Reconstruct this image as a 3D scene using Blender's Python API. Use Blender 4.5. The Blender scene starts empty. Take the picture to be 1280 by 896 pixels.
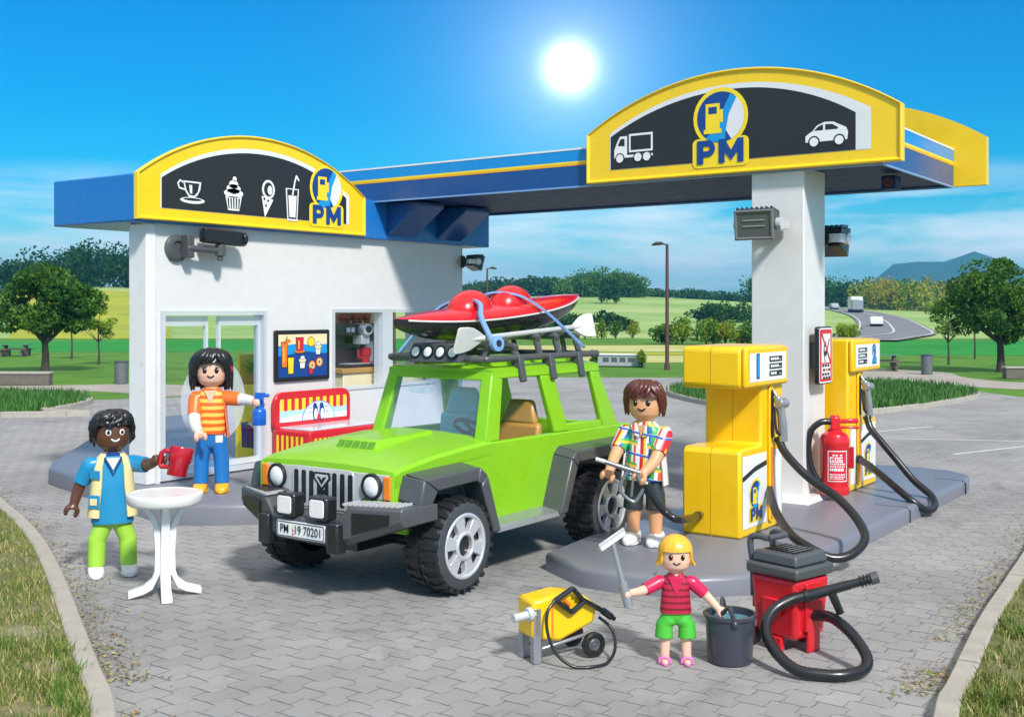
import bpy, bmesh, math, random
from mathutils import Vector, Matrix
from mathutils.bvhtree import BVHTree
random.seed(7)
PI = math.pi
S = bpy.context.scene
COL = S.collection
R = math.radians
V = Vector
# The view axis is turned 54 degrees from the forecourt grid; scenery beyond the
# forecourt is laid out in metres to the right (r) and ahead (d) of the viewpoint.
TH = 0.95
FW = V((math.sin(TH), math.cos(TH), 0)); RT = V((math.cos(TH), -math.sin(TH), 0))
def far(r, d, z=0.0): return FW*d + RT*r + V((0, 0, z))

# ------------------------------------------------------------------ materials
def new_mat(name):
    m = bpy.data.materials.new(name); m.use_nodes = True
    return m, m.node_tree.nodes, m.node_tree.links, m.node_tree.nodes['Principled BSDF']
def nd(N, t, **k):
    n = N.new(t)
    for a, b in k.items():
        if a.startswith('i_'): n.inputs[a[2:].replace('_', ' ')].default_value = b
        else: setattr(n, a, b)
    return n
def mth(N, L, op, a, b=None, c=None):
    n = N.new('ShaderNodeMath'); n.operation = op
    for i, q in enumerate((a, b, c)):
        if q is None: continue
        if isinstance(q, (int, float)): n.inputs[i].default_value = q
        else: L.new(q, n.inputs[i])
    return n.outputs[0]
def mixc(N, L, fac, a, b):
    n = N.new('ShaderNodeMix'); n.data_type = 'RGBA'
    for i, q in ((0, fac), (6, a), (7, b)):
        if isinstance(q, (int, float)): n.inputs[i].default_value = q
        elif isinstance(q, (tuple, list)): n.inputs[i].default_value = (*q[:3], 1)
        else: L.new(q, n.inputs[i])
    return n.outputs[2]
def ramp(N, L, fac, stops, interp='LINEAR'):
    n = N.new('ShaderNodeValToRGB'); n.color_ramp.interpolation = interp
    e = n.color_ramp.elements
    while len(e) < len(stops): e.new(0.5)
    for i, (p, c) in enumerate(stops):
        e[i].position = p; e[i].color = (*c[:3], 1)
    L.new(fac, n.inputs[0]); return n.outputs[0]
def plastic(name, col, rough=0.3, var=0.05, bump=0.06, scale=60, coat=0.15, metal=0.0, spec=0.5, sss=0.0):
    m, N, L, P = new_mat(name)
    tc = N.new('ShaderNodeTexCoord')
    no = nd(N, 'ShaderNodeTexNoise', i_Scale=5.0, i_Detail=6.0); L.new(tc.outputs['Object'], no.inputs['Vector'])
    c2 = tuple(max(0, min(1, q*(1-var*2))) for q in col); c1 = tuple(min(1, q*(1+var)) for q in col)
    L.new(mixc(N, L, no.outputs[0], c2, c1), P.inputs['Base Color'])
    nf = nd(N, 'ShaderNodeTexNoise', i_Scale=float(scale), i_Detail=3.0); L.new(tc.outputs['Object'], nf.inputs['Vector'])
    r = mth(N, L, 'MULTIPLY_ADD', no.outputs[0], 0.22, rough-0.11); L.new(r, P.inputs['Roughness'])
    b = nd(N, 'ShaderNodeBump', i_Strength=bump, i_Distance=0.01); L.new(nf.outputs[0], b.inputs['Height']); L.new(b.outputs[0], P.inputs['Normal'])
    P.inputs['Metallic'].default_value = metal; P.inputs['Coat Weight'].default_value = coat
    P.inputs['Coat Roughness'].default_value = 0.12
    P.inputs['Specular IOR Level'].default_value = spec
    if sss:
        P.inputs['Subsurface Weight'].default_value = sss; P.inputs['Subsurface Radius'].default_value = (0.03, 0.015, 0.01); P.inputs['Subsurface Scale'].default_value = 0.3
    return m
def flat(name, col, rough=0.45): return plastic(name, col, rough, var=0.02, bump=0.0, coat=0.0)
def glass(name, tint=(0.9, 0.95, 1.0), alpha=0.16, rough=0.03, body=0.0):
    m, N, L, P = new_mat(name); N.remove(P)
    gl = N.new('ShaderNodeBsdfGlossy'); gl.inputs['Roughness'].default_value = rough; gl.inputs['Color'].default_value = (1, 1, 1, 1)
    tr = N.new('ShaderNodeBsdfTransparent'); tr.inputs[0].default_value = (*tint, 1)
    df = N.new('ShaderNodeBsdfDiffuse'); df.inputs[0].default_value = (0.8, 0.84, 0.88, 1)
    m0 = N.new('ShaderNodeMixShader'); m0.inputs[0].default_value = body; L.new(tr.outputs[0], m0.inputs[1]); L.new(df.outputs[0], m0.inputs[2])
    fr = nd(N, 'ShaderNodeFresnel', i_IOR=1.45)
    ge = N.new('ShaderNodeNewGeometry'); f = mth(N, L, 'MULTIPLY', mth(N, L, 'MULTIPLY_ADD', fr.outputs[0], 0.8, alpha), mth(N, L, 'SUBTRACT', 1.0, ge.outputs['Backfacing']))
    mx = N.new('ShaderNodeMixShader'); L.new(f, mx.inputs[0]); L.new(m0.outputs[0], mx.inputs[1]); L.new(gl.outputs[0], mx.inputs[2])
    L.new(mx.outputs[0], N['Material Output'].inputs['Surface']); return m

M = {}
M['white'] = plastic('white_plastic', (0.73, 0.715, 0.705), 0.35, spec=.4)
M['white_bright'] = plastic('bright_white_plastic', (0.80, 0.79, 0.785), 0.3)
M['grey_panel'] = plastic('pale_grey_panel', (0.62, 0.63, 0.66), 0.4)
M['yellow'] = plastic('yellow_plastic', (0.95, 0.57, 0.004), 0.3)
M['yellow_sign'] = plastic('sign_yellow', (0.95, 0.62, 0.012), 0.3)
M['seam_yellow'] = flat('seam_yellow', (0.50, 0.28, 0.004))
M['blue'] = plastic('blue_plastic', (0.012, 0.17, 0.53), 0.28)
M['light_blue'] = plastic('light_blue_band', (0.01, 0.27, 0.68), 0.28)
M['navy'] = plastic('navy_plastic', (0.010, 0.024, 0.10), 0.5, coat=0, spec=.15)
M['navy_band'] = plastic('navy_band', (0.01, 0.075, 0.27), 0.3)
M['orange_band'] = flat('orange_stripe', (0.9, 0.42, 0.02))
M['slab'] = plastic('grey_slab_plastic', (0.185, 0.19, 0.225), 0.38, bump=0.1, coat=0.05)
M['black'] = plastic('black_plastic', (0.014, 0.015, 0.017), 0.26, bump=0.08, coat=0.3)
M['charcoal'] = plastic('charcoal_plastic', (0.075, 0.08, 0.086), 0.38, bump=0.12)
M['rubber'] = plastic('black_rubber', (0.011, 0.011, 0.013), 0.34, bump=0.1, coat=0.25)
M['tread'] = plastic('tyre_rubber', (0.016, 0.016, 0.018), 0.5, bump=0.25, coat=0)
M['tyre_side'] = plastic('grey_tyre_wall', (0.05, 0.055, 0.062), 0.55, bump=0.5, scale=40, coat=0)
M['green'] = plastic('lime_green_paint', (0.235, 0.54, 0.014), 0.30, coat=0.12, spec=.35)
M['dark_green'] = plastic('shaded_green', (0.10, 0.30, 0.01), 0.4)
M['silver'] = plastic('silver_plastic', (0.60, 0.61, 0.62), 0.28, metal=0.2)
M['gun_grey'] = plastic('gun_grey', (0.21, 0.22, 0.245), 0.28, metal=0.4)
M['chrome'] = plastic('chrome', (0.72, 0.73, 0.75), 0.24, metal=0.5)
M['grey_metal'] = plastic('grey_metal', (0.36, 0.38, 0.41), 0.3, metal=0.5)
M['red'] = plastic('red_plastic', (0.66, 0.012, 0.022), 0.25, coat=0.3)
M['dark_red'] = plastic('deep_red_plastic', (0.45, 0.006, 0.02), 0.22, coat=0.3)
M['kayak_red'] = plastic('kayak_red', (0.68, 0.01, 0.015), 0.2, coat=0.4)
M['strap'] = plastic('pale_blue_strap', (0.19, 0.36, 0.66), 0.35)
M['spray_blue'] = plastic('spray_blue', (0.01, 0.12, 0.55), 0.28)
M['seat_blue'] = plastic('teal_seat', (0.16, 0.58, 0.68), 0.35)
M['seat_tan'] = plastic('tan_seat', (0.50, 0.27, 0.065), 0.35)
M['orange'] = plastic('orange_lens', (0.85, 0.22, 0.02), 0.2)
M['lamp_glass'] = plastic('lamp_lens', (0.80, 0.82, 0.82), 0.15, metal=0.0, bump=0.6, scale=25)
M['glass'] = glass('clear_glass', (0.97, 0.985, 1.0), 0.01)
M['glass_blue'] = glass('windscreen_glass', (0.90, 0.95, 1.0), 0.04, 0.03, 0.05)
M['frost'] = glass('frosted_disc', (0.95, 0.97, 1.0), 0.03, 0.3, 0.30)
M['clear_plastic'] = glass('clear_plastic_edge', (0.96, 0.98, 1.0), 0.04, 0.12, 0.60)
M['sign_black'] = flat('sign_black', (0.018, 0.02, 0.023), 0.5)
M['s_white'] = flat('sticker_white', (0.82, 0.82, 0.82))
M['s_grey'] = flat('sticker_grey', (0.36, 0.38, 0.41))
M['s_lgrey'] = flat('sticker_light_grey', (0.74, 0.75, 0.78))
M['s_blue'] = flat('sticker_blue', (0.006, 0.055, 0.26))
M['s_cyan'] = flat('sticker_cyan', (0.01, 0.30, 0.70))
M['s_ice'] = flat('sticker_ice', (0.45, 0.68, 0.88))
M['s_yellow'] = flat('sticker_yellow', (0.92, 0.68, 0.02))
M['s_red'] = flat('sticker_red', (0.70, 0.015, 0.04))
M['s_orange'] = flat('sticker_orange', (0.85, 0.20, 0.02))
M['s_cream'] = flat('sticker_cream', (0.85, 0.72, 0.42))
M['s_green'] = flat('sticker_green', (0.1, 0.45, 0.06))
M['s_black'] = flat('sticker_black', (0.012, 0.012, 0.014))
M['s_brown'] = flat('sticker_brown', (0.30, 0.11, 0.03))
M['red_lens'] = flat('dark_red_lens', (0.16, 0.01, 0.01), 0.3)
M['floodglass'] = plastic('flood_glass', (0.10, 0.10, 0.105), 0.12, bump=0, coat=0.5)
M['skin'] = plastic('light_skin', (0.86, 0.52, 0.38), 0.4, bump=0, sss=0.12)
M['skin_tan'] = plastic('tanned_skin', (0.74, 0.37, 0.19), 0.4, bump=0, sss=0.1)
M['skin_dark'] = plastic('brown_skin', (0.115, 0.042, 0.022), 0.35, bump=0, sss=0.04)
M['hair_black'] = plastic('black_hair', (0.012, 0.012, 0.014), 0.33, bump=0.05, coat=0.12)
M['hair_brown'] = plastic('auburn_hair', (0.10, 0.022, 0.013), 0.33, bump=0.05, coat=0.12)
M['hair_blond'] = plastic('golden_hair', (0.88, 0.46, 0.03), 0.3, bump=0.1, coat=0.3)
M['lime'] = plastic('lime_trousers', (0.36, 0.66, 0.06), 0.35)
M['cream'] = plastic('cream_vest', (0.82, 0.68, 0.33), 0.35)
M['teal'] = plastic('teal_shirt', (0.015, 0.26, 0.50), 0.35)
M['denim'] = plastic('denim_blue', (0.015, 0.17, 0.50), 0.35)
M['amber'] = plastic('amber_shoes', (0.88, 0.42, 0.015), 0.35)
M['coral'] = plastic('coral_overshirt', (0.85, 0.19, 0.10), 0.35)
M['orange_cloth'] = plastic('orange_cloth', (0.86, 0.17, 0.02), 0.35)
M['crimson'] = plastic('crimson_sleeve', (0.66, 0.012, 0.085), 0.35)
M['kid_green'] = plastic('green_shorts', (0.07, 0.48, 0.04), 0.35)
M['pink'] = plastic('pink_sandal', (0.80, 0.20, 0.50), 0.35)
M['dark_grey_cloth'] = plastic('dark_grey_shorts', (0.035, 0.037, 0.042), 0.4)
M['eye'] = flat('eye_brown', (0.02, 0.008, 0.006), 0.2)
M['bucket'] = plastic('slate_bucket', (0.045, 0.05, 0.068), 0.3)
M['water'] = plastic('bucket_water', (0.12, 0.32, 0.42), 0.05, bump=0.9, scale=18, coat=0.6)
M['concrete'] = plastic('kerb_concrete', (0.40, 0.37, 0.32), 0.85, var=0.14, bump=0.5, scale=45, coat=0)
M['bin_grey'] = plastic('bin_grey', (0.13, 0.14, 0.145), 0.6, var=0.15, bump=0.3, coat=0)
M['wood'] = plastic('weathered_wood', (0.14, 0.11, 0.085), 0.7, var=0.2, bump=0.4, coat=0)
M['bench_green'] = plastic('green_table', (0.07, 0.22, 0.12), 0.6, coat=0)
M['stone'] = plastic('wall_stone', (0.17, 0.14, 0.12), 0.85, var=0.25, bump=0.6, scale=12, coat=0)
M['pole_brown'] = plastic('brown_pole', (0.11, 0.045, 0.038), 0.55, coat=0)
M['bark'] = plastic('tree_bark', (0.075, 0.058, 0.042), 0.9, var=0.3, bump=0.8, scale=20, coat=0)
M['line'] = plastic('road_paint', (0.62, 0.62, 0.60), 0.7, var=0.12, coat=0)
def stripes(name, axis, period, c1, c2, duty=0.5, rough=0.35, wob=0.0):
    m, N, L, P = new_mat(name)
    tc = N.new('ShaderNodeTexCoord'); sx = N.new('ShaderNodeSeparateXYZ'); L.new(tc.outputs['Object'], sx.inputs[0])
    q = mth(N, L, 'DIVIDE', sx.outputs[axis], period)
    if wob:
        n = nd(N, 'ShaderNodeTexNoise', i_Scale=8.0); L.new(tc.outputs['Object'], n.inputs['Vector'])
        q = mth(N, L, 'MULTIPLY_ADD', n.outputs[0], wob, q)
    f = mth(N, L, 'FRACT', q); g = mth(N, L, 'GREATER_THAN', f, duty)
    L.new(mixc(N, L, g, c1, c2), P.inputs['Base Color']); P.inputs['Roughness'].default_value = rough
    P.inputs['Coat Weight'].default_value = 0.15
    return m
M['woman_stripes'] = stripes('orange_striped_top', 2, 0.085, (0.88, 0.55, 0.09), (0.80, 0.13, 0.012), 0.5, wob=0.3)
M['girl_stripes'] = stripes('red_striped_top', 2, 0.085, (0.50, 0.012, 0.05), (0.20, 0.006, 0.02), 0.62)
def plaid():
    m, N, L, P = new_mat('bright_plaid_shirt')
    tc = N.new('ShaderNodeTexCoord'); sx = N.new('ShaderNodeSeparateXYZ'); L.new(tc.outputs['Object'], sx.inputs[0])
    # vertical bars of colour, cut across into patches
    ang = mth(N, L, 'ADD', sx.outputs[1], mth(N, L, 'MULTIPLY', sx.outputs[0], 0.35))
    v = mth(N, L, 'FRACT', mth(N, L, 'MULTIPLY', ang, 3.9))
    col = ramp(N, L, v, [(0, (0.8, 0.8, 0.78)), (0.12, (0.65, 0.02, 0.03)), (0.26, (0.85, 0.6, 0.05)), (0.36, (0.8, 0.8, 0.78)), (0.46, (0.03, 0.12, 0.5)),
                             (0.54, (0.05, 0.42, 0.1)), (0.72, (0.8, 0.8, 0.78)), (0.82, (0.75, 0.1, 0.03)), (0.93, (0.8, 0.8, 0.78))], 'CONSTANT')
    h = mth(N, L, 'FRACT', mth(N, L, 'MULTIPLY_ADD', sx.outputs[2], 4.3, mth(N, L, 'MULTIPLY', sx.outputs[1], 0.8)))
    col2 = ramp(N, L, h, [(0, (0.03, 0.12, 0.5)), (0.09, (0.8, 0.8, 0.78)), (0.45, (0.85, 0.5, 0.05)), (0.56, (0.05, 0.42, 0.1)), (0.66, (0.8, 0.8, 0.78))], 'CONSTANT')
    sel = mth(N, L, 'LESS_THAN', h, 0.11); sel2 = mth(N, L, 'MULTIPLY', mth(N, L, 'GREATER_THAN', h, 0.45), mth(N, L, 'LESS_THAN', h, 0.66))
    sel3 = mth(N, L, 'MULTIPLY', sel2, mth(N, L, 'GREATER_THAN', v, 0.4))
    L.new(mixc(N, L, mth(N, L, 'MAXIMUM', sel, sel3), col, col2), P.inputs['Base Color']); P.inputs['Roughness'].default_value = 0.35
    return m
M['plaid'] = plaid()

# ------------------------------------------------------------------ mesh builder
def frame(z, up=V((0, 0, 1))):
    z = z.normalized()
    if abs(z.dot(up)) > 0.98: up = V((1, 0, 0))
    x = up.cross(z).normalized(); return x, z.cross(x), z
class MB:
    def __init__(s): s.v = []; s.f = []; s.m = []; s.X = Matrix(); s.cur = 0
    def at(s, loc=(0, 0, 0), rz=0, ry=0, rx=0):
        s.X = Matrix.Translation(loc) @ Matrix.Rotation(rz, 4, 'Z') @ Matrix.Rotation(ry, 4, 'Y') @ Matrix.Rotation(rx, 4, 'X'); return s
    def add(s, vs, fs, m=None):
        o = len(s.v); s.v += [s.X @ V(p) for p in vs]; s.f += [[i+o for i in f] for f in fs]
        s.m += [s.cur if m is None else m]*len(fs); return s
    def box(s, c, d, m=None, rot=None):
        hx, hy, hz = d[0]/2, d[1]/2, d[2]/2
        vs = [V((x*hx, y*hy, z*hz)) for x in (-1, 1) for y in (-1, 1) for z in (-1, 1)]
        if rot is not None: vs = [rot @ p for p in vs]
        c = V(c)
        return s.add([p+c for p in vs], [(0, 1, 3, 2), (4, 6, 7, 5), (0, 4, 5, 1), (2, 3, 7, 6), (0, 2, 6, 4), (1, 5, 7, 3)], m)
    def b2(s, a, b, m=None):
        return s.box([(a[i]+b[i])/2 for i in range(3)], [abs(b[i]-a[i]) for i in range(3)], m)
    def hexa(s, bot, top, m=None):   # two quads
        return s.add(list(bot)+list(top), [(3, 2, 1, 0), (4, 5, 6, 7), (0, 1, 5, 4), (1, 2, 6, 5), (2, 3, 7, 6), (3, 0, 4, 7)], m)
    def loft(s, rings, m=None, cap=True, closed=True):
        n = len(rings[0]); vs = [p for r in rings for p in r]; fs = []
        for i in range(len(rings)-1):
            for j in range(n if closed else n-1):
                k = (j+1) % n; fs.append((i*n+j, i*n+k, (i+1)*n+k, (i+1)*n+j))
        if cap: fs.append(tuple(range(n-1, -1, -1))); fs.append(tuple((len(rings)-1)*n+j for j in range(n)))
        return s.add(vs, fs, m)
    def tube(s, pts, r, n=10, m=None, cap=True, up=V((0, 0, 1))):
        pts = [V(p) for p in pts]; rings = []
        rad = r if isinstance(r, (list, tuple)) else [r]*len(pts)
        x0 = None
        for i, p in enumerate(pts):
            t = (pts[min(i+1, len(pts)-1)]-pts[max(i-1, 0)])
            if x0 is None: x, y, z = frame(t, up)
            else:
                z = t.normalized(); x = (x0-z*x0.dot(z)); x = x.normalized() if x.length > 1e-5 else frame(z)[0]; y = z.cross(x)
            x0 = x; rings.append([p+(x*math.cos(2*PI*k/n)+y*math.sin(2*PI*k/n))*rad[i] for k in range(n)])
        return s.loft(rings, m, cap)
    def cyl(s, a, b, r, r2=None, n=24, m=None): return s.tube([a, b], [r, r if r2 is None else r2], n, m)
    def lathe(s, c, axis, prof, n=28, m=None, cap=True):   # prof: (radius, height along axis)
        x, y, z = frame(V(axis)); c = V(c)
        return s.loft([[c+z*h+(x*math.cos(2*PI*k/n)+y*math.sin(2*PI*k/n))*max(q, 1e-4) for k in range(n)] for q, h in prof], m, cap)
    def ball(s, c, r, n=20, m=None):
        r = r if isinstance(r, (tuple, list)) else (r, r, r); c = V(c); k = n//2
        return s.loft([[c+V((r[0]*math.sin(PI*i/k)*math.cos(2*PI*j/n), r[1]*math.sin(PI*i/k)*math.sin(2*PI*j/n), -r[2]*math.cos(PI*i/k))) for j in range(n)]
                       for i in ([0.03]+list(range(1, k))+[k-0.03])], m)
    def prism(s, poly, off, m=None):   # polygon (3-D points) swept by a vector
        n = len(poly); a = [V(p) for p in poly]; b = [p+V(off) for p in a]
        return s.add(a+b, [tuple(range(n-1, -1, -1)), tuple(range(n, 2*n))]+[(i, (i+1) % n, n+(i+1) % n, n+i) for i in range(n)], m)
    def build(s, name, mats, parent=None, bevel=0.0, smooth=35, seg=2, recalc=True):
        me = bpy.data.meshes.new(name); me.from_pydata([tuple(p) for p in s.v], [], s.f)
        for q in (mats if isinstance(mats, (list, tuple)) else [mats]): me.materials.append(M[q] if isinstance(q, str) else q)
        me.polygons.foreach_set('material_index', s.m)
        if recalc:
            bm = bmesh.new(); bm.from_mesh(me); bmesh.ops.recalc_face_normals(bm, faces=bm.faces); bm.to_mesh(me); bm.free()
        if smooth:
            me.polygons.foreach_set('use_smooth', [True]*len(me.polygons)); me.set_sharp_from_angle(angle=R(smooth))
        o = bpy.data.objects.new(name, me); COL.objects.link(o)
        if parent is not None: o.parent = parent
        if bevel:
            b = o.modifiers.new('bevel', 'BEVEL'); b.width = bevel; b.segments = seg; b.limit_method = 'ANGLE'; b.angle_limit = R(40); b.harden_normals = False
        return o
def tag(o, label=None, cat=None, group=None, kind=None):
    if label: o['label'] = label
    if cat: o['category'] = cat
    if group: o['group'] = group
    if kind: o['kind'] = kind
    return o
def thing(name, label, cat, loc=(0, 0, 0), rz=0, group=None, scale=1.0):
    o = bpy.data.objects.new(name, None); COL.objects.link(o); o.empty_display_size = 0.1
    o.location = loc; o.rotation_euler = (0, 0, rz); o.scale = (scale,)*3
    return tag(o, label, cat, group)
def kids(o): return [c for c in bpy.data.objects if c.parent == o]
def dup(o, loc=None, rz=None, label=None, parent=None, scale=None):
    c = o.copy(); COL.objects.link(c)
    if parent: c.parent = parent
    if loc is not None: c.location = loc
    if rz is not None: c.rotation_euler = (0, 0, rz)
    if scale is not None: c.scale = scale if isinstance(scale, (tuple, list)) else (scale,)*3
    if label: c['label'] = label
    for k in kids(o): dup(k, parent=c)
    return c
def spline(pts, n=8):    # Catmull-Rom through the points
    P = [V(p) for p in pts]; out = []
    for i in range(len(P)-1):
        a, b, c, d = P[max(i-1, 0)], P[i], P[i+1], P[min(i+2, len(P)-1)]
        for k in range(n):
            t = k/n; out.append(0.5*((2*b)+(c-a)*t+(2*a-5*b+4*c-d)*t*t+(3*b-a-3*c+d)*t**3))
    return out+[P[-1]]
class Sticker:   # flat printed artwork: polygons in (u, v), each layer 2 mm proud of the one below
    def __init__(s, o, u, v, step=0.002, base=0.004):
        s.o = V(o); s.u = V(u).normalized(); s.v = V(v).normalized(); s.n = s.u.cross(s.v); s.mb = MB(); s.names = []; s.step = step; s.base = base; s.k = 0
        s.tx = (0, 0, 1)
    def mi(s, m):
        if m not in s.names: s.names.append(m)
        return s.names.index(m)
    def P(s, p, k): 
        x = s.tx[0]+p[0]*s.tx[2]; y = s.tx[1]+p[1]*s.tx[2]; return s.o+s.u*x+s.v*y+s.n*(s.base+s.step*k)
    def poly(s, pts, m, k=0):
        pts = [p for i, p in enumerate(pts) if i == 0 or (abs(p[0]-pts[i-1][0])+abs(p[1]-pts[i-1][1])) > 1e-7]
        s.mb.add([s.P(p, k) for p in pts], [tuple(range(len(pts)))], s.mi(m)); return s
    def rect(s, x0, y0, x1, y1, m, k=0): return s.poly([(x0, y0), (x1, y0), (x1, y1), (x0, y1)], m, k)
    def disc(s, x, y, rx, m, k=0, ry=None, a0=0, a1=360, n=28):
        ry = rx if ry is None else ry
        return s.poly([(x+rx*math.cos(R(a0+(a1-a0)*i/n)), y+ry*math.sin(R(a0+(a1-a0)*i/n))) for i in range(n if a1-a0 == 360 else n+1)], m, k)
    def stroke(s, pts, w, m, k=0):
        for i in range(len(pts)-1):
            a, b = V((*pts[i], 0)), V((*pts[i+1], 0)); t = (b-a).normalized(); q = V((-t.y, t.x, 0))*w/2; e = t*w*0.3
            s.poly([((a-e+q).x, (a-e+q).y), ((a-e-q).x, (a-e-q).y), ((b+e-q).x, (b+e-q).y), ((b+e+q).x, (b+e+q).y)], m, k+0.1*(i % 2))
        return s
    def build(s, name, parent): 
        o = s.mb.build(name, s.names, parent, smooth=0, recalc=False); return o
FONT = None
def text(name, body, size, o, u, v, mat, parent, bold=0.0, sx=1.0, align='CENTER', lift=0.008):
    c = bpy.data.curves.new(name, 'FONT'); c.body = body; c.size = size; c.align_x = align; c.align_y = 'CENTER'; c.offset = bold; c.resolution_u = 4
    t = bpy.data.objects.new(name+'_curve', c); COL.objects.link(t)
    me = bpy.data.meshes.new_from_object(t.evaluated_get(bpy.context.evaluated_depsgraph_get())); bpy.data.objects.remove(t); bpy.data.curves.remove(c)
    u = V(u).normalized(); v = V(v).normalized(); n = u.cross(v); o = V(o)
    for p in me.vertices: p.co = o+u*p.co.x*sx+v*p.co.y+n*lift
    me.materials.clear(); me.materials.append(M[mat]); me.name = name
    ob = bpy.data.objects.new(name, me); COL.objects.link(ob); ob.parent = parent; return ob
def rrect(x0, y0, x1, y1, r, n=5):
    out = []
    for cx, cy, a in ((x1-r, y1-r, 0), (x0+r, y1-r, 90), (x0+r, y0+r, 180), (x1-r, y0+r, 270)):
        out += [(cx+r*math.cos(R(a+90*i/n)), cy+r*math.sin(R(a+90*i/n))) for i in range(n+1)]
    return out
def letters_PM(st, x, y, h, m, k):   # heavy block letters, height h, P then M
    w = h*0.78; t = h*0.29
    st.rect(x, y, x+t, y+h, m, k); st.rect(x+t, y+h-t*0.86, x+w*0.62, y+h, m, k); st.rect(x+t, y+h*0.30, x+w*0.62, y+h*0.30+t*0.86, m, k)
    c = (x+w*0.62, y+h*0.65); ro = h*0.35; ri = h*0.10
    for i in range(10):
        a, b = R(-90+18*i), R(-72+18*i)
        st.poly([(c[0]+ri*math.cos(a), c[1]+ri*math.sin(a)), (c[0]+ro*math.cos(a), c[1]+ro*math.sin(a)), (c[0]+ro*math.cos(b), c[1]+ro*math.sin(b)), (c[0]+ri*math.cos(b), c[1]+ri*math.sin(b))], m, k)
    x2 = x+w*1.28; W = h*1.12
    st.rect(x2, y, x2+t*0.93, y+h, m, k); st.rect(x2+W-t*0.93, y, x2+W, y+h, m, k)
    st.poly([(x2+t*0.93, y+h), (x2+t*0.93, y+h*0.45), (x2+W/2, y+h*0.08), (x2+W/2, y+h*0.52)], m, k)
    st.poly([(x2+W-t*0.93, y+h*0.45), (x2+W-t*0.93, y+h), (x2+W/2, y+h*0.52), (x2+W/2, y+h*0.08)], m, k)
def logo_PM(st, x, y, s, k=2, xs=1.0, yellow='s_yellow'):    # round fuel pump emblem over the letters; s = overall height, (x, y) bottom centre
    r = s*0.375; cy = y+s*0.625
    st.disc(x, cy, r*xs, yellow, k, ry=r)
    st.poly([(x+a*s*xs, y+b*s) for a, b in rrect(-0.385, 0.0, 0.385, 0.37, 0.07)], yellow, k+0.3)
    q = r*0.86
    st.disc(x, cy, q*xs, 's_blue', k+1, ry=q)
    arc = lambda a0, a1, n=14: [(x+q*xs*math.cos(R(a0+(a1-a0)*i/n)), cy+q*math.sin(R(a0+(a1-a0)*i/n))) for i in range(n+1)]
    st.poly(arc(-62, 52)+[(x+q*0.30*xs, cy+q*0.2), (x+q*0.12*xs, cy-q*0.35)], 's_lgrey', k+2)
    st.poly([(x-q*0.62*xs, cy-q*0.78), (x-q*0.2*xs, cy-q*0.42), (x+q*0.1*xs, cy+q*0.25), (x+q*0.42*xs, cy+q*0.88), (x+q*0.68*xs, cy+q*0.72),
             (x+q*0.36*xs, cy+q*0.1), (x+q*0.24*xs, cy-q*0.5), (x+q*0.2*xs, cy-q*0.97), (x-q*0.3*xs, cy-q*0.95)], 's_cyan', k+3)
    st.rect(x-q*0.62*xs, cy-q*0.5, x-q*0.02*xs, cy+q*0.55, yellow, k+4); st.rect(x-q*0.5*xs, cy+q*0.15, x-q*0.14*xs, cy+q*0.42, 's_blue', k+5)
    st.rect(x-q*0.70*xs, cy-q*0.62, x+q*0.06*xs, cy-q*0.45, yellow, k+4.5); st.rect(x-q*0.02*xs, cy-q*0.2, x+q*0.12*xs, cy+q*0.3, yellow, k+4.3)
    h = s*0.30; st0 = st.tx
    x0 = x-h*1.06*xs
    # letters are written in their own squeezed frame
    sub = Sticker(st.o, st.u, st.v, st.step, st.base); sub.mb = st.mb; sub.names = st.names; sub.tx = st.tx
    ox = st.P
    def PP(p, kk, _s=sub):
        xx = x0+(p[0]-x0)*xs; a = _s.tx[0]+xx*_s.tx[2]; b = _s.tx[1]+p[1]*_s.tx[2]; return _s.o+_s.u*a+_s.v*b+_s.n*(_s.base+_s.step*kk)
    sub.P = PP; letters_PM(sub, x0, y+s*0.045, h, 's_blue', k+6)
# ------------------------------------------------------------------ camera, sky, sun
cam = bpy.data.cameras.new('camera'); co = bpy.data.objects.new('camera', cam); COL.objects.link(co); S.camera = co
cam.sensor_width = 36; cam.lens = 36*1424.6/1280; cam.shift_y = -59.7/1280; cam.clip_end = 9000; cam.clip_start = 0.1
co.location = (0, 0, 2.8)
co.matrix_world = Matrix((( RT.x, 0, -FW.x, 0), (RT.y, 0, -FW.y, 0), (0, 1, 0, 2.8), (0, 0, 0, 1)))
S.view_settings.view_transform = 'Standard'; S.view_settings.look = 'None'; S.view_settings.gamma = 1; S.view_settings.exposure = 0.08
S.view_settings.use_curve_mapping = False
def dirv(az_r, az_d, el):   # horizontal direction in right/ahead terms, elevation in degrees
    h = (RT*az_r+FW*az_d).normalized(); return (h*math.cos(R(el))+V((0, 0, math.sin(R(el))))).normalized()
SUN = dirv(0.32, -0.70, 42)
sl = bpy.data.lights.new('sun', 'SUN'); sl.energy = 4.3; sl.angle = R(6.0); sl.color = (1, 0.965, 0.91)
so = bpy.data.objects.new('sun', sl); COL.objects.link(so); so.rotation_euler = SUN.to_track_quat('Z', 'Y').to_euler(); so.location = (0, 0, 40)
W = bpy.data.worlds.new('World'); S.world = W; W.use_nodes = True
N, L = W.node_tree.nodes, W.node_tree.links; N.clear()
sky = N.new('ShaderNodeTexSky'); sky.sky_type = 'NISHITA'; sky.sun_disc = False
sky.sun_elevation = math.asin(SUN.z); sky.sun_rotation = math.atan2(SUN.x, SUN.y); sky.air_density = 1.0; sky.dust_density = 0.6; sky.ozone_density = 2.0
tc = N.new('ShaderNodeTexCoord'); sx = N.new('ShaderNodeSeparateXYZ'); L.new(tc.outputs['Generated'], sx.inputs[0])
el = sx.outputs[2]
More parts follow.
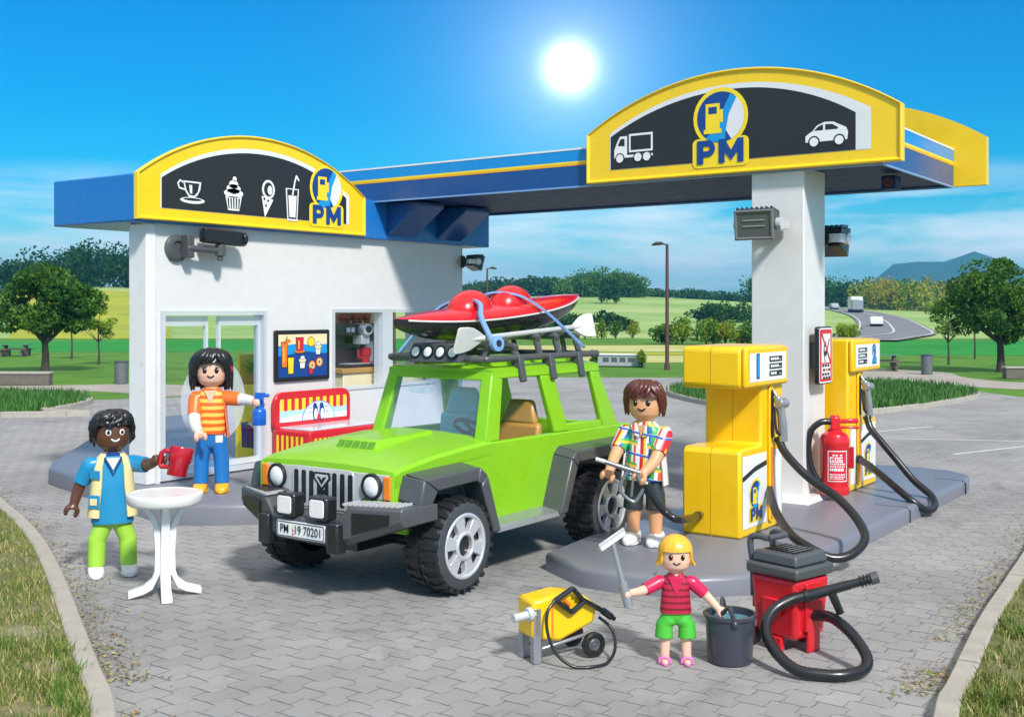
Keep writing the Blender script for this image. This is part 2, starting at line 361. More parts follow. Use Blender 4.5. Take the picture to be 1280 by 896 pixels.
tint = ramp(N, L, mth(N, L, 'MULTIPLY', el, 1.0), [(0.0, (0.8, 0.98, 0.95)), (0.045, (0.42, 0.95, 1.0)), (0.10, (0.03, 0.70, 0.97)), (0.17, (0.0, 0.60, 0.97)), (0.27, (0.0, 0.57, 1.0)), (0.40, (0.5, 0.8, 1.0)), (0.7, (0.95, 0.95, 0.95))])
mul = N.new('ShaderNodeMix'); mul.data_type = 'RGBA'; mul.blend_type = 'MULTIPLY'; mul.inputs[0].default_value = 1
L.new(sky.outputs[0], mul.inputs[6]); L.new(tint, mul.inputs[7])
# thin clouds low over the horizon
mp = N.new('ShaderNodeMapping'); mp.inputs['Scale'].default_value = (4.0, 4.0, 22.0); L.new(tc.outputs['Generated'], mp.inputs[0])
cn = nd(N, 'ShaderNodeTexNoise', i_Scale=1.3, i_Detail=5.0, i_Roughness=0.55, i_Distortion=0.3); L.new(mp.outputs[0], cn.inputs['Vector'])
cf = ramp(N, L, cn.outputs[0], [(0.36, (0, 0, 0)), (0.60, (1, 1, 1))])
band = ramp(N, L, el, [(0.0, (0.9, 0.9, 0.9)), (0.05, (1, 1, 1)), (0.085, (0.8, 0.8, 0.8)), (0.125, (0, 0, 0))])
cl = mth(N, L, 'MULTIPLY', cf, band)
c0 = mixc(N, L, mth(N, L, 'MULTIPLY', cl, 0.9), mul.outputs[2], (8.6, 8.9, 8.9))
# white cloud layer added overhead, above the frame, as soft fill light
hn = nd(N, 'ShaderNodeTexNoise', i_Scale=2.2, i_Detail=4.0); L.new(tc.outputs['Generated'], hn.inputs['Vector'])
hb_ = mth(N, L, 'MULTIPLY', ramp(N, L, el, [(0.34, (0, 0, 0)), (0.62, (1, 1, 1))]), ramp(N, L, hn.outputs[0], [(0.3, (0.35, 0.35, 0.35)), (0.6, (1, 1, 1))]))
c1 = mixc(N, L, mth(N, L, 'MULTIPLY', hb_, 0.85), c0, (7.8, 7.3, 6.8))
# visible sun and its glow drawn into the sky, apart from the sun lamp
gd = dirv((712-640)/1424.6, 1.0, 12.0)
dt = N.new('ShaderNodeVectorMath'); dt.operation = 'DOT_PRODUCT'; nv = N.new('ShaderNodeVectorMath'); nv.operation = 'NORMALIZE'
L.new(tc.outputs['Generated'], nv.inputs[0]); L.new(nv.outputs[0], dt.inputs[0]); dt.inputs[1].default_value = gd
ang = mth(N, L, 'ARCCOSINE', mth(N, L, 'MINIMUM', dt.outputs['Value'], 1.0))
disc = mth(N, L, 'POWER', 2.718, mth(N, L, 'MULTIPLY', mth(N, L, 'POWER', mth(N, L, 'DIVIDE', ang, 0.017), 2.0), -1.0))
halo = mth(N, L, 'POWER', 2.718, mth(N, L, 'MULTIPLY', mth(N, L, 'DIVIDE', ang, 0.046), -1.0))
g = mth(N, L, 'MULTIPLY_ADD', disc, 22.0, mth(N, L, 'MULTIPLY', halo, 6.0))
gc = N.new('ShaderNodeVectorMath'); gc.operation = 'SCALE'; gc.inputs[0].default_value = (0.9, 0.97, 1.0); L.new(g, gc.inputs['Scale'])
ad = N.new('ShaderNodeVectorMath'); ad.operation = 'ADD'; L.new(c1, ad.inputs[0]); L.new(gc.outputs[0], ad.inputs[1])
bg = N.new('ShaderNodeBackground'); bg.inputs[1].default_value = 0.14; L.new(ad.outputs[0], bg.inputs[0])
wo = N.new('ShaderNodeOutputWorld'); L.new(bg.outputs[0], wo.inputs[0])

# ------------------------------------------------------------------ ground materials
def ground_mat(name, cols, scale=1.0, rough=0.9, bump=0.3, fine=30.0, dist=0.02):
    m, N, L, P = new_mat(name); g = N.new('ShaderNodeNewGeometry')
    a = nd(N, 'ShaderNodeTexNoise', i_Scale=0.35*scale, i_Detail=8.0, i_Roughness=0.62); L.new(g.outputs['Position'], a.inputs['Vector'])
    b = nd(N, 'ShaderNodeTexNoise', i_Scale=fine*scale, i_Detail=3.0, i_Roughness=0.7); L.new(g.outputs['Position'], b.inputs['Vector'])
    f = mth(N, L, 'MULTIPLY_ADD', b.outputs[0], 0.6, mth(N, L, 'MULTIPLY_ADD', a.outputs[0], 1.1, -0.35))
    L.new(ramp(N, L, f, [(i/(len(cols)-1)*0.7+0.15, c) for i, c in enumerate(cols)]), P.inputs['Base Color'])
    P.inputs['Roughness'].default_value = rough; P.inputs['Specular IOR Level'].default_value = 0.2
    bp = nd(N, 'ShaderNodeBump', i_Strength=bump, i_Distance=dist); L.new(b.outputs[0], bp.inputs['Height']); L.new(bp.outputs[0], P.inputs['Normal'])
    return m
M['lawn'] = ground_mat('lawn', [(0.035, 0.12, 0.012), (0.085, 0.21, 0.02), (0.16, 0.27, 0.035)], 1, fine=6)
M['far_field'] = ground_mat('far_field', [(0.05, 0.16, 0.025), (0.10, 0.24, 0.05), (0.21, 0.30, 0.09)], 0.05, fine=3)
M['green_field'] = ground_mat('green_field', [(0.015, 0.17, 0.02), (0.025, 0.24, 0.03), (0.04, 0.28, 0.03)], 0.3, fine=8)
M['yellow_field'] = ground_mat('yellow_field', [(0.16, 0.25, 0.02), (0.33, 0.36, 0.03), (0.44, 0.42, 0.05)], 0.4, fine=5)
M['pale_field'] = ground_mat('pale_field', [(0.30, 0.34, 0.08), (0.45, 0.45, 0.16), (0.62, 0.58, 0.36)], 0.4, fine=5)
M['hill_field'] = ground_mat('hill_field', [(0.15, 0.29, 0.06), (0.28, 0.41, 0.12), (0.44, 0.49, 0.23)], 0.06, fine=2)
M['mountain'] = ground_mat('mountain_forest', [(0.02, 0.06, 0.03), (0.035, 0.08, 0.04), (0.06, 0.10, 0.05)], 0.01, fine=4)
M['gravel'] = ground_mat('gravel_path', [(0.28, 0.25, 0.22), (0.36, 0.33, 0.29), (0.46, 0.42, 0.38)], 1.5, fine=25)
M['asphalt'] = ground_mat('asphalt', [(0.14, 0.145, 0.155), (0.20, 0.205, 0.215), (0.26, 0.265, 0.275)], 0.6, fine=45, rough=0.8)
M['verge_soil'] = ground_mat('dry_verge_soil', [(0.07, 0.075, 0.03), (0.20, 0.19, 0.09), (0.42, 0.38, 0.28)], 4, fine=14, bump=0.8)
M['dark_lawn'] = ground_mat('long_grass_base', [(0.015, 0.07, 0.008), (0.03, 0.12, 0.012), (0.05, 0.16, 0.02)], 2, fine=12)
def pavers():
    m, N, L, P = new_mat('interlocking_pavers'); g = N.new('ShaderNodeNewGeometry')
    wn = nd(N, 'ShaderNodeTexNoise', i_Scale=7.0, i_Detail=2.0); L.new(g.outputs['Position'], wn.inputs['Vector'])
    wob = mth(N, L, 'MULTIPLY_ADD', wn.outputs[0], 0.03, -0.015)
    s = N.new('ShaderNodeSeparateXYZ'); L.new(g.outputs['Position'], s.inputs[0])
    px, py = 0.32, 0.23
    X = mth(N, L, 'ADD', s.outputs[0], wob); Y = mth(N, L, 'ADD', s.outputs[1], wob)
    # long joints run along x and step to and fro; short joints cross each row, offset row by row
    tri = mth(N, L, 'PINGPONG', X, px/2)
    zig = mth(N, L, 'MINIMUM', mth(N, L, 'MAXIMUM', mth(N, L, 'MULTIPLY_ADD', tri, 2.4, -px*0.6), -0.032), 0.032)
    v = mth(N, L, 'DIVIDE', mth(N, L, 'ADD', Y, zig), py)
    row = mth(N, L, 'FLOOR', v); fv = mth(N, L, 'FRACT', v)
    dv = mth(N, L, 'MULTIPLY', mth(N, L, 'MINIMUM', fv, mth(N, L, 'SUBTRACT', 1.0, fv)), py)
    odd = mth(N, L, 'MULTIPLY', mth(N, L, 'MODULO', mth(N, L, 'ABSOLUTE', row), 2.0), 0.5)
    u = mth(N, L, 'ADD', mth(N, L, 'ADD', mth(N, L, 'DIVIDE', X, px), odd), 0.25)
    cu = mth(N, L, 'FLOOR', u); fu = mth(N, L, 'FRACT', u)
    du = mth(N, L, 'MULTIPLY', mth(N, L, 'MINIMUM', fu, mth(N, L, 'SUBTRACT', 1.0, fu)), px)
    jn = nd(N, 'ShaderNodeTexNoise', i_Scale=3.0, i_Detail=4.0, i_Roughness=0.7); L.new(g.outputs['Position'], jn.inputs['Vector'])
    zw = mth(N, L, 'MULTIPLY_ADD', jn.outputs[0], 0.026, -0.0092)      # the stepped joint comes and goes with its filling
    jz = mth(N, L, 'LESS_THAN', dv, zw); ju = mth(N, L, 'LESS_THAN', du, mth(N, L, 'MULTIPLY_ADD', jn.outputs[0], 0.010, 0.0018))
    joint = mth(N, L, 'MAXIMUM', mth(N, L, 'MULTIPLY', jz, 0.75), ju)
    cv = N.new('ShaderNodeCombineXYZ'); L.new(cu, cv.inputs[0]); L.new(row, cv.inputs[1])
    wn2 = nd(N, 'ShaderNodeTexWhiteNoise', noise_dimensions='2D'); L.new(cv.outputs[0], wn2.inputs['Vector'])
    big = nd(N, 'ShaderNodeTexNoise', i_Scale=0.4, i_Detail=6.0, i_Roughness=0.6); L.new(g.outputs['Position'], big.inputs['Vector'])
    fine = nd(N, 'ShaderNodeTexNoise', i_Scale=60.0, i_Detail=4.0, i_Roughness=0.75); L.new(g.outputs['Position'], fine.inputs['Vector'])
    f = mth(N, L, 'ADD', mth(N, L, 'MULTIPLY_ADD', wn2.outputs[0], 0.14, mth(N, L, 'MULTIPLY_ADD', big.outputs[0], 1.3, -0.30)), mth(N, L, 'MULTIPLY_ADD', fine.outputs[0], 0.5, -0.22))
    base = ramp(N, L, f, [(0.1, (0.215, 0.213, 0.21)), (0.5, (0.315, 0.311, 0.305)), (0.9, (0.40, 0.395, 0.388))])
    sn = nd(N, 'ShaderNodeTexNoise', i_Scale=0.9, i_Detail=7.0, i_Roughness=0.68, i_Distortion=0.6); L.new(g.outputs['Position'], sn.inputs['Vector'])
    stain = ramp(N, L, sn.outputs[0], [(0.30, (1, 1, 1)), (0.44, (0, 0, 0))])
    sp = nd(N, 'ShaderNodeTexVoronoi', i_Scale=1.7, i_Randomness=1.0); L.new(g.outputs['Position'], sp.inputs['Vector'])
    drip = mth(N, L, 'MULTIPLY', mth(N, L, 'LESS_THAN', mth(N, L, 'ADD', sp.outputs['Distance'], mth(N, L, 'MULTIPLY', fine.outputs[0], .12)), .14), .28)
    stained = mixc(N, L, mth(N, L, 'MAXIMUM', mth(N, L, 'MULTIPLY', stain, .38), drip), base, (0.085, 0.082, 0.078))
    L.new(mixc(N, L, mth(N, L, 'MULTIPLY', joint, 0.70), stained, (0.035, 0.037, 0.045)), P.inputs['Base Color'])
    P.inputs['Roughness'].default_value = 0.78; P.inputs['Specular IOR Level'].default_value = 0.3
    h = mth(N, L, 'SUBTRACT', mth(N, L, 'MULTIPLY', fine.outputs[0], 0.35), joint)
    b = nd(N, 'ShaderNodeBump', i_Strength=0.5, i_Distance=0.012); L.new(h, b.inputs['Height']); L.new(b.outputs[0], P.inputs['Normal'])
    return m
M['pavers'] = pavers()
def sheet(name, pts, mat, z, label=None):   # pts in (r, d)
    mb = MB(); mb.add([far(r, d, z) for r, d in pts], [tuple(range(len(pts)))]); o = mb.build(name, mat, smooth=0)
    if o.data.polygons[0].normal.z < 0: o.data.flip_normals()
    o['kind'] = 'structure'; return o
def smooth2(pts, n=8): return [(p.x, p.y) for p in spline([(a, b, 0) for a, b in pts], n)]
# terrain heights beyond the forecourt, in right/ahead metres
def hills(r, d):
    z = 0.0
    sm = lambda a, b, q: max(0, min(1, (q-a)/(b-a)))**2*(3-2*max(0, min(1, (q-a)/(b-a))))
    z += 5.6*sm(130, 420, d)*(0.75+0.25*math.sin(r*0.021+1.2))
    z += 2.6*math.exp(-((r-28)/60)**2-((d-400)/110)**2)
    z += 7.0*math.exp(-((r+95)/50)**2-((d-270)/70)**2)
    z += 6.0*sm(420, 900, d)
    return z
g = MB()
rs = [-2600, -900, -400]+[-240+8*i for i in range(30)]+[6*i for i in range(21)]+[132+12*i for i in range(10)]+[400, 900, 2600]; ds = [-60, 0, 60, 100, 115]+[130+7*i for i in range(56)]+[560, 640, 760, 900, 1500, 4200]
g.add([far(r, d, -0.006+hills(r, d)) for d in ds for r in rs], [(i*len(rs)+j, i*len(rs)+j+1, (i+1)*len(rs)+j+1, (i+1)*len(rs)+j) for i in range(len(ds)-1) for j in range(len(rs)-1)])
o = g.build('ground', ['lawn', 'hill_field', 'far_field'], smooth=180, recalc=False)
for p in o.data.polygons:
    c = p.center; d = c.dot(FW); p.material_index = 0 if d < 110 else (1 if d < 420 else 2)
    if p.normal.z < 0: p.flip()
o['kind'] = 'structure'
# ------------------------------------------------------------------ shop (wall faces -Y, towards the pumps)
WY = 13.86; SX0, SX1, OX0 = 10.31, 17.70, 10.03; RX1 = 18.43
ZW0, ZF0, ZF1 = 0.28, 4.07, 4.755
shop = thing('shop_building', 'white petrol station shop with glass doors and a yellow arched food sign', 'shop building', (14, 14.5, 0))
def part_of(root):   # meshes are modelled in scene coordinates and hung on a root standing elsewhere
    return lambda mb, name, mats, parent=None, **k: _hang(mb.build(name, mats, None, **k), parent or root, root)
def _hang(o, parent, root):
    o.parent = parent
    o.matrix_parent_inverse = Matrix.Identity(4)
    off = -V(root.location)
    o.data.transform(Matrix.Translation(off)); return o
hs = part_of(shop)
mb = MB(); T = 0.22   # wall with door and window openings
DX0, DX1, DZ0, DZ1 = 10.55, 12.60, 0.31, 2.80
NX0, NX1, NZ0, NZ1 = 14.08, 16.90, 1.42, 2.83
def wallbox(x0, x1, z0, z1): mb.b2((x0, WY, z0), (x1, WY+T, z1))
wallbox(SX0, DX0, ZW0, ZF0); wallbox(DX0, DX1, DZ1, ZF0); wallbox(DX1, NX0, ZW0, ZF0); wallbox(NX0, NX1, ZW0, NZ0); wallbox(NX0, NX1, NZ1, ZF0); wallbox(NX1, SX1, ZW0, ZF0)
hs(mb, 'wall', 'white', smooth=0)
mb = MB(); mb.b2((SX0-0.012, WY-0.02, ZW0), (SX0+0.16, WY+0.40, ZF0-0.002)); hs(mb, 'corner_post', 'white_bright', bevel=0.02)
mb = MB(); mb.b2((SX1-0.1, WY+T+0.002, ZW0), (SX1, WY+1.4, ZF0-0.003)); hs(mb, 'side_wall', 'white')
mb = MB(); mb.b2((15.15, WY+1.30, ZW0), (17.2, WY+1.40, ZF0-0.004)); hs(mb, 'rear_wall', 's_cream')
# slab
pts = [(9.45, 12.35), (9.85, 11.75), (10.35, 11.25), (11.2, 11.05), (17.6, 11.05), (18.3, 11.7), (18.3, 22.5), (16.2, 22.8), (10.98, 17.3), (10.62, 16.8)]
def slab(mb, pts, h, r=0.05, zb=0.0):
    n = len(pts); c = V((sum(p[0] for p in pts)/n, sum(p[1] for p in pts)/n, 0))
    def inset(q):
        out = []
        for i in range(n):
            a, b, d = V((*pts[i-1], 0)), V((*pts[i], 0)), V((*pts[(i+1) % n], 0))
            e1 = (b-a).normalized(); e2 = (d-b).normalized(); n1 = V((-e1.y, e1.x, 0)); n2 = V((-e2.y, e2.x, 0)); m = (n1+n2).normalized()
            out.append(b+m*q/max(0.4, m.dot(n1)))
        return out
    rings = []
    for q, z in ((0, zb), (0.0, h-r), (r*0.3, h-r*0.3), (r, h)): rings.append([p+V((0, 0, z)) for p in inset(q)])
    mb.loft(rings)
mb = MB(); slab(mb, pts, ZW0, 0.06); hs(mb, 'base_slab', 'slab', smooth=50)
for nm, a in (('a', ((11.55, 11.04), (11.55, 11.5))), ('b', ((14.6, 11.04), (14.6, 11.5)))):
    mb = MB(); x = a[0][0]; mb.prism([(x-.008, 11.5, ZW0+.003), (x-.008, 11.10, ZW0+.003), (x-.008, 11.045, ZW0-.05), (x-.008, 11.045, 0), (x-.008, 11.5, 0)], (.016, 0, 0)); hs(mb, 'slab_seam', 'black', smooth=0)
# roof
mb = MB(); x0, x1, y0, y1 = OX0-.02, RX1, WY-.12, WY+1.85; a0, a1, b0, b1 = 12.2, 17.45, WY+.30, WY+1.62   # roof plate with an opening added to let daylight into the sales room
ro = [[V((x0, y0, z)), V((x1, y0, z)), V((x1, y1, z)), V((x0, y1, z))] for z in (ZF0, ZF1)]; ri = [[V((a0, b0, z)), V((a1, b0, z)), V((a1, b1, z)), V((a0, b1, z))] for z in (ZF0, ZF1)]
vs = ro[0]+ro[1]+ri[0]+ri[1]; fs = []
for k in range(4): j = (k+1) % 4; fs += [(k, j, 4+j, 4+k), (8+j, 8+k, 12+k, 12+j), (k, 8+k, 8+j, j), (4+k, 4+j, 12+j, 12+k)]
mb.add(vs, fs); hs(mb, 'roof', 'blue', bevel=0.025)
# arched sign
def arc_sign(w, h0, h1, nseg=28, pw=1.9):   # outline in (u, v), u centred, flat ends of height h0, apex h1
    Rr = ((w/2)**2+(h1-h0)**2)/(2*(h1-h0)); cy = h1-Rr; a = math.asin(w/2/Rr)
    return [(-w/2, 0), (w/2, 0)]+[(Rr*math.sin(a-2*a*i/nseg), cy+Rr*math.cos(a-2*a*i/nseg)) for i in range(nseg+1)]
def make_sign(root, hang, o, u, v, w, h0, h1, thick, lx, ls, left_art, right_art, white_right=False):
    o = V(o); u = V(u); v = V(v); n = u.cross(v)
    P3 = lambda p, q: o+u*p[0]+v*p[1]+n*q
    out = arc_sign(w, h0, h1)
    mb = MB(); k = 0.055
    inn = [(max(-w/2+k, min(w/2-k, x*(1-2*k/w))), k+(y-0)*(1-2*k/h1)*1.0) for x, y in out]
    nn = len(out)
    rings = [[P3(p, -thick) for p in out], [P3(p, 0.0) for p in out], [P3((p[0]*(1-0.014/w*2), p[1]*(1-0.024/h1)+0.012), 0.02) for p in out], [P3((p[0]*0.55+q[0]*0.45, p[1]*0.55+q[1]*0.45), 0.02) for p, q in zip(out, inn)], [P3(q, -0.012) for q in inn]]
    mb.loft(rings); sg = hang(mb, 'arched_sign', 'yellow_sign', smooth=30)
    st = Sticker(o-n*0.012, u, v)
    ww, b0 = w*0.83, h1*0.125
    sh = [(x*0.83, b0+y*0.735) for x, y in out]
    st.poly([(x, y) for x, y in sh], 's_lgrey', 0)
    bl = [(x*(0.822 if x < 0 else (0.745 if white_right else 0.80)), b0+(0.004 if y < 1e-6 else -0.02)+y*0.70) for x, y in out]
    bl = [(x, max(y, b0+0.004)) for x, y in bl]
    st.poly(bl, 'sign_black', 1)
    logo_PM(st, lx, b0-h1*0.055, ls, 3)
    left_art(st); right_art(st)
    art = st.build('sign_artwork', None); _hang(art, sg, root); return sg
def art_food(st):
    w = 's_white'; k = 3
    def T(x, y, s): st.tx = (x, y, s)
    T(-1.40, 0.32, 0.47)     # cup and saucer
    st.poly([(-.32, .62), (.38, .62), (.34, .36), (.22, .18), (.08, .10), (-.10, .12), (-.24, .30)], w, k); st.poly([(-.26, .57), (.31, .57), (.24, .30), (.10, .17), (-.08, .19), (-.2, .34)], 'sign_black', k+1)
    st.poly([(-.10, .50), (.02, .50), (.02, .22), (-.06, .24)], w, k+2)
    st.disc(.04, .02, .48, w, k+0.5, ry=.10); st.disc(.04, .05, .36, 'sign_black', k+0.7, ry=.045)
    st.stroke([(-.30, .56), (-.44, .62), (-.52, .52), (-.46, .38), (-.24, .34)], .05, w, k)
    T(-0.60, 0.26, 0.50)     # cupcake
    st.poly([(-.32, .38), (.32, .38), (.22, -.05), (-.22, -.05)], w, k)
    for i in range(5): st.poly([(-.25+.11*i, .33), (-.19+.11*i, .33), (-.165+.095*i, .0), (-.205+.095*i, .0)], 'sign_black', k+1)
    st.disc(0, .48, .38, w, k, ry=.14); st.disc(0, .62, .28, w, k, ry=.14); st.disc(0, .76, .18, w, k, ry=.12); st.disc(.04, .92, .08, w, k)
    st.stroke([(-.25, .53), (0, .47), (.2, .52)], .03, 'sign_black', k+1); st.stroke([(-.16, .68), (.02, .62), (.14, .67)], .03, 'sign_black', k+1)
    T(0.04, 0.25, 0.56)       # ice cream cone, leaning
    st.disc(.12, .66, .24, w, k, ry=.27); st.disc(.12, .66, .17, 'sign_black', k+1, ry=.20); st.disc(.17, .64, .09, w, k+2, ry=.13)
    st.poly([(-.14, .46), (.30, .38), (-.02, -.14)], w, k+1.5)
    for a in ((-.04, .38), (.1, .34), (.02, .2)): st.poly([(a[0]-.045, a[1]), (a[0], a[1]-.05), (a[0]+.045, a[1]), (a[0], a[1]+.05)], 'sign_black', k+2.5)
    T(0.62, 0.165, 0.54)       # tall glass with straw
    st.poly([(-.27, .95), (.27, .95), (.20, -.02), (-.20, -.02)], w, k); st.poly([(-.22, .92), (.22, .92), (.16, .04), (-.16, .04)], 'sign_black', k+1)
    st.poly([(-.17, .74), (.17, .74), (.12, .09), (-.12, .09)], w, k+2); st.stroke([(.0, .74), (.10, 1.18), (.16, 1.34), (.26, 1.22)], .06, w, k+2)
    T(0, 0, 1)
art_none = lambda st: None
sign = make_sign(shop, hs, ((OX0-0.02+4.69/2), WY-0.20, 4.10), (1, 0, 0), (0, 0, 1), 4.69, 0.66, 1.43, 0.078, 1.40, 1.04, art_food, art_none)
# door: two clear leaves in a frame
fr = MB(); f = 0.07
fr.b2((DX0, WY-0.03, DZ0), (DX0+f, WY+T, DZ1)); fr.b2((DX1-f, WY-0.03, DZ0), (DX1, WY+T, DZ1)); fr.b2((DX0+f, WY-0.03, DZ1-f), (DX1-f, WY+T, DZ1)); fr.b2((DX0+f, WY-0.03, DZ0), (DX1-f, WY+T, DZ0+f))
door = hs(fr, 'door_frame', 'clear_plastic', smooth=0)
mid = (DX0+DX1)/2
for x0, x1 in ((DX0+f+.005, mid-0.10), (mid+0.10, DX1-f-.005)):
    lf = MB(); y = WY+0.08
    lf.b2((x0, y, DZ0+f+.01), (x1, y+0.02, DZ1-f-.01)); l = hs(lf, 'door_leaf', 'glass', door, smooth=0)
    e = MB(); q = 0.045
    e.b2((x0, y-.02, DZ0+f+.012), (x0+q, y+.04, DZ1-f-.012)); e.b2((x1-q, y-.02, DZ0+f+.012), (x1, y+.04, DZ1-f-.012)); e.b2((x0+q, y-.02, DZ1-f-.16), (x1-q, y+.04, DZ1-f-.014)); e.b2((x0+q, y-.02, DZ0+f+.014), (x1-q, y+.04, DZ0+f+.1))
    hs(e, 'leaf_edge', 'clear_plastic', l, smooth=0)
    dsc = MB(); cx = x1 if x1 < mid+0.05 else x0; sg = -1 if x1 < mid+0.05 else 1
    ring = [V((cx+sg*0.52*math.sin(PI*i/24), y-0.032, 1.42-0.62*math.cos(PI*i/24))) for i in range(25)]
    dsc.prism(ring, (0, 0.008, 0)); hs(dsc, 'frosted_half_disc', 'frost', l, smooth=0)
# window
fr = MB(); f = 0.06
for x0, x1 in ((NX0, NX0+f), (NX1-f, NX1), ((NX0+NX1)/2-0.13, (NX0+NX1)/2+0.13)): fr.b2((x0, WY-0.02, NZ0), (x1, WY+T-.02, NZ1))
for x0, x1 in ((NX0+f, (NX0+NX1)/2-.13), ((NX0+NX1)/2+.13, NX1-f)):
    fr.b2((x0, WY-0.02, NZ0), (x1, WY+T-.02, NZ0+f)); fr.b2((x0, WY-0.02, NZ1-f), (x1, WY+T-.02, NZ1))
win = hs(fr, 'window', 'clear_plastic', smooth=0)
g_ = MB(); g_.b2((NX0+f, WY+0.08, NZ0+f), ((NX0+NX1)/2-.13, WY+0.095, NZ1-f)); g_.b2(((NX0+NX1)/2+.13, WY+0.08, NZ0+f), (NX1-f, WY+0.095, NZ1-f)); hs(g_, 'pane', 'glass', win, smooth=0)
# interior floor strip of blue tiles by the door
mb = MB(); mb.b2((DX0-0.3, WY+T+.02, ZW0+0.004), (DX1+.6, WY+1.3, ZW0+0.02)); hs(mb, 'floor_mat', 'strap', smooth=0)

# ------------------------------------------------------------------ canopy over the pumps
CX0, CX1, CY0, CY1, CZ0, CZ1 = 15.02, 18.50, 4.75, 14.12, 4.76, 5.33  # shop end cut short so daylight reaches the added roof opening
can = thing('pump_canopy', 'long blue canopy on a white pillar with a yellow arched fuel sign over the pumps', 'canopy', (15.4, 6.2, 0))
hc = part_of(can)
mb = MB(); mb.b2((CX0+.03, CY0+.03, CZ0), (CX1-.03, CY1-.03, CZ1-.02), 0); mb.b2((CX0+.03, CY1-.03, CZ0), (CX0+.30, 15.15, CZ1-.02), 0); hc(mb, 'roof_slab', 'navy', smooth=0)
# fascia: stacked coloured bands on the two long sides and the open end
def band(name, z0, z1, mat, pr):
    mb = MB()
    mb.b2((CX0-pr, CY0+.03, z0), (CX0+.029, 15.15, z1)); mb.b2((CX1-.029, CY0+.03, z0), (CX1+pr, CY1-.03, z1))
    mb.b2((CX0-pr, CY0-pr, z0), (CX1+pr, CY0+.029, z1)); hc(mb, name, mat, smooth=0)
h = CZ1-CZ0
band('navy_fascia', CZ0-.02, CZ0+h*.52, 'navy_band', 0.0); band('orange_stripe', CZ0+h*.52+.002, CZ0+h*.575, 'orange_band', 0.004); band('yellow_stripe', CZ0+h*.577, CZ0+h*.64, 's_yellow', 0.006)
band('blue_fascia', CZ0+h*.642, CZ1-.03, 'light_blue', 0.002); band('white_edge', CZ1-.029, CZ1, 'white_bright', 0.008); band('white_lower_edge', CZ0-.045, CZ0-.021, 'strap', 0.008)
def art_truck(st):
    w = 's_white'; k = 3; st.tx = (-1.68, 0.315, 0.62)
    st.poly([(-.36, .06), (-.36, .26), (-.28, .44), (-.20, .58), (.0, .58), (.0, .06)], w, k); st.poly([(-.26, .36), (-.18, .52), (-.07, .52), (-.07, .34)], 'sign_black', k+1)
    st.rect(.05, .18, .70, .62, w, k); st.rect(.10, .23, .65, .57, 'sign_black', k+1); st.rect(0, .06, .70, .12, w, k)
    for x in (-.2, .30, .54): st.disc(x, .05, .13, 'sign_black', k+2); st.disc(x, .05, .10, w, k+3)
    st.tx = (0, 0, 1)
def art_car(st):
    w = 's_white'; k = 3; st.tx = (1.36, 0.30, 0.60)
    st.poly([(-.44, .06), (-.44, .20), (-.34, .27), (-.28, .30), (-.18, .42), (.0, .49), (.20, .48), (.36, .40), (.50, .33), (.54, .22), (.52, .06)], w, k)
    st.poly([(-.24, .31), (-.14, .40), (-.03, .44), (-.03, .31)], 'sign_black', k+1); st.poly([(.02, .31), (.02, .44), (.18, .43), (.32, .34), (.3, .31)], 'sign_black', k+1)
    for x in (-.24, .34): st.disc(x, .06, .135, 'sign_black', k+2); st.disc(x, .06, .10, w, k+3)
    st.tx = (0, 0, 1)
W2 = 4.79; yc = (9.25+4.46)/2
make_sign(can, hc, (CX0-0.12, yc, CZ0-.02), (0, -1, 0), (0, 0, 1), W2, 0.74, 1.47, 0.10, -0.02-0.14, 1.13, art_truck, art_car, True)
# the same sign faces the other way on the far side
make_sign(can, hc, (CX1+0.16, 6.66, CZ0-.02), (0, 1, 0), (0, 0, 1), W2, 0.74, 1.47, 0.14, 0.0, 1.05, art_none, art_none)
mb = MB(); PX0, PX1, PY0, PY1 = 15.03, 15.84, 5.83, 6.60
mb.b2((PX0, PY0, 0.2), (PX1, PY1, CZ0+.01)); pil = hc(mb, 'pillar', 'white', bevel=0.015)
mb = MB(); mb.hexa([(PX0-.36, PY0-.20, .2), (PX1+.2, PY0-.20, .2), (PX1+.2, PY1+.2, .2), (PX0-.36, PY1+.2, .2)], [(PX0-.30, PY0-.15, .27), (PX1+.12, PY0-.15, .27), (PX1+.12, PY1+.12, .27), (PX0-.30, PY1+.12, .27)]); hc(mb, 'foot_plate', 'white_bright', pil, smooth=0, bevel=0.01)
mb = MB(); mb.b2((16.2, 4.95, CZ0-.24), (16.5, 5.15, CZ0-.047)); lb = hc(mb, 'tail_lamp_box', 'navy', bevel=0.02)
st = Sticker((16.2, 5.05, CZ0-.145), (0, -1, 0), (0, 0, 1)); st.disc(0, 0, .07, 'red_lens', 0); st.stroke([(-.05, -.05), (.05, .05)], .02, 's_black', 1); st.stroke([(-.05, .05), (.05, -.05)], .02, 's_black', 2); _hang(st.build('lamp_lens', None), lb, can)
# two wedge brackets between canopy and shop roof
for x in (15.35, 16.75):
    mb = MB(); a = [(x, WY-.122, CZ0-.03), (x, WY-.122-.72, CZ0-.03), (x, WY-.122-.72, CZ0-.10), (x, WY-.122, CZ0-.62)]
    mb.prism([V(p) for p in a], (0.75, 0, 0)); hc(mb, 'wedge_bracket', 'navy_band', bevel=0.015)

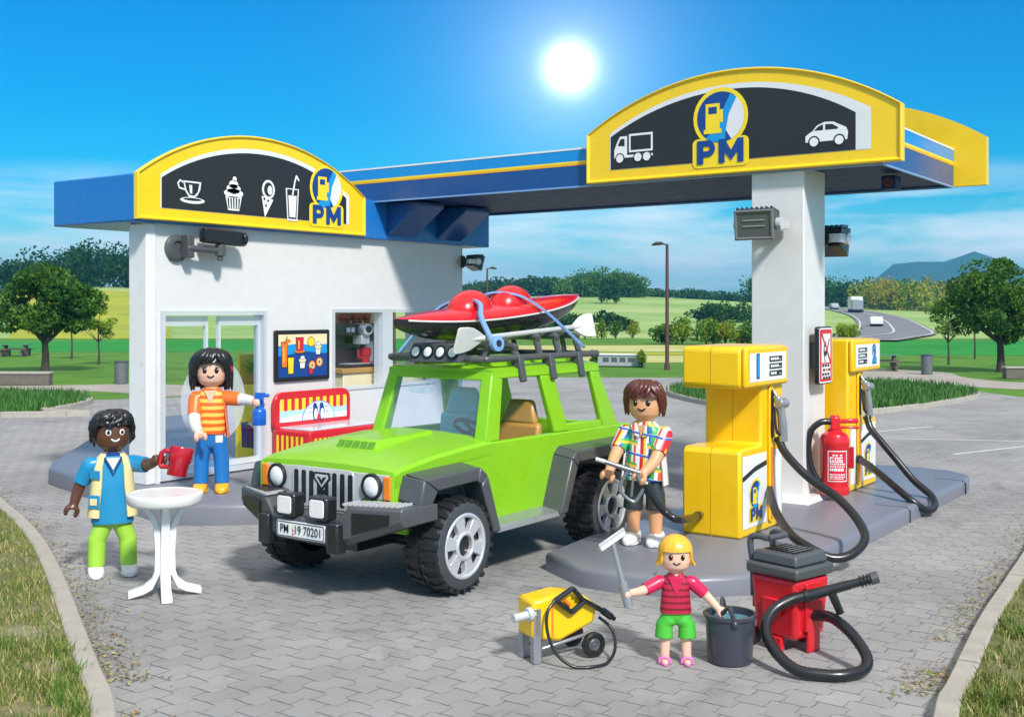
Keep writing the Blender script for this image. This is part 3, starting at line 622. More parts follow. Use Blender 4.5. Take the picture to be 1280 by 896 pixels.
# ------------------------------------------------------------------ pump island
isl = thing('pump_island', 'raised grey kerbed island that the yellow pumps stand on', 'pump island', (14, 5.8, 0)); hi = part_of(isl)
mb = MB(); IP = [(9.80, 5.75), (9.98, 5.12), (10.45, 4.66), (11.1, 4.46), (18.35, 4.50), (18.95, 4.62), (19.3, 5.0), (19.4, 5.7), (19.2, 6.75), (18.6, 6.98), (11.2, 6.98), (10.22, 6.86), (9.80, 6.15)]
slab(mb, IP, 0.20, 0.055); hi(mb, 'slab', 'slab', smooth=50)
for p0, p1 in (((10.05, 5.42), (9.915, 5.385)), ((11.1, 4.95), (11.08, 4.475)), ((15.3, 4.95), (15.3, 4.476)), ((18.2, 4.95), (18.2, 4.488))):
    d = (V((*p1, 0))-V((*p0, 0))).normalized(); q = V((-d.y, d.x, 0))*.007; mb = MB(); a, b, c = V((*p0, 0)), V((*p1, 0))-d*.045, V((*p1, 0))+d*.006
    mb.prism([a+V((0, 0, .203))-q, b+V((0, 0, .203))-q, c+V((0, 0, .155))-q, c+V((0, 0, .0))-q, a-q], q*2); hi(mb, 'slab_seam', 'black', smooth=0)
# ------------------------------------------------------------------ forecourt, verges, kerbs, paths, fields
sheet('pavement', [(-60, 1), (60, 1), (60, 33), (16.5, 37), (15.2, 47), (-5, 48.5), (-9, 38), (-13.5, 35.5), (-60, 33)], 'pavers', 0.0)
def line(name, pts, w, z=.005):
    mb = MB()
    for a, b in zip(pts[:-1], pts[1:]):
        A_, B2_ = far(*a), far(*b); t = (B2_-A_).normalized(); q = V((-t.y, t.x, 0))*w/2; u = V((0, 0, z)); mb.add([A_-q+u, B2_-q+u, B2_+q+u, A_+q+u], [(0, 1, 2, 3)])
    o = mb.build(name, 'line', smooth=0); o['kind'] = 'structure'
for a, b in (((8.06, 26.1), (10.2, 27.6)), ((8.0, 25.0), (11.6, 24.3)), ((8.6, 22.2), (12.2, 24.6))): line('parking_line', [a, b], .10)
VL = smooth2([(-10.5, 21.5), (-7.9, 17.3), (-6.4, 14.96), (-5.38, 13.22), (-4.42, 11.34), (-3.62, 9.69), (-3.11, 8.64), (-2.73, 7.86), (-2.3, 6.6), (-1.9, 5.0)], 8)
VR = smooth2([(9.5, 19.5), (7.3, 15.6), (5.8, 12.92), (4.97, 11.51), (4.18, 10.18), (3.55, 9.03), (3.14, 8.28), (2.91, 7.86), (2.4, 6.6), (1.95, 5.0)], 8)
def kerb(name, line_, side, w=.17, h=.11, seg=1.0, closed=False):
    mb = MB(); P = [V((a, b, 0)) for a, b in line_]; acc = 0.0
    # cut the run into kerbstones about a metre long
    run = [[P[0]]]
    for a, b in zip(P[:-1], P[1:]):
        run[-1].append(b); acc += (b-a).length
        if acc > seg: acc = 0; run.append([b])
    for k, r_ in enumerate(run):
        if len(r_) < 2: continue
        rings = []
        for i, p in enumerate(r_):
            t = (r_[min(i+1, len(r_)-1)]-r_[max(i-1, 0)]).normalized(); q = V((-t.y, t.x, 0))*side
            if i == 0: p = p+t*.006
            if i == len(r_)-1: p = p-t*.006
            hh = h+.004*math.sin(k*2.3)
            rings.append([far(c.x, c.y, z) for c, z in ((p, -.02), (p+q*.008, hh-.012), (p+q*.02, hh), (p+q*(w-.02), hh), (p+q*w, hh-.012), (p+q*w, -.02))])
        mb.loft(rings)
    o = mb.build(name, 'concrete', smooth=30); o['kind'] = 'structure'; return o
kerb('kerb', VL, -1); kerb('kerb', VR, 1)
def off(line_, q): 
    out = []
    for i, (a, b) in enumerate(line_):
        c, d = line_[min(i+1, len(line_)-1)], line_[max(i-1, 0)]; t = V((c[0]-d[0], c[1]-d[1], 0)).normalized(); out.append((a-t.y*q, b+t.x*q))
    return out
sheet('verge', off(VL, -.16)+[(-8, 4), (-13, 9), (-17, 22)], 'verge_soil', .085); sheet('verge', off(VR, .16)+[(8, 4), (13, 9), (16, 20)], 'verge_soil', .085)
blade_cols = {}
for n, c in (('g1', (.10, .17, .02)), ('g2', (.19, .24, .035)), ('g3', (.42, .36, .14)), ('g4', (.03, .12, .012)), ('g5', (.07, .20, .02)), ('litter1', (.26, .15, .05)), ('litter2', (.40, .34, .10)), ('litter3', (.14, .08, .04))):
    M[n] = plastic('blade_'+n, c, .6, var=.15, bump=0, coat=0)
def blades(name, n, sample, hts, wid, mats, z, lean=.5, seed=1):
    rr = random.Random(seed); mb = MB(); k = 0
    while k < n:
        p = sample(rr)
        if p is None: continue
        k += 1; h = rr.uniform(*hts); a = rr.uniform(0, 2*PI); l = rr.uniform(0, lean)*h; b = rr.uniform(0, 2*PI); w = wid*rr.uniform(.6, 1.4)
        q = far(p[0], p[1], z); u = V((math.cos(a), math.sin(a), 0))*w; d = V((math.cos(b)*l, math.sin(b)*l, h))
        mb.add([q-u, q+u, q+d*.6+u*.6+V((0, 0, .02*h)), q+d, q+d*.6-u*.6], [(0, 1, 2, 3, 4)], rr.choices(range(len(mats)), [m[1] for m in mats])[0])
    o = mb.build(name, [m[0] for m in mats], smooth=0, recalc=False); o['kind'] = 'stuff'; return o
noise2 = lambda x, y: math.sin(x*2.1+1.3*math.sin(y*1.7))+math.sin(y*2.7+x*.9)
def vs_left(rr):
    i = rr.randrange(len(VL)-1); a, b = VL[i], VL[i+1]; t = rr.random(); r, d = a[0]+(b[0]-a[0])*t, a[1]+(b[1]-a[1])*t; q = .17+(abs(rr.gauss(0, 1.1)) if rr.random() < .72 else rr.uniform(0, 7)); r2 = r-q
    if d < 6.5 or noise2(r2*3, d*3) < rr.uniform(-2.2, .6): return None
    return r2, d-.3*q
def vs_right(rr):
    i = rr.randrange(len(VR)-1); a, b = VR[i], VR[i+1]; t = rr.random(); r, d = a[0]+(b[0]-a[0])*t, a[1]+(b[1]-a[1])*t; q = .17+(abs(rr.gauss(0, 1.1)) if rr.random() < .72 else rr.uniform(0, 7)); r2 = r+q
    if d < 6.5 or noise2(r2*3, d*3) < rr.uniform(-2.2, .6): return None
    return r2, d-.3*q
gm = [('g1', 4), ('g2', 4), ('g3', 3.4)]
tag(blades('dry_grass', 30000, vs_left, (.02, .085), .005, gm, .085, .9, 3), 'short dry grass growing on the left verge behind the kerb', 'grass')
tag(blades('dry_grass', 28000, vs_right, (.02, .085), .005, gm, .085, .9, 4), 'short dry grass growing on the right verge behind the kerb', 'grass')
def tufts(vs):
    cache = []
    def f(rr):
        if len(cache) < 46 or rr.random() < .004:
            p = vs(rr)
            if p is None: return None
            cache.append(p)
        c = rr.choice(cache); return c[0]+rr.gauss(0, .045), c[1]+rr.gauss(0, .045)
    return f
tag(blades('weeds', 2600, tufts(vs_left), (.05, .17), .006, [('g1', 3), ('g5', 2), ('g2', 2)], .085, .8, 13), 'taller green weeds in tufts on the left verge', 'weeds')
tag(blades('weeds', 2600, tufts(vs_right), (.05, .17), .006, [('g1', 3), ('g5', 2), ('g2', 2)], .085, .8, 14), 'taller green weeds in tufts on the right verge', 'weeds')
def litter(line_, sgn, n, seed):
    rr = random.Random(seed); mb = MB()
    for _ in range(n):
        i = rr.randrange(len(line_)-1); a, b = line_[i], line_[i+1]; t = rr.random(); r, d = a[0]+(b[0]-a[0])*t, a[1]+(b[1]-a[1])*t
        q = abs(rr.gauss(0, .20))+.02
        if d < 7 or noise2(r*1.5, d*1.5) < -.6+rr.uniform(-.8, .3): continue
        p = far(r+sgn*q, d, .012+rr.uniform(0, .014)); s = rr.uniform(.008, .024); a1 = rr.uniform(0, 2*PI); u = V((math.cos(a1), math.sin(a1), rr.uniform(-.4, .4)))*s; v = V((-math.sin(a1), math.cos(a1), rr.uniform(-.4, .4)))*s*.6
        mb.add([p-u, p-v*.8, p+u, p+v], [(0, 1, 2, 3)], rr.randrange(4))
    o = mb.build('fallen_leaves', ['litter1', 'litter2', 'litter3', 'g2'], smooth=0, recalc=False); o['kind'] = 'stuff'; return o
tag(litter(VL, 1, 2700, 5), 'brown leaves and dirt lying along the left kerb', 'leaves'); tag(litter(VR, -1, 2700, 6), 'brown leaves and dirt lying along the right kerb', 'leaves')
# planted grass islands far across the forecourt
IL = [(-40, 27.5), (-13.4, 29.83), (-12.72, 31.24), (-12.5, 33.0), (-12.74, 34.6), (-13.3, 35.9), (-14.3, 37.0), (-16.5, 37.6), (-40, 37.8)]
IR = [(5.2, 38.5), (5.2, 36.5), (5.61, 34.3), (6.4, 31.8), (7.65, 30.29), (8.86, 30.06), (11.64, 32.51), (13.4, 34.4), (14.9, 36.4), (15.6, 38.4), (15.5, 41.0), (14.36, 43.0), (11, 43.4), (7.5, 42.2), (5.8, 40.4)]
def inpoly(p, poly):
    c = False
    for i in range(len(poly)):
        a, b = poly[i-1], poly[i]
        if (a[1] > p[1]) != (b[1] > p[1]) and p[0] < (b[0]-a[0])*(p[1]-a[1])/(b[1]-a[1])+a[0]: c = not c
    return c
for poly, sgn in ((IL, 1), (IR, 1)):
    kerb('kerb', smooth2(poly+([poly[0]] if poly is IR else []), 6), sgn, .22, .14, 1.5)
    sheet('grass_island', poly, 'dark_lawn', .10)
def sam(poly):
    x0, x1 = min(p[0] for p in poly), max(p[0] for p in poly); y0, y1 = min(p[1] for p in poly), max(p[1] for p in poly)
    def f(rr):
        p = (rr.uniform(max(x0, -20), x1), rr.uniform(y0, y1))
        return p if inpoly(p, poly) else None
    return f
tag(blades('long_grass', 9000, sam(IL), (.12, .30), .018, [('g4', 3), ('g5', 2)], .10, .5, 8), 'long dark green grass on the kerbed island at the left', 'grass')
tag(blades('long_grass', 12000, sam(IR), (.12, .30), .018, [('g4', 3), ('g5', 2)], .10, .5, 9), 'long dark green grass on the kerbed island behind the pumps', 'grass')
sheet('path', smooth2([(-30, 39.2), (-17, 39.8), (-13.5, 39.0), (-11.5, 37.0)], 5)+smooth2([(-9.2, 38.6), (-11.2, 42.0), (-14.5, 43.6), (-18, 42.6), (-30, 42)], 5), 'gravel', .002)
sheet('path', smooth2([(14.0, 43.6), (16.2, 43.0), (17.6, 41.0), (19.5, 40.5), (32, 40.5)], 5)+smooth2([(32, 43.5), (21, 44), (19, 47.5), (19.6, 52), (16, 56), (14.8, 52)], 5), 'gravel', .002)
sheet('green_field', [(-60, 76), (-22, 78), (-8, 80), (-8, 108), (-60, 108)], 'green_field', .004); sheet('green_field', [(22, 72), (70, 66), (90, 104), (26, 108)], 'green_field', .004)
sheet('pale_field', [(2, 61), (14, 62), (15, 72), (1, 71)], 'pale_field', .004); sheet('pale_field', [(0, 78), (16, 78), (18, 92), (-1, 92)], 'pale_field', .004); sheet('yellow_field', [(1, 72.5), (16, 73), (16, 77), (1, 76.5)], 'yellow_field', .003)
def on_hill(name, r0, r1, d0, d1, mat, dz, n=28):
    mb = MB(); k = n+1; mb.add([far(r0(d0+(d1-d0)*i/n)+(r1(d0+(d1-d0)*i/n)-r0(d0+(d1-d0)*i/n))*j/n, d0+(d1-d0)*i/n, hills(r0(d0+(d1-d0)*i/n)+(r1(d0+(d1-d0)*i/n)-r0(d0+(d1-d0)*i/n))*j/n, d0+(d1-d0)*i/n)+(dz if 0 < i < n else -.3)) for i in range(k) for j in range(k)],
        [(i*k+j, i*k+j+1, (i+1)*k+j+1, (i+1)*k+j) for i in range(n) for j in range(n)]); o = mb.build(name, mat, smooth=180, recalc=False)
    for p in o.data.polygons:
        if p.normal.z < 0: p.flip()
    o['kind'] = 'structure'; return o
on_hill('yellow_field', lambda d: -.44*d, lambda d: -.30*d, 112, 245, 'yellow_field', .25)
on_hill('yellow_field', lambda d: -.22*d, lambda d: -.12*d, 112, 245, 'yellow_field', .25)
# motorway sweeping over the right-hand hillside
HWc = smooth2([(30, 104), (36, 116), (45, 135), (55, 165), (67, 205), (77, 245), (83, 280), (86, 312), (88, 345)], 8)
def ribbon(name, line_, o0, o1, dz, mat):
    mb = MB(); a, b = off(line_, o0), off(line_, o1); vs = [far(r, d, hills(r, d)+dz) for i, p in enumerate(zip(a, b)) for r, d in p]
    mb.add(vs, [(2*i, 2*i+1, 2*i+3, 2*i+2) for i in range(len(line_)-1)]); o = mb.build(name, mat, smooth=180, recalc=False)
    for p in o.data.polygons:
        if p.normal.z < 0: p.flip()
    o['kind'] = 'structure'
ribbon('motorway', HWc, -5, 5, .15, 'asphalt'); ribbon('motorway_line', HWc, -4.6, -4.35, .19, 'line'); ribbon('motorway_line', HWc, 4.35, 4.6, .19, 'line'); ribbon('motorway_line', HWc, -.15, .15, .19, 'line')
# mountain ridge far behind
mb = MB(); prof = [(640, 0), (740, 20), (790, 58), (830, 92), (880, 97), (940, 97), (985, 112), (1005, 120), (1030, 112), (1090, 92), (1180, 60), (1320, 30), (1500, 0)]
rows = [(2050, .0), (2200, .45), (2350, .85), (2480, 1.0), (2650, .8), (3000, .0)]
mb.add([far(r*(d/2480), d, 12+h*k+(6*math.sin(r*.03+d*.02) if 0 < k < 1 else 0)) for d, k in rows for r, h in prof], [(i*len(prof)+j, i*len(prof)+j+1, (i+1)*len(prof)+j+1, (i+1)*len(prof)+j) for i in range(len(rows)-1) for j in range(len(prof)-1)])
o = mb.build('mountain', 'mountain', smooth=180); o['kind'] = 'structure'
# ------------------------------------------------------------------ green off-road car; +X is forward, +Y its left side (nearest the viewer)
car = thing('parked_car', 'lime green off-road car with black bumper and roof rack parked beside the pump island', 'car', (10.175, 8.145, 0), PI)
def cb(mb, name, mats, parent=car, **k): return mb.build(name, mats, parent, **k)
ARCH_F = [(1.80, .80), (1.74, 1.10), (.98, 1.10), (.74, .56)]; ARCH_R = [(-.72, .56), (-.92, 1.10), (-2.00, 1.10), (-2.28, .66)]
yb = lambda z: .925-(max(0, z-1.40))*0.12      # tumblehome above the belt
# --- lower body: two side panels, floor, tail, bonnet
mb = MB()
side = [(1.98, .80)]+ARCH_F+ARCH_R+[(-2.50, .66), (-2.50, 1.34), (-2.2, 1.385), (.50, 1.405), (1.1, 1.375), (1.98, 1.25)]
for sg in (1, -1): mb.prism([(x, sg*.925, z) for x, z in side], (0, -sg*.08, 0))
mb.b2((-2.47, -.84, .60), (1.7, .84, .70)); mb.b2((-2.52, -.92, .62), (-2.44, .92, 1.37))
mb.b2((.30, -.84, .70), (.38, .84, 1.36))
mb.b2((1.90, -.84, .70), (1.975, .84, 1.20))
body = cb(mb, 'body', 'green', bevel=0.02)
mb = MB(); rings = []
for x, ze, cr in ((2.005, 1.20, .035), (1.995, 1.245, .045), (1.9, 1.275, .06), (1.4, 1.345, .075), (.9, 1.385, .08), (.46, 1.41, .075)):
    pr = [(-.93, ze-.13), (-.935, ze-.02), (-.90, ze+.012), (-.6, ze+cr*.7), (-.25, ze+cr), (.25, ze+cr), (.6, ze+cr*.7), (.90, ze+.012), (.935, ze-.02), (.93, ze-.13)]
    rings.append([V((x, y, z)) for y, z in pr])
mb.loft(rings); hood = cb(mb, 'bonnet', 'green', smooth=28)
mb = MB()
mb.hexa([(1.60, -.32, 1.33), (1.60, .32, 1.33), (.62, .32, 1.43), (.62, -.32, 1.43)], [(1.50, -.26, 1.475), (1.50, .26, 1.475), (.64, .26, 1.515), (.64, -.26, 1.515)])
sc = cb(mb, 'bonnet_scoop', 'green', hood, bevel=0.02)
for i in range(5):
    mb = MB(); y = -.21+.105*i; mb.hexa([(1.590, y-.036, 1.385), (1.590, y+.036, 1.385), (1.55, y+.036, 1.385), (1.55, y-.036, 1.385)], [(1.543, y-.034, 1.455), (1.543, y+.034, 1.455), (1.50, y+.034, 1.455), (1.50, y-.034, 1.455)]); cb(mb, 'air_slot', 'dark_green', sc, smooth=0)
mb = MB(); mb.b2((.40, -.80, 1.30), (.62, .80, 1.425)); cb(mb, 'dashboard', 'charcoal', bevel=0.03)
# --- cabin frame
def cab(mb): mb.v = [V((p.x, p.y*.885+.095, p.z)) for p in mb.v]; return mb
mb = MB()
def strip(a, b, c, d, sg, th=.085):   # quad in (x, z) on the cabin side
    vs = [(x, sg*yb(z), z) for x, z in (a, b, c, d)]; vi = [(x, sg*(yb(z)-th), z) for x, z in (a, b, c, d)]; mb.hexa(vs, vi)
for sg in (1, -1):
    strip((.52, 1.40), (.30, 2.10), (.13, 2.06), (.29, 1.40), sg); strip((.315, 2.06), (.28, 2.15), (-1.86, 2.14), (-1.86, 2.05), sg)
    strip((-.60, 2.06), (-.87, 2.06), (-1.09, 1.395), (-.79, 1.395), sg); strip((-1.68, 2.06), (-1.88, 2.06), (-2.24, 1.375), (-1.86, 1.375), sg)
    strip((-1.07, 1.385), (-1.05, 1.48), (-1.83, 1.47), (-1.85, 1.375), sg)
    # front face of the windscreen pillar
    mb.hexa([(.545, sg*.925, 1.40), (.545, sg*.74, 1.42), (.47, sg*.74, 1.42), (.47, sg*.925, 1.40)], [(.325, sg*.84, 2.11), (.325, sg*.67, 2.11), (.25, sg*.67, 2.11), (.25, sg*.84, 2.11)])
mb.hexa([(.345, -.84, 2.045), (.345, .84, 2.045), (.26, .84, 2.045), (.26, -.84, 2.045)], [(.31, -.84, 2.15), (.31, .84, 2.15), (.22, .84, 2.15), (.22, -.84, 2.15)])
mb.hexa([(-1.84, -.84, 2.05), (-1.84, .84, 2.05), (-1.92, .84, 2.05), (-1.92, -.84, 2.05)], [(-1.80, -.84, 2.14), (-1.80, .84, 2.14), (-1.88, .84, 2.14), (-1.88, -.84, 2.14)])
cab(mb); cb(mb, 'cabin_frame', 'green', bevel=0.018)
mb = MB(); rings = []
for x, e in ((.315, .0), (.29, .03), (-.8, .055), (-1.82, .03), (-1.87, .0)):
    rings.append([V((x, y, z)) for y, z in ((-.838, 2.10), (-.838, 2.15), (-.78, 2.165+e*.3), (-.3, 2.165+e), (.3, 2.165+e), (.78, 2.165+e*.3), (.838, 2.15), (.838, 2.10))])
mb.loft(rings); cab(mb); roof = cb(mb, 'roof', 'green', smooth=30)
for y in (-.5, -.25, 0, .25, .5):
    mb = MB(); mb.b2((-1.7, y-.03, 2.17), (.1, y+.03, 2.235)); cab(mb); cb(mb, 'roof_rib', 'green', roof, bevel=.012)
mb = MB(); mb.hexa([(.515, -.74, 1.42), (.515, .74, 1.42), (.505, .74, 1.42), (.505, -.74, 1.42)], [(.315, -.67, 2.05), (.315, .67, 2.05), (.305, .67, 2.05), (.305, -.67, 2.05)]); cab(mb); cb(mb, 'windscreen', 'glass_blue', smooth=0)
mb = MB(); mb.cyl((.47, -.18, 1.92), (.47, .12, 1.92), .035); mb.cyl((.35, -.03, 1.99), (.47, -.03, 1.92), .018); cb(mb, 'mirror', 'glass_blue')
# --- grille, headlights
mb = MB(); mb.prism([(1.99, -.84, 1.225), (1.99, .89, 1.225), (1.99, .89, .985), (1.99, .55, .985), (1.99, .30, .80), (1.99, -.30, .80), (1.99, -.55, .985), (1.99, -.84, .985)], (.026, 0, 0)); cb(mb, 'front_panel', 'silver', bevel=.006)
tr = [(-.9, 1.23), (-.9, .955), (-.56, .955), (-.31, .77)]
for sg in (1, -1):
    mb = MB()
    for a, b in zip(tr[:-1], tr[1:]):
        p = V((2.0, sg*a[0], a[1])); q = V((2.0, sg*b[0], b[1])); mb.tube([p, q], .026, 8)
    cb(mb, 'front_trim', 'green')
mb = MB(); mb.prism([(2.016, y, z) for y, z in rrect(-.44, .83, .42, 1.235, .07)], (.012, 0, 0)); gr = cb(mb, 'grille', 'chrome', bevel=.006)
for i in range(8):
    y = -.375+.107*i; mb = MB(); z0 = .86 if abs(y) > .12 else .83
    if i in (3, 4): mb.prism([(2.028, a, b) for a, b in rrect(y-.026, z0, y+.026, 1.09, .015)], (.003, 0, 0))
    else: mb.prism([(2.028, a, b) for a, b in rrect(y-.030, z0, y+.030, 1.195, .02)], (.003, 0, 0))
    cb(mb, 'grille_slot', 's_black', gr, smooth=0)
st = Sticker((2.028, -.01, 1.06), (0, 1, 0), (0, 0, 1)); st.poly([(-.11, .13), (-.125, .07), (0, -.05), (.125, .07), (.11, .13)], 's_black', 1); st.poly([(-.085, .11), (-.095, .075), (0, -.02), (.095, .075), (.085, .11)], 'chrome', 2)
st.poly([(-.07, .09), (0, .005), (.07, .09), (.02, .08), (0, .05), (-.02, .08)], 's_black', 3); st.poly([(-.06, -.04), (.06, -.04), (0, -.14)], 's_black', 1); st.build('badge', gr)
for y in (-.655, .655):
    mb = MB(); mb.lathe((2.012, y, 1.105), (1, 0, 0), [(.128, 0), (.128, .03), (.118, .04), (.105, .035), (.105, .01)], m=0); hl = cb(mb, 'headlight', 's_black')
    mb = MB(); mb.lathe((2.03, y, 1.105), (1, 0, 0), [(.104, 0), (.085, .022), (.04, .034), (.004, .036)]); cb(mb, 'lamp_lens', 'lamp_glass', hl)
for y in (-.83, .855):
    mb = MB(); mb.b2((1.985, y-.045, .99), (2.04, y+.045, 1.215)); cb(mb, 'indicator', 'orange', bevel=.012)
# --- bumper
mb = MB()
def bsec(x, y, z0, z1, d): return [V((x, y, z0)), V((x+.05, y, z0+.06)), V((x+.05, y, z1-.03)), V((x+.02, y, z1)), V((x-d, y, z1)), V((x-d, y, z0))]
pr = [(1.96, -1.10, .80, .975, .2), (2.12, -1.04, .78, .985, .3), (2.30, -.50, .60, .985, .3), (2.33, -.33, .56, .80, .3), (2.34, .08, .555, .80, .3), (2.33, .48, .56, .80, .3), (2.30, .66, .60, .965, .3), (2.14, 1.17, .78, .965, .35), (1.96, 1.22, .80, .955, .25)]
mb.loft([bsec(*q) for q in pr]); bump = cb(mb, 'bumper', 'charcoal', smooth=25, bevel=.008)
for sg in (1, -1):
    for i in range(11):
        y = sg*(.60+.050*i); x = 2.33-.19*(abs(y)-.62)/.52; y = y if sg > 0 else y+.14; mb = MB(); mb.b2((x-.20, y-.012, .962), (x+.02, y+.012, .985)); cb(mb, 'tread_rib', 'silver', bump, smooth=0)
    mb = MB(); mb.b2((2.30, .05+sg*.47-.075, .50), (2.44, .05+sg*.47+.075, .80)); cb(mb, 'bumper_guard', 'black', bump, bevel=.025)
    mb = MB(); x0, x1 = 2.337, 2.225
    sh = lambda y: y if sg > 0 else y+.13
    mb.hexa([(2.353, sh(sg*.70), .70), (2.245, sh(sg*1.06), .81), (2.23, sh(sg*1.06), .81), (2.34, sh(sg*.70), .70)], [(2.353, sh(sg*.70), .90), (2.245, sh(sg*1.06), .90), (2.23, sh(sg*1.06), .90), (2.34, sh(sg*.70), .90)]); cb(mb, 'bumper_inset', 'black', bump, smooth=0)
    mb = MB(); mb.b2((2.28, sg*.22+.11-.125, .80), (2.44, sg*.22+.11+.125, 1.03)); fg = cb(mb, 'fog_lamp', 'black', bump, bevel=.03)
    mb = MB(); mb.prism([(2.435, y, z) for y, z in rrect(sg*.22+.11-.095, .83, sg*.22+.11+.095, 1.0, .03)], (.014, 0, 0)); cb(mb, 'fog_lens', 'white_bright', fg, bevel=.006)
mb = MB(); mb.prism([(2.388, y, z) for y, z in rrect(-.26, .592, .40, .755, .02)], (.014, 0, 0)); pl = cb(mb, 'number_plate', 's_white', bevel=.004)
st = Sticker((2.402, .07, .673), (0, 1, 0), (0, 0, 1), base=.003)
for a, b, c, d in ((-.318, -.072, .318, -.064), (-.318, .064, .318, .072), (-.318, -.064, -.31, .064), (.31, -.064, .318, .064)): st.rect(a, b, c, d, 's_black', 0)
st.disc(-.098, .03, .012, 's_yellow', 1, n=10); st.disc(-.098, -.005, .012, 's_red', 1, n=10); st.disc(-.098, -.04, .012, 's_red', 1, n=10); st.build('plate_border', pl)
text('plate_lettering', 'PM', .12, (2.402, -.145, .673), (0, 1, 0), (0, 0, 1), 's_black', pl, .001, .80); text('plate_lettering', '19 70201', .12, (2.402, .175, .673), (0, 1, 0), (0, 0, 1), 's_black', pl, .001, .84)
# --- flared wheel arches, sills
def flare(pts_o, pts_i, name):
    for sg in (1, -1):
        mb = MB(); n = len(pts_o)
        for i in range(n-1):
            q = [pts_o[i], pts_o[i+1], pts_i[i+1], pts_i[i]]
            vs = [(x, sg*1.19, z) for x, z in q]; ins = [(x+(0.03 if x > 0.9*(1 if pts_o[0][0] > 0 else 0) and i == 0 else 0), sg*.90, z+.045) for x, z in q]
            mb.hexa(vs, ins)
        # close the wheel well
        mb.b2((min(p[0] for p in pts_i)+.06, sg*.86, .62), (max(p[0] for p in pts_i)-.02, sg*.90, 1.15))
        cb(mb, name, 'charcoal', bevel=.022)
flare([(1.93, .945), (1.86, 1.19), (.98, 1.215), (.86, 1.13), (.63, .52)], [(1.74, .945), (1.66, 1.06), (1.03, 1.08), (.965, 1.03), (.76, .52)], 'wheel_arch')
flare([(-.50, .52), (-.74, 1.12), (-.84, 1.20), (-2.12, 1.20), (-2.52, .75)], [(-.64, .52), (-.86, 1.02), (-.90, 1.065), (-2.05, 1.065), (-2.35, .75)], 'wheel_arch')
for sg in (1, -1):
    mb = MB(); mb.hexa([(.66, sg*.90, .49), (.66, sg*1.17, .50), (-.54, sg*1.17, .50), (-.54, sg*.90, .49)], [(.66, sg*.90, .60), (.66, sg*1.13, .56), (-.54, sg*1.13, .56), (-.54, sg*.90, .60)]); cb(mb, 'side_step', 'grey_metal', bevel=.015)
mb = MB(); mb.cyl((1.3, -.9, .47), (1.3, .9, .47), .07); mb.cyl((-1.53, -.9, .47), (-1.53, .9, .47), .07); mb.b2((-2.2, -.35, .42), (1.9, .35, .60)); cb(mb, 'axles', 'black', smooth=40)
# --- wheels
def make_wheel(parent):
    r, w = .480, .40
    root = None
    mb = MB(); prof = [(.30, -w/2), (.40, -w/2+.0), (.445, -w/2+.03), (.462, -w/2+.08), (.462, w/2-.08), (.445, w/2-.03), (.40, w/2), (.315, w/2), (.30, w/2-.03), (.29, w/2-.2)]
    mb.lathe((0, 0, 0), (0, 1, 0), prof, 56, 0, cap=False)
    nt = 26
    for i in range(nt):   # tread blocks: hooked lugs on both shoulders and a wavy crown
        for sg in (1, -1):
            a = 2*PI*(i+(.5 if sg < 0 else 0))/nt
            mb.at((0, 0, 0), 0, a)
            mb.hexa([(-.026, sg*(w/2-.005), .405), (.026, sg*(w/2-.005), .405), (.030, sg*.05, .445), (-.022, sg*.05, .445)], [(-.024, sg*(w/2+.004), .462), (.024, sg*(w/2+.004), .462), (.024, sg*.06, .484), (-.016, sg*.06, .484)])
            mb.hexa([(-.05, sg*.02, .45), (.03, sg*.02, .45), (.04, sg*.055, .45), (-.02, sg*.055, .45)], [(-.05, sg*.022, .481), (.03, sg*.022, .481), (.04, sg*.052, .481), (-.02, sg*.052, .481)])
    mb.at()
    ty = mb.build('wheel', 'tread', parent, smooth=30)
    mb = MB(); mb.lathe((0, 0, 0), (0, 1, 0), [(.312, w/2-.02), (.315, w/2+.006), (.40, w/2+.006), (.425, w/2-.008)], 56, 0, cap=False); mb.build('tyre_wall', 'tyre_side', ty, smooth=40)
    mb = MB()
    mb.lathe((0, 0, 0), (0, 1, 0), [(.325, w/2-.02), (.325, w/2+.012), (.300, w/2+.02), (.285, w/2+.008), (.275, w/2-.04)], 48, 0, cap=False)
    mb.lathe((0, 0, 0), (0, 1, 0), [(.10, w/2-.06), (.105, w/2+.012), (.125, w/2+.02), (.145, w/2+.008), (.15, w/2-.05)], 40, 0, cap=False)
    for i in range(6):
        mb.at((0, 0, 0), 0, 2*PI*i/6+.3)
        mb.hexa([(-.05, w/2-.055, .13), (.05, w/2-.055, .13), (.085, w/2-.055, .29), (-.085, w/2-.055, .29)], [(-.045, w/2+.004, .13), (.045, w/2+.004, .13), (.075, w/2+.006, .29), (-.075, w/2+.006, .29)])
    mb.at(); mb.build('rim', 'chrome', ty, smooth=35, bevel=.006)
    mb = MB(); mb.lathe((0, 0, 0), (0, 1, 0), [(.001, w/2-.057), (.30, w/2-.057)], 40, 0, cap=False); mb.lathe((0, 0, 0), (0, 1, 0), [(.001, w/2-.03), (.106, w/2-.03), (.106, w/2-.05)], 32, 0, cap=False); mb.build('hub', 's_black', ty, smooth=0)
    return ty
wh = make_wheel(car); wh.location = (1.30, 1.03, .482)
for x, y, rz in ((-1.53, 1.03, 0), (1.30, -1.03, PI), (-1.53, -1.03, PI)):
    c = dup(wh, (x, y, .482), rz, parent=car); c.rotation_euler = (0, random.uniform(0, 1), rz)
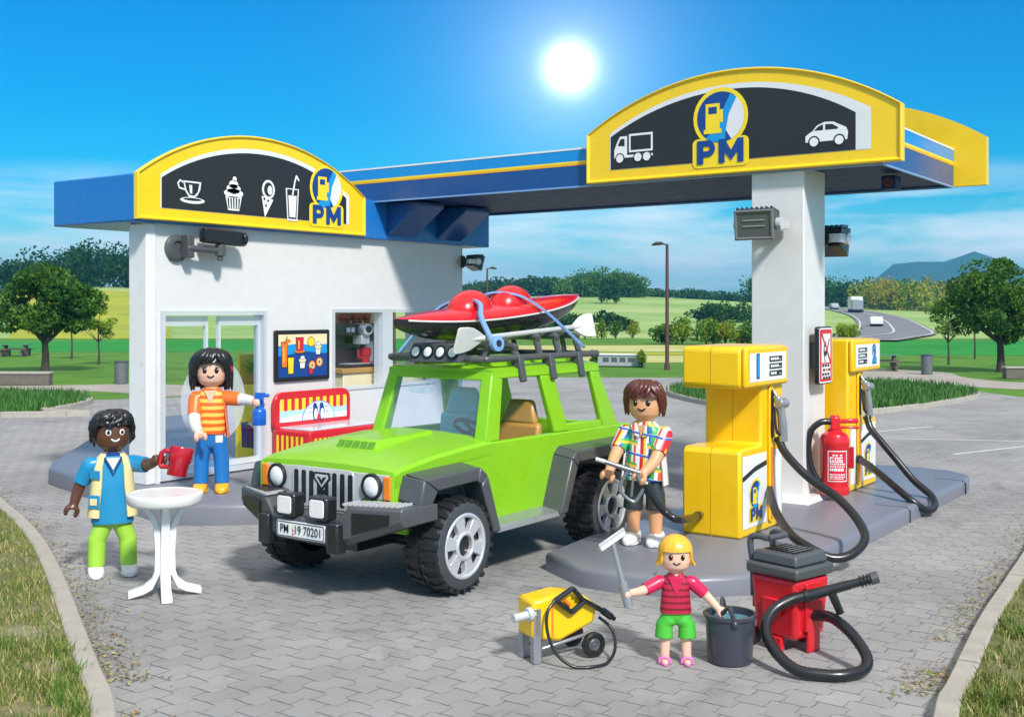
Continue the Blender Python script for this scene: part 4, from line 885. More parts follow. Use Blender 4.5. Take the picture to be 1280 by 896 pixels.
# --- interior
def seat(x, y, mat, lean, hz=1.0, wy=1.0):
    mb = MB(); mb.b2((x-.05, y-.24, .78), (x+.5, y+.24, 1.0)); s = cb(mb, 'seat', mat, bevel=.05)
    mb = MB(); dx = lean
    mb.hexa([(x-.02, y-.27, .9), (x-.02, y+.27, .9), (x-.16, y+.25, .9), (x-.16, y-.25, .9)], [(x-dx*.6, y-.26, 1.50), (x-dx*.6, y+.26, 1.50), (x-dx*.6-.13, y+.24, 1.50), (x-dx*.6-.13, y-.24, 1.50)])
    mb.hexa([(x-dx*.6, y-.22, 1.47), (x-dx*.6, y+.22, 1.47), (x-dx*.6-.14, y+.2, 1.47), (x-dx*.6-.14, y-.2, 1.47)], [(x-dx, y-.15, 1.76), (x-dx, y+.15, 1.76), (x-dx-.10, y+.14, 1.76), (x-dx-.10, y-.14, 1.76)])
    mb.v = [V((p.x, y+(p.y-y)*wy, .9+(p.z-.9)*hz)) for p in mb.v]; cb(mb, 'seat_back', mat, s, bevel=.05)
seat(-.62, .44, 'seat_tan', .14, 1.0, 1.2); seat(-.50, -.30, 'seat_blue', .12, 1.14, 1.25)
mb = MB(); c = V((.20, .46, 1.50)); ax = V((-.55, 0, .83)).normalized(); x_, y_, z_ = frame(ax)
mb.tube([c+(x_*math.cos(2*PI*i/32)+y_*math.sin(2*PI*i/32))*.20 for i in range(33)], .024, 10); mb.tube([c-ax*.02, c-ax*.32], .03); mb.tube([c-y_*.19, c+y_*.19], .018); cb(mb, 'steering_wheel', 'black')
# --- roof rack
mb = MB()
for sg in (1, -1): mb.tube(spline([(.42, sg*.60, 2.275), (.36, sg*.74, 2.275), (.2, sg*.80, 2.275), (-1.0, sg*.80, 2.275), (-1.90, sg*.80, 2.275)], 5), .038, 10)
mb.tube([(.42, -.68, 2.275), (.42, .62, 2.275)], .042, 12); mb.tube([(-1.75, -.8, 2.275), (-1.75, .8, 2.275)], .035)
cab(mb); rack = cb(mb, 'roof_rack', 'charcoal')
for sg in (1, -1):
    for x in (-.22, -.84, -1.45):
        mb = MB(); mb.prism([(x-.04, sg*a, z) for a, z in ((.72, 2.31), (.85, 2.31), (.875, 2.17), (.91, 2.02), (.865, 2.00), (.80, 2.15), (.72, 2.20))], (.10, 0, 0)); cab(mb); cb(mb, 'clamp_hook', 'charcoal', rack, bevel=.012)
    mb = MB(); mb.tube(spline([(.0, sg*.42, 2.28), (-.1, sg*.42, 2.38), (-.35, sg*.42, 2.42), (-.6, sg*.42, 2.51), (-1.5, sg*.42, 2.53), (-1.62, sg*.42, 2.46), (-1.68, sg*.42, 2.28)], 6), .035, 8); cab(mb); cb(mb, 'carrier_rail', 'charcoal', rack)
for x in (-.30, -.75, -1.15, -1.6):
    mb = MB(); h = 2.50 if x < -.5 else 2.40
    mb.tube(spline([(x, -.72, 2.28), (x, -.66, h-.06), (x, -.58, h), (x, .58, h), (x, .66, h-.06), (x, .72, 2.28)], 5), .042, 8); cab(mb); cb(mb, 'carrier_hoop', 'charcoal', rack)
mb = MB(); mb.hexa([(.40, -.16, 2.235), (.40, .56, 2.235), (.56, .56, 2.235), (.56, -.16, 2.235)], [(.40, -.14, 2.445), (.40, .54, 2.445), (.49, .54, 2.445), (.49, -.14, 2.445)]); lbar = cb(mb, 'light_bar', 'charcoal', bevel=.012)
for i in range(4):
    y = -.06+.174*i; n = V((.21, 0, .07)).normalized(); c = V((.522, y, 2.345))
    mb = MB(); mb.lathe(c, n, [(.078, 0), (.078, .016), (.066, .018)]); l = cb(mb, 'spot_lamp', 's_black', lbar)
    mb = MB(); mb.lathe(c+n*.012, n, [(.064, 0), (.045, .012), (.005, .016)]); cb(mb, 'lamp_lens', 'lamp_glass', l)

# ------------------------------------------------------------------ kayak, paddle and straps on the roof; same local axes as the car
def on_car(name, label, cat, loc, group=None): return thing(name, label, cat, (10.175-loc[0], 8.145-loc[1], loc[2]), PI, group)
kay = on_car('kayak', 'red and black kayak with two raised red seats tied on the car roof', 'kayak', (-.80, .08, 2.52)); kay.rotation_euler = (0, R(4.8), PI)
mb = MB(); rings = []; md = MB(); mr = []
Lk = 1.82
for i in range(33):
    t = -1+2*i/32; x = Lk*t; w = .36*max(.02, (1-abs(t)**2.6))**.75; sheer = .25+.09*abs(t)**2.2; keel = -.02+.27*abs(t)**3.0
    rings.append([V((x, y*w, keel+(sheer-keel)*q)) for y, q in ((-1, 1), (-.97, .72), (-.8, .35), (-.45, .08), (0, 0), (.45, .08), (.8, .35), (.97, .72), (1, 1))])
    mr.append([V((x, y*w*1.02, sheer+.12*q*(1-abs(t)**3)+.005)) for y, q in ((-1, -.22), (-1.0, .05), (-.8, .55), (-.4, .9), (0, 1), (.4, .9), (.8, .55), (1.0, .05), (1, -.22))])
mb.loft(rings); mb.build('hull', 'black', kay, smooth=60)
md.loft(mr); dk = md.build('deck', 'kayak_red', kay, smooth=60)
ml = MB()
for sg in (1, -1): ml.tube([V((r_[0 if sg < 0 else 8].x, r_[0 if sg < 0 else 8].y*1.012, r_[0].z-.012)) for r_ in mr[1:-1]], .011, 6)
ml.build('white_trim', 'white', kay)
for x in (.50, -.30):
    mb = MB(); mb.ball((x, 0, .28), (.34, .25, .285), 24); mb.build('seat_dome', 'kayak_red', kay, smooth=60)
pad = on_car('paddle', 'pale grey double bladed paddle strapped along the roof rack', 'paddle', (0, 0, 0))
mb = MB(); a, b = V((.22, .62, 2.50)), V((-1.62, .64, 2.60)); mb.tube([a, b], .030, 12); sh = mb.build('shaft', 'silver', pad)
def blade(c, d, up, L0, mat):
    mb = MB(); d = d.normalized(); up = (up-d*up.dot(d)).normalized(); n = d.cross(up); out = [(-.02, .035), (.10, .085), (.22, .128), (.34, .145), (.50, .15), (.535, .13)]
    po = [c+d*(s*L0)+up*w for s, w in out]+[c+d*(s*L0)-up*w for s, w in reversed(out)]
    mb.prism([p-n*.012 for p in po], n*.024); mb.tube([c-d*.02, c+d*.28*L0], [.034, .008], 10); return mb
blade(a+V((.0, 0, 0)), a-b, V((0, .35, 1)), .85, 0).build('blade', 'white', pad, bevel=.006)
blade(b, b-a, V((0, -.2, 1)), .85, 0).build('blade', 'white', pad, bevel=.006)
def strapband(pts, w, mat, wd):
    mb = MB(); P = spline(pts, 7); rings = []
    wd = V(wd).normalized()
    for i, p in enumerate(P):
        t = (P[min(i+1, len(P)-1)]-P[max(i-1, 0)]).normalized(); n = t.cross(wd).normalized()
        rings.append([p+wd*w/2+n*.012, p-wd*w/2+n*.012, p-wd*w/2-n*.012, p+wd*w/2-n*.012])
    mb.loft(rings); return mb
s1 = on_car('tie_down_strap', 'pale blue strap over the kayak bow ending in a round eyelet by the paddle blade', 'strap', (-.08, .06, 2.42), 'blue kayak straps')
strapband([(.28, .72, .02), (.24, .60, .14), (.16, .44, .32), (.0, .30, .46), (-.12, .0, .52), (-.05, -.30, .42), (.1, -.55, .12), (.25, -.66, -.10)], .07, 'strap', (1, 0, 0)).build('strap_band', 'strap', s1, smooth=40)
mb = MB(); mb.lathe((.28, .73, .02), (.2, 1, .1), [(.085, 0), (.085, .05), (.04, .06), (.04, .03)]); ey = mb.build('eyelet', 'strap', s1); mb = MB(); mb.lathe((.28, .74, .02), (.2, 1, .1), [(.036, .02), (.036, .05), (.002, .052)]); mb.build('stud', 'black', ey)
s2 = on_car('tie_down_strap', 'pale blue strap over the middle of the kayak slanting down to the rear rail', 'strap', (-.55, .06, 2.38), 'blue kayak straps')
strapband([(-.98, .78, -.02), (-.78, .62, .22), (-.58, .42, .46), (-.40, .22, .60), (-.26, -.1, .62), (-.20, -.4, .42), (-.2, -.68, -.06)], .055, 'strap', (1, 0, .3)).build('strap_band', 'strap', s2, smooth=40)
# ------------------------------------------------------------------ fuel pumps (front faces -Y); profile is a C in (x, z)
def display(st, x, y, s):
    for i in range(3):
        y0 = y-.085*i
        st.rect(x, y0-.032, x+.38, y0+.032, 's_black', 2)
        for k in range(4 if i < 2 else 3): st.rect(x+.03+.062*k, y0-.014, x+.082+.062*k, y0+.016, 's_white', 3)
        st.rect(x+.29, y0-.014, x+.30, y0+.004, 's_white', 3); st.rect(x+.315, y0-.014, x+.345, y0-.004, 's_white', 3)
def make_pump(x0, y0, mirror, num, label):
    p = thing('fuel_pump', label, 'fuel pump', (x0, y0, 0.2), 0, 'yellow fuel pumps on the island')
    Wd, D = 1.25, .73; fx = (lambda x: Wd-x) if mirror else (lambda x: x)
    def bx(mb, a, b): mb.b2((fx(a[0]), a[1], a[2]), (fx(b[0]), b[1], b[2]))
    for nm, y1, y2 in (('housing', 0, D), ('seam', D*.5-.004, D*.5+.004)):
        mb = MB(); c = [(0, 0), (Wd, 0), (Wd, 2.19), (.05, 2.19), (0, 2.14), (0, 1.74), (.05, 1.70), (.60, 1.70), (.60, 1.02), (.05, 1.02), (0, .96)]
        q = 0 if nm == 'housing' else .0015; cx_ = Wd/2; mb.prism([(fx(x+(q if x > cx_ else -q)), y1, z+(q if z > 1 else -q)) for x, z in c], (0, y2-y1, 0)); body = mb.build(nm, 'yellow' if not q else 'seam_yellow', p, bevel=.03 if not q else 0)
        if nm == 'housing': fb = body
    mb = MB(); mb.prism([(fx(x), .0, z) for x, z in ((.02, 1.715), (Wd, 1.715), (Wd, 2.18), (.02, 2.18))], (0, -.07, 0))   # display hood standing proud
    hd = mb.build('display_head', 'yellow', p, bevel=.03)
    st = Sticker((0, -.07, 0), (1, 0, 0), (0, 0, 1)); st.rect(.10, 1.78, 1.17, 2.11, 's_white', 0)
    if not mirror: display(st, .66, 2.03, 1); nx = .33
    else: display(st, .22, 2.03, 1); nx = .93
    st.build('display_panel', hd); text('number', num, .33, (nx, -.07, 1.945), (1, 0, 0), (0, 0, 1), 's_blue', hd, .034, .9); text('number_face', num, .33, (nx, -.07, 1.945), (1, 0, 0), (0, 0, 1), 's_cyan', hd, .014, .9, lift=.010)
    st = Sticker((0, 0, 0), (1, 0, 0), (0, 0, 1))
    a, b = (.06, .74) if not mirror else (.50, 1.19)
    st.rect(a, .10, b, .93, 's_white', 0); st.poly([(a, .10), (b, .10), (b, .80), (a+(b-a)*.5, .76), (a, .68)], 's_lgrey', 1); st.poly([(a, .10), (b-.1, .10), (a+.2, .45), (a, .52)], 's_white', 1.5)
    st.poly([(a, .64), (a+(b-a)*.5, .73), (b, .775), (b, .835), (a+(b-a)*.5, .79), (a, .70)], 's_black', 2)
    logo_PM(st, (a+b)/2+.02, .15, .50, 3, 1.0)
    e0, e1 = (.90, 1.16) if not mirror else (.09, .30)
    st.rect(e0+.08 if not mirror else e0, .10, e1+.03, .93, 's_white', 0)
    st.build('front_print', fb)
    sx = .84 if not mirror else .41
    mb = MB(); mb.prism([(sx+x, -.004, z) for x, z in rrect(-.065, .08, .065, 1.70, .06)], (0, -.03, 0)); sl_ = mb.build('holster_rail', 'yellow', p, bevel=.012)
    mb = MB(); mb.prism([(sx+x, -.036, z) for x, z in rrect(-.042, 1.08, .042, 1.66, .04)], (0, -.004, 0)); mb.build('holster_slot', 's_black', sl_, smooth=0)
    mb = MB(); mb.prism([(sx+x, -.036, z) for x, z in rrect(-.035, .11, .035, .98, .034)], (0, -.003, 0)); mb.build('hose_slot', 'orange', sl_, smooth=0)
    return p, sx
def nozzle(mb, mh, s=1.0):   # pistol nozzle in local axes: grip along -Z, spout up to +Z, body proud along -Y
    pass
pump1, sx1 = make_pump(12.03, 5.42, False, '1', 'nearer yellow fuel pump numbered 1 beside the man in the plaid shirt')
pump2, sx2 = make_pump(16.02, 5.56, True, '2', 'farther yellow fuel pump numbered 2 behind the fire extinguisher')
def hung_nozzle(p, sx, label):
    n = thing('fuel_nozzle', label, 'fuel nozzle', (p.location.x+sx, p.location.y, .2), 0, 'grey nozzles hanging on the pumps')
    mb = MB(); mb.tube(spline([(0, -.05, 1.64), (0, -.09, 1.58), (0, -.13, 1.48), (.03, -.15, 1.25), (.05, -.15, 1.05)], 5), [.02]*6+[.05]*8+[.055]*7, 12); b = mb.build('nozzle_body', 'grey_metal', n)
    mb = MB(); mb.box((.02, -.13, 1.50), (.13, .09, .13)); mb.cyl((-.05, -.13, 1.50), (.10, -.17, 1.50), .055); mb.build('nozzle_head', 'grey_metal', b, bevel=.012)
    mb = MB(); mb.tube(spline([(-.03, -.08, 1.46), (-.07, -.10, 1.3), (-.06, -.12, 1.16), (.02, -.14, 1.12)], 4), .017, 8); mb.build('trigger_guard', 'black', b)
    return n
hung_nozzle(pump1, sx1, 'grey fuel nozzle hanging on the front of pump number 1'); hung_nozzle(pump2, sx2, 'grey fuel nozzle hanging on the front of pump number 2')
def hose(name, label, pts, r, cat='hose', group=None, collars=()):
    t = thing(name, label, cat, pts[0], 0, group); o = V(pts[0])
    mb = MB(); P = [p-o for p in spline(pts, 9)]; mb.tube(P, r, 12); h = mb.build('rubber_hose', 'rubber', t, smooth=60)
    for k in (0, -1):
        a = P[k]; b = P[4 if k == 0 else -5]; c = MB(); c.tube([a, a+(b-a)*.6], r*1.18, 14); c.build('hose_collar', 'black', t)
    return t
# ------------------------------------------------------------------ people: jointed toy people; +X is forward, +Y is their left
def cv(dx, dz, df, rz, s=1.0):    # offsets to the right / up / towards the viewer -> the figure's own axes
    w = RT*dx-FW*df; c, n = math.cos(-rz), math.sin(-rz)
    return V(((c*w.x-n*w.y)/s, (n*w.x+c*w.y)/s, dz/s))
def sup(z, wx, wy, n=32, p=2.7, cx=0.0, cy=0.0):
    out = []
    for k in range(n):
        a = 2*PI*k/n; c, q = math.cos(a), math.sin(a)
        out.append(V((cx+wx*math.copysign(abs(c)**(2/p), c), cy+wy*math.copysign(abs(q)**(2/p), q), z)))
    return out
def remesh(mb, name, mat, parent, voxel=0.013):
    me = bpy.data.meshes.new('raw'); me.from_pydata([tuple(p) for p in mb.v], [], mb.f)
    o = bpy.data.objects.new('raw', me); COL.objects.link(o)
    bm = bmesh.new(); bm.from_mesh(me); bmesh.ops.recalc_face_normals(bm, faces=bm.faces); bm.to_mesh(me); bm.free()
    r = o.modifiers.new('r', 'REMESH'); r.mode = 'VOXEL'; r.voxel_size = voxel; r.use_smooth_shade = True
    sm = o.modifiers.new('s', 'SMOOTH'); sm.iterations = 5; sm.factor = .5
    new = bpy.data.meshes.new_from_object(o.evaluated_get(bpy.context.evaluated_depsgraph_get()))
    bpy.data.objects.remove(o); bpy.data.meshes.remove(me)
    new.name = name; new.materials.clear(); new.materials.append(M[mat]); new.polygons.foreach_set('use_smooth', [True]*len(new.polygons))
    ob = bpy.data.objects.new(name, new); COL.objects.link(ob); ob.parent = parent; return ob
def clamp_hand(mb, c, grip, out, r=.058, t=.026, h=.045):   # open ring round the grip axis, its gap facing away from the wrist
    g = V(grip).normalized(); o = (V(out)-g*V(out).dot(g)).normalized(); q = g.cross(o); c = V(c)
    rings = []
    for i in range(15):
        a = R(38+(360-76)*i/14); d = o*math.cos(a)+q*math.sin(a); e = 1 if 0 < i < 14 else .75
        rings.append([c+d*(r+t*math.cos(b)*e)+g*(h*math.sin(b)*e) for b in [2*PI*k/10 for k in range(10)]])
    mb.loft(rings)
HD = {}
def head_radius(z): 
    p = [(-.185, .06), (-.17, .11), (-.13, .152), (-.06, .172), (.05, .174), (.12, .155), (.17, .10), (.19, .02)]
    for (a, b), (c, d) in zip(p[:-1], p[1:]):
        if a <= z <= c: return b+(d-b)*(z-a)/(c-a)
    return .02
def figure(label, loc, rz, s, skin, zh, zs, hs, hands, grips, hair, hair_mat, wide=1.0, shoe='white_bright', legs='long', yaw=0.0, stance=.118, cat='toy person'):
    f = thing('person', label, cat, loc, rz, None, s)
    hc_ = V((0, 0, zs+.05+.185*hs))
    mb = MB()
    zz = [-.185, -.17, -.13, -.06, .05, .12, .17, .19]
    mb.lathe(hc_, (0, 0, 1), [(head_radius(z)*hs, z*hs) for z in zz], 28)
    mb.cyl((0, 0, zs-.06), (0, 0, zs+.12), .085*hs**.5, .078*hs**.5)
    mb.loft([sup(zh-.03, .105, .17*wide), sup(zh+.25, .10, .16*wide), sup(zs-.10, .095, .175*wide), sup(zs-.02, .08, .13*wide), sup(zs+.03, .06, .07)])
    arms = []
    for sg, (elb, wr), gp in ((1, hands[0], grips[0]), (-1, hands[1], grips[1])):
        sh = V((0, sg*.215*wide, zs-.10)); e = V(elb); w = V(wr)
        P = spline([sh, e, w], 6); n = len(P)
        mb.tube([V((0, sg*.12*wide, zs-.09))]+P, [.07]+[.078-.028*i/(n-1) for i in range(n)], 14)
        d = (w-e).normalized(); mb.ball(w+d*.0, .05, 12); clamp_hand(mb, w+d*.085, gp, d, .058, .026, .05); arms.append((sh, e, w, w+d*.085))
    for sg in (1, -1):
        mb.tube([(0, sg*.085, zh+.06), (0, sg*stance, zh*.5), (0.01, sg*(stance+.008), .10), (0.02, sg*(stance+.008), .03)], [.085, .078, .066, .06], 16)
    remesh(mb, 'body', skin, f)
    fy = math.cos(yaw); 
    # face
    def onhead(az, z, k=0.0): 
        rr = head_radius(z)*hs+k; return hc_+V((rr*math.cos(az+yaw), rr*math.sin(az+yaw), z*hs))
    def disc(name, az, z, ry, rzz, mat, parent=f, dep=.006, off=0.0):
        m_ = MB(); c = onhead(az, z, off); m_.at(c, az+yaw); m_.ball((0, 0, 0), (dep, ry*hs, rzz*hs), 16); m_.at(); return m_.build(name, mat, parent, smooth=60)
    for sg in (1, -1):
        if hair == 'curly':
            e = disc('eye', sg*.40, .012, .029, .032, 's_white'); disc('pupil', sg*.39, .012, .017, .020, 'eye', e, .006, .005)
        else:
            e = disc('eye', sg*.40, .0, .026, .034, 'eye'); disc('glint', sg*.40+.05, .014, .006, .007, 's_white', e, .004, .005)
        if hair == 'bob':
            m_ = MB()
            for k in (-1, 0, 1): m_.tube([onhead(sg*(.42+k*.07), .034-.006*abs(k), .002), onhead(sg*(.47+k*.12), .060-.010*k, .007)], [.006, .002], 6)
            m_.build('lashes', 'eye', e)
    m_ = MB(); m_.tube([onhead(-.24+.48*i/10, -.078+.026*(2*i/10-1)**2, .0) for i in range(11)], [.004]+[.009]*9+[.004], 8)
    mo = m_.build('mouth', 's_white' if hair == 'curly' else 'eye', f)
    # hair cap
    k_ = {'bob': 1.10, 'short': 1.02, 'curly': 1.03}.get(hair, 1.0); top, z0, Rr = .235*hs*k_, .02*hs, .198*hs*k_
    na, nl = 72, 16
    def low(a):
        a = abs(math.atan2(math.sin(a), math.cos(a)))
        t = lambda p, q: max(0, min(1, (a-p)/(q-p)))
        if hair == 'short': return (.085-.04*math.sin(2.2*a+.5)) if a < .95 else (.06-.16*t(.95, 1.35)-.03*t(1.35, 2.2))
        if hair == 'bob': return (.10 - .06*t(.3, .95)) if a < .95 else (.04-.24*t(.95, 1.25)-.02*t(2, 3))
        if hair == 'bowl': return .062 if a < .92 else (.062-.17*t(.92, 1.15))
        return (.085 if a < .9 else .085-.17*t(.9, 1.5)-.06*t(1.5, 2.6))   # curly
    vs = []; outer = []; inner = []
    for j in range(na):
        a = 2*PI*j/na; zl = low(a)*hs; ro = []; ri = []
        for i in range(nl+1):
            t = i/nl; z = top-(top-zl)*(1-math.cos(t*PI/2))**.85 if i else top
            u = max(0.0, (z-z0)/(top-z0)); r = Rr*math.sqrt(max(0.0, 1-u**2.3)) if u > 0 else Rr*(1+ (0.25 if hair == 'bob' else .1)*(z0-z))
            if hair == 'bowl' and z < -.02*hs and abs(math.atan2(math.sin(a), math.cos(a))) > .9: r += .030*((-.02*hs-z)/.10)**2
            lock = 1+(.030*math.sin(9*a+5*t+2*math.sin(2*a))+.018*math.sin(23*a-7*t))*min(1, t*1.6)*({'bowl': .35, 'curly': 1.5}.get(hair, 1.0))
            if hair == 'curly': lock += .035*math.sin(14*a+3)*math.sin(11*t+2*a)+.02*math.sin(31*a+17*t)
            ro.append(V((r*lock*math.cos(a+yaw), r*lock*math.sin(a+yaw), z))); rr = max(r-.045*hs, 0)
            ri.append(V((rr*math.cos(a+yaw), rr*math.sin(a+yaw), z-.035*hs*(1-t)+.004)))
        vs.append(ro+list(reversed(ri)))
    m_ = MB(); m_.at(hc_); n = len(vs[0])
    m_.add([p for c in vs for p in c], [(j*n+i, j*n+i+1, ((j+1) % na)*n+i+1, ((j+1) % na)*n+i) for j in range(na) for i in range(n-1)]); m_.at()
    h = m_.build('hair', hair_mat, f, smooth=50)
    # moulded locks lying half sunk in the cap, swept back from a parting
    ms = MB(); rr_ = random.Random(len(label)); nk, tw, wl = {'short': (30, .55, .030), 'bob': (36, .42, .040), 'curly': (40, 1.0, .030), 'bowl': (0, 0, 0)}[hair]
    for k in range(nk):
        a0 = 2*PI*k/nk+rr_.uniform(-.08, .08); pts = []; sg = 1 if math.sin(a0-.5) > 0 else -1; nn = rr_.choice((13, 15, 16)); i0 = rr_.choice((2, 3, 5))
        for i in range(i0, nn+1):
            u = (i-i0)/(nn-i0); a = a0+sg*tw*(u**1.4-.4)*.8+(.10*math.sin(3*u*PI+k) if hair == 'curly' else 0)
            fa = a/(2*PI)*na; j0 = int(math.floor(fa)) % na; p = vs[j0][i].lerp(vs[(j0+1) % na][i], fa-math.floor(fa)); pts.append(hc_+V((p.x*1.0, p.y*1.0, p.z+.004)))
        if hair != 'curly' or rr_.random() < .7: pts.append(pts[-1]+(pts[-1]-pts[-2])*.8+V((0, 0, -.012*hs)))
        m_n = len(pts); ms.tube(pts, [hs*wl*math.sin(PI*min(1, (i+.6)/m_n))**.6*(.75 if i < 2 else 1) for i in range(m_n)], 8)
    if nk: ms.build('hair_locks', hair_mat, h, smooth=60)
    # shoes
    for sg in (1, -1):
        y = sg*(stance+.012)
        if shoe == 'sandal':
            m_ = MB(); m_.loft([[V((x*.135+.05, y+q*.062, z)) for x, q in [(math.cos(2*PI*k/20), math.sin(2*PI*k/20)) for k in range(20)]] for z in (0, .028)]); so_ = m_.build('sandal', 'pink', f, bevel=.006)
            m_ = MB()
            for x in (.10, .02): m_.tube([V((x, y+.075*math.cos(PI*k/10), .02+.075*math.sin(PI*k/10))) for k in range(11)], .017, 8)
            m_.build('sandal_straps', 'pink', so_)
            m_ = MB(); m_.ball((.085, y, .035), (.085, .052, .035), 16); m_.build('foot', skin, so_, smooth=60)
        else:
            m_ = MB(); rings = []
            for x, w_, hh in ((-.105, .05, .09), (-.092, .074, .13), (-.02, .082, .155), (.05, .084, .125), (.13, .080, .092), (.185, .060, .07), (.20, .034, .05)):
                rings.append([V((x, y+w_*math.copysign(abs(math.cos(b))**.8, math.cos(b)), .002+hh*.5+hh*.5*math.copysign(abs(math.sin(b))**.8, math.sin(b)))) for b in [2*PI*k/16 for k in range(16)]])
            m_.loft(rings); so_ = m_.build('shoe', shoe, f, smooth=60)
            m_ = MB(); m_.loft([[V((.046+.158*x, y+.088*q, z)) for x, q in [(math.cos(2*PI*k/24), math.sin(2*PI*k/24)) for k in range(24)]] for z in (0, .03)]); m_.build('sole', shoe, so_, bevel=.008)
            m_ = MB()
            for x in (.035, .07, .10): m_.tube([V((x, y-.035, .125-(x-.03)*.55)), V((x+.012, y, .140-(x-.03)*.55)), V((x, y+.035, .125-(x-.03)*.55))], .008, 6)
            m_.build('laces', shoe, so_)
    return f, arms, hc_
def shirt(f, zh, zs, arms, mat, sleeve=.48, wide=1.0, name='shirt', sleeve_mat=None, hem=0.0, neck=.0, flare=0.02):
    mb = MB()
    mb.loft([sup(zh+hem, .128+flare, .192*wide+flare), sup(zh+hem+.02, .130+flare, .196*wide+flare), sup(zh+.3, .122, .185*wide), sup(zs-.10, .115, .195*wide), sup(zs-.03, .10, .165*wide), sup(zs+.012, .085, .11), sup(zs+.03, .085, .092)])
    o = mb.build(name, mat, f, smooth=60)
    if sleeve:
        for sh, e, w, hnd in arms:
            P = spline([sh, e, w], 8); n = max(3, int(len(P)*sleeve)); m_ = MB()
            sd = V((0, -math.copysign(.07, sh.y), .02))
            m_.ball(sh, (.088, .088, .088), 16); m_.tube([sh+sd]+P[:n], [.07]+[.094-.012*i/n for i in range(n)], 18); m_.build('sleeve', sleeve_mat or mat, o, smooth=60)
    return o
def trousers(f, zh, mat, end, stance=.118, wide=1.0, r0=.1, r1=.088):
    mb = MB()
    mb.loft([sup(zh-.14, .085, .10*wide), sup(zh-.10, .108, .155*wide), sup(zh-.03, .115, .178*wide), sup(zh+.05, .113, .178*wide)])
    for sg in (1, -1): mb.tube([(0, sg*.09, zh-.02), (0, sg*.092, zh-.12), (0.0, sg*stance, (zh+end)/2), (0.012, sg*(stance+.008), end)], [.098, r0, r0*.93, r1], 20)
    return remesh(mb, 'trousers' if end < .25 else 'shorts', mat, f, .012)
def openvest(f, zh, zs, mat, name, gap0, gap1, wide=1.0, hem=-.06, out=.03, th=.022):
    rings = []
    for z, wx, wy, gp in ((zh+hem, .165+out, .225*wide+out, gap0), (zh+.1, .150+out, .212*wide+out, gap0), (zh+.32, .128+out, .198*wide+out*.7, gap0*.9), (zs-.12, .118+out, .185*wide+out*.5, gap1), (zs-.02, .10+out*.8, .150*wide+out*.3, gap1), (zs+.035, .075+out*.5, .105, gap1)):
        o_ = []; i_ = []
        for k in range(41):
            a = gp+(2*PI-2*gp)*k/40; c, q = math.cos(a), math.sin(a); c = math.copysign(abs(c)**.78, c); q = math.copysign(abs(q)**.78, q)
            o_.append(V((wx*c, wy*q, z))); i_.append(V(((wx-th)*c, (wy-th)*q, z)))
        rings.append(o_+list(reversed(i_)))
    mb = MB(); mb.loft(rings); return mb.build(name, mat, f, smooth=50, bevel=.004)
def patch(f, parent, z, az, w, h, wx, wy, mat, name, k=.004):   # small panel on the garment's curved front
    c, q = math.cos(az), math.sin(az); p = V((wx*math.copysign(abs(c)**.78, c), wy*math.copysign(abs(q)**.78, q), z)); ang = math.atan2(q/wy, c/wx)
    mb = MB(); mb.at(p, ang); mb.box((k, 0, 0), (.014, w, h)); mb.at(); return mb.build(name, mat, parent, bevel=.004)
def facing(deg): d = -FW*math.cos(R(deg))+RT*math.sin(R(deg)); return math.atan2(d.y, d.x)   # degrees turned to the viewer's right
def arm(rz, s, elb, wr): return (cv(*elb, rz, s), cv(*wr, rz, s))
def arm2(rz, s, wr, sg, zs, wide=1.0, drop=.03, back=.02):   # the elbow sits a little below and behind the straight line
    sh = V((0, sg*.215*wide, zs-.10)); w = cv(*wr, rz, s); L0 = .60; d = w-sh
    if d.length > L0: w = sh+d.normalized()*L0
    e = sh*.48+w*.52+V((-back, sg*.02, -drop)); return (e, w)
# the man by the table, mug in his outstretched left hand
rz = facing(22); s = 1.0; loc = (7.37, 10.48, 0.004); zh, zs = .66, 1.27
h_l = arm2(rz, s, (.50, 1.22, .14), 1, zs); h_r = arm2(rz, s, (-.37, .77, .10), -1, zs, drop=0, back=.03)
mugaxis = V((0, .12, 1))
fig, arms, hcn = figure('man in a cream vest and lime trousers holding a red mug by the table', loc, rz, s, 'skin_dark', zh, zs, 1.02, (h_l, h_r), (mugaxis, V((.9, 0, -.3))), 'curly', 'hair_black', yaw=.12, stance=.155)
trousers(fig, zh, 'lime', .10, .155); sh_ = shirt(fig, zh, zs, arms, 'teal', .52, hem=-.10)
vest = openvest(fig, zh, zs, 'cream', 'vest', .52, .50, hem=-.03)
col = MB(); col.loft([sup(zs-.0, .098, .118), sup(zs+.03, .10, .112), sup(zs+.034, .088, .10), sup(zs+.0, .085, .10)]); col.build('collar', 's_blue', vest, smooth=50)
mb = MB(); mb.prism([V((.126, y, z)) for y, z in ((-.07, zs-.02), (.07, zs-.02), (0, zs-.15))], (.01, 0, .0)); mb.build('undershirt', 'white', sh_, bevel=.003)
mb = MB(); mb.tube([V((.136, -.085, zs-.01)), V((.142, 0, zs-.19)), V((.136, .085, zs-.01))], .011, 8); mb.build('neckline', 'navy_band', sh_)
patch(fig, vest, zh+.42, -.85, .12, .09, .162, .222, 'teal', 'chest_pocket'); patch(fig, vest, zh+.14, -.78, .13, .14, .182, .246, 'teal', 'lower_pocket'); patch(fig, vest, zh+.14, -.78, .08, .07, .186, .252, 'cream', 'pocket_flap', .008)
def place(o, f, p): w = f.location+Matrix.Rotation(f.rotation_euler.z, 3, 'Z') @ (V(p)*f.scale.x); o.location = w
mug = thing('mug', 'oversized red mug held out by the man in the cream vest', 'mug'); place(mug, fig, arms[0][3]+(arms[0][2]-arms[0][1]).normalized()*.02)
mug.rotation_euler = (R(-8), R(10), facing(90)); 
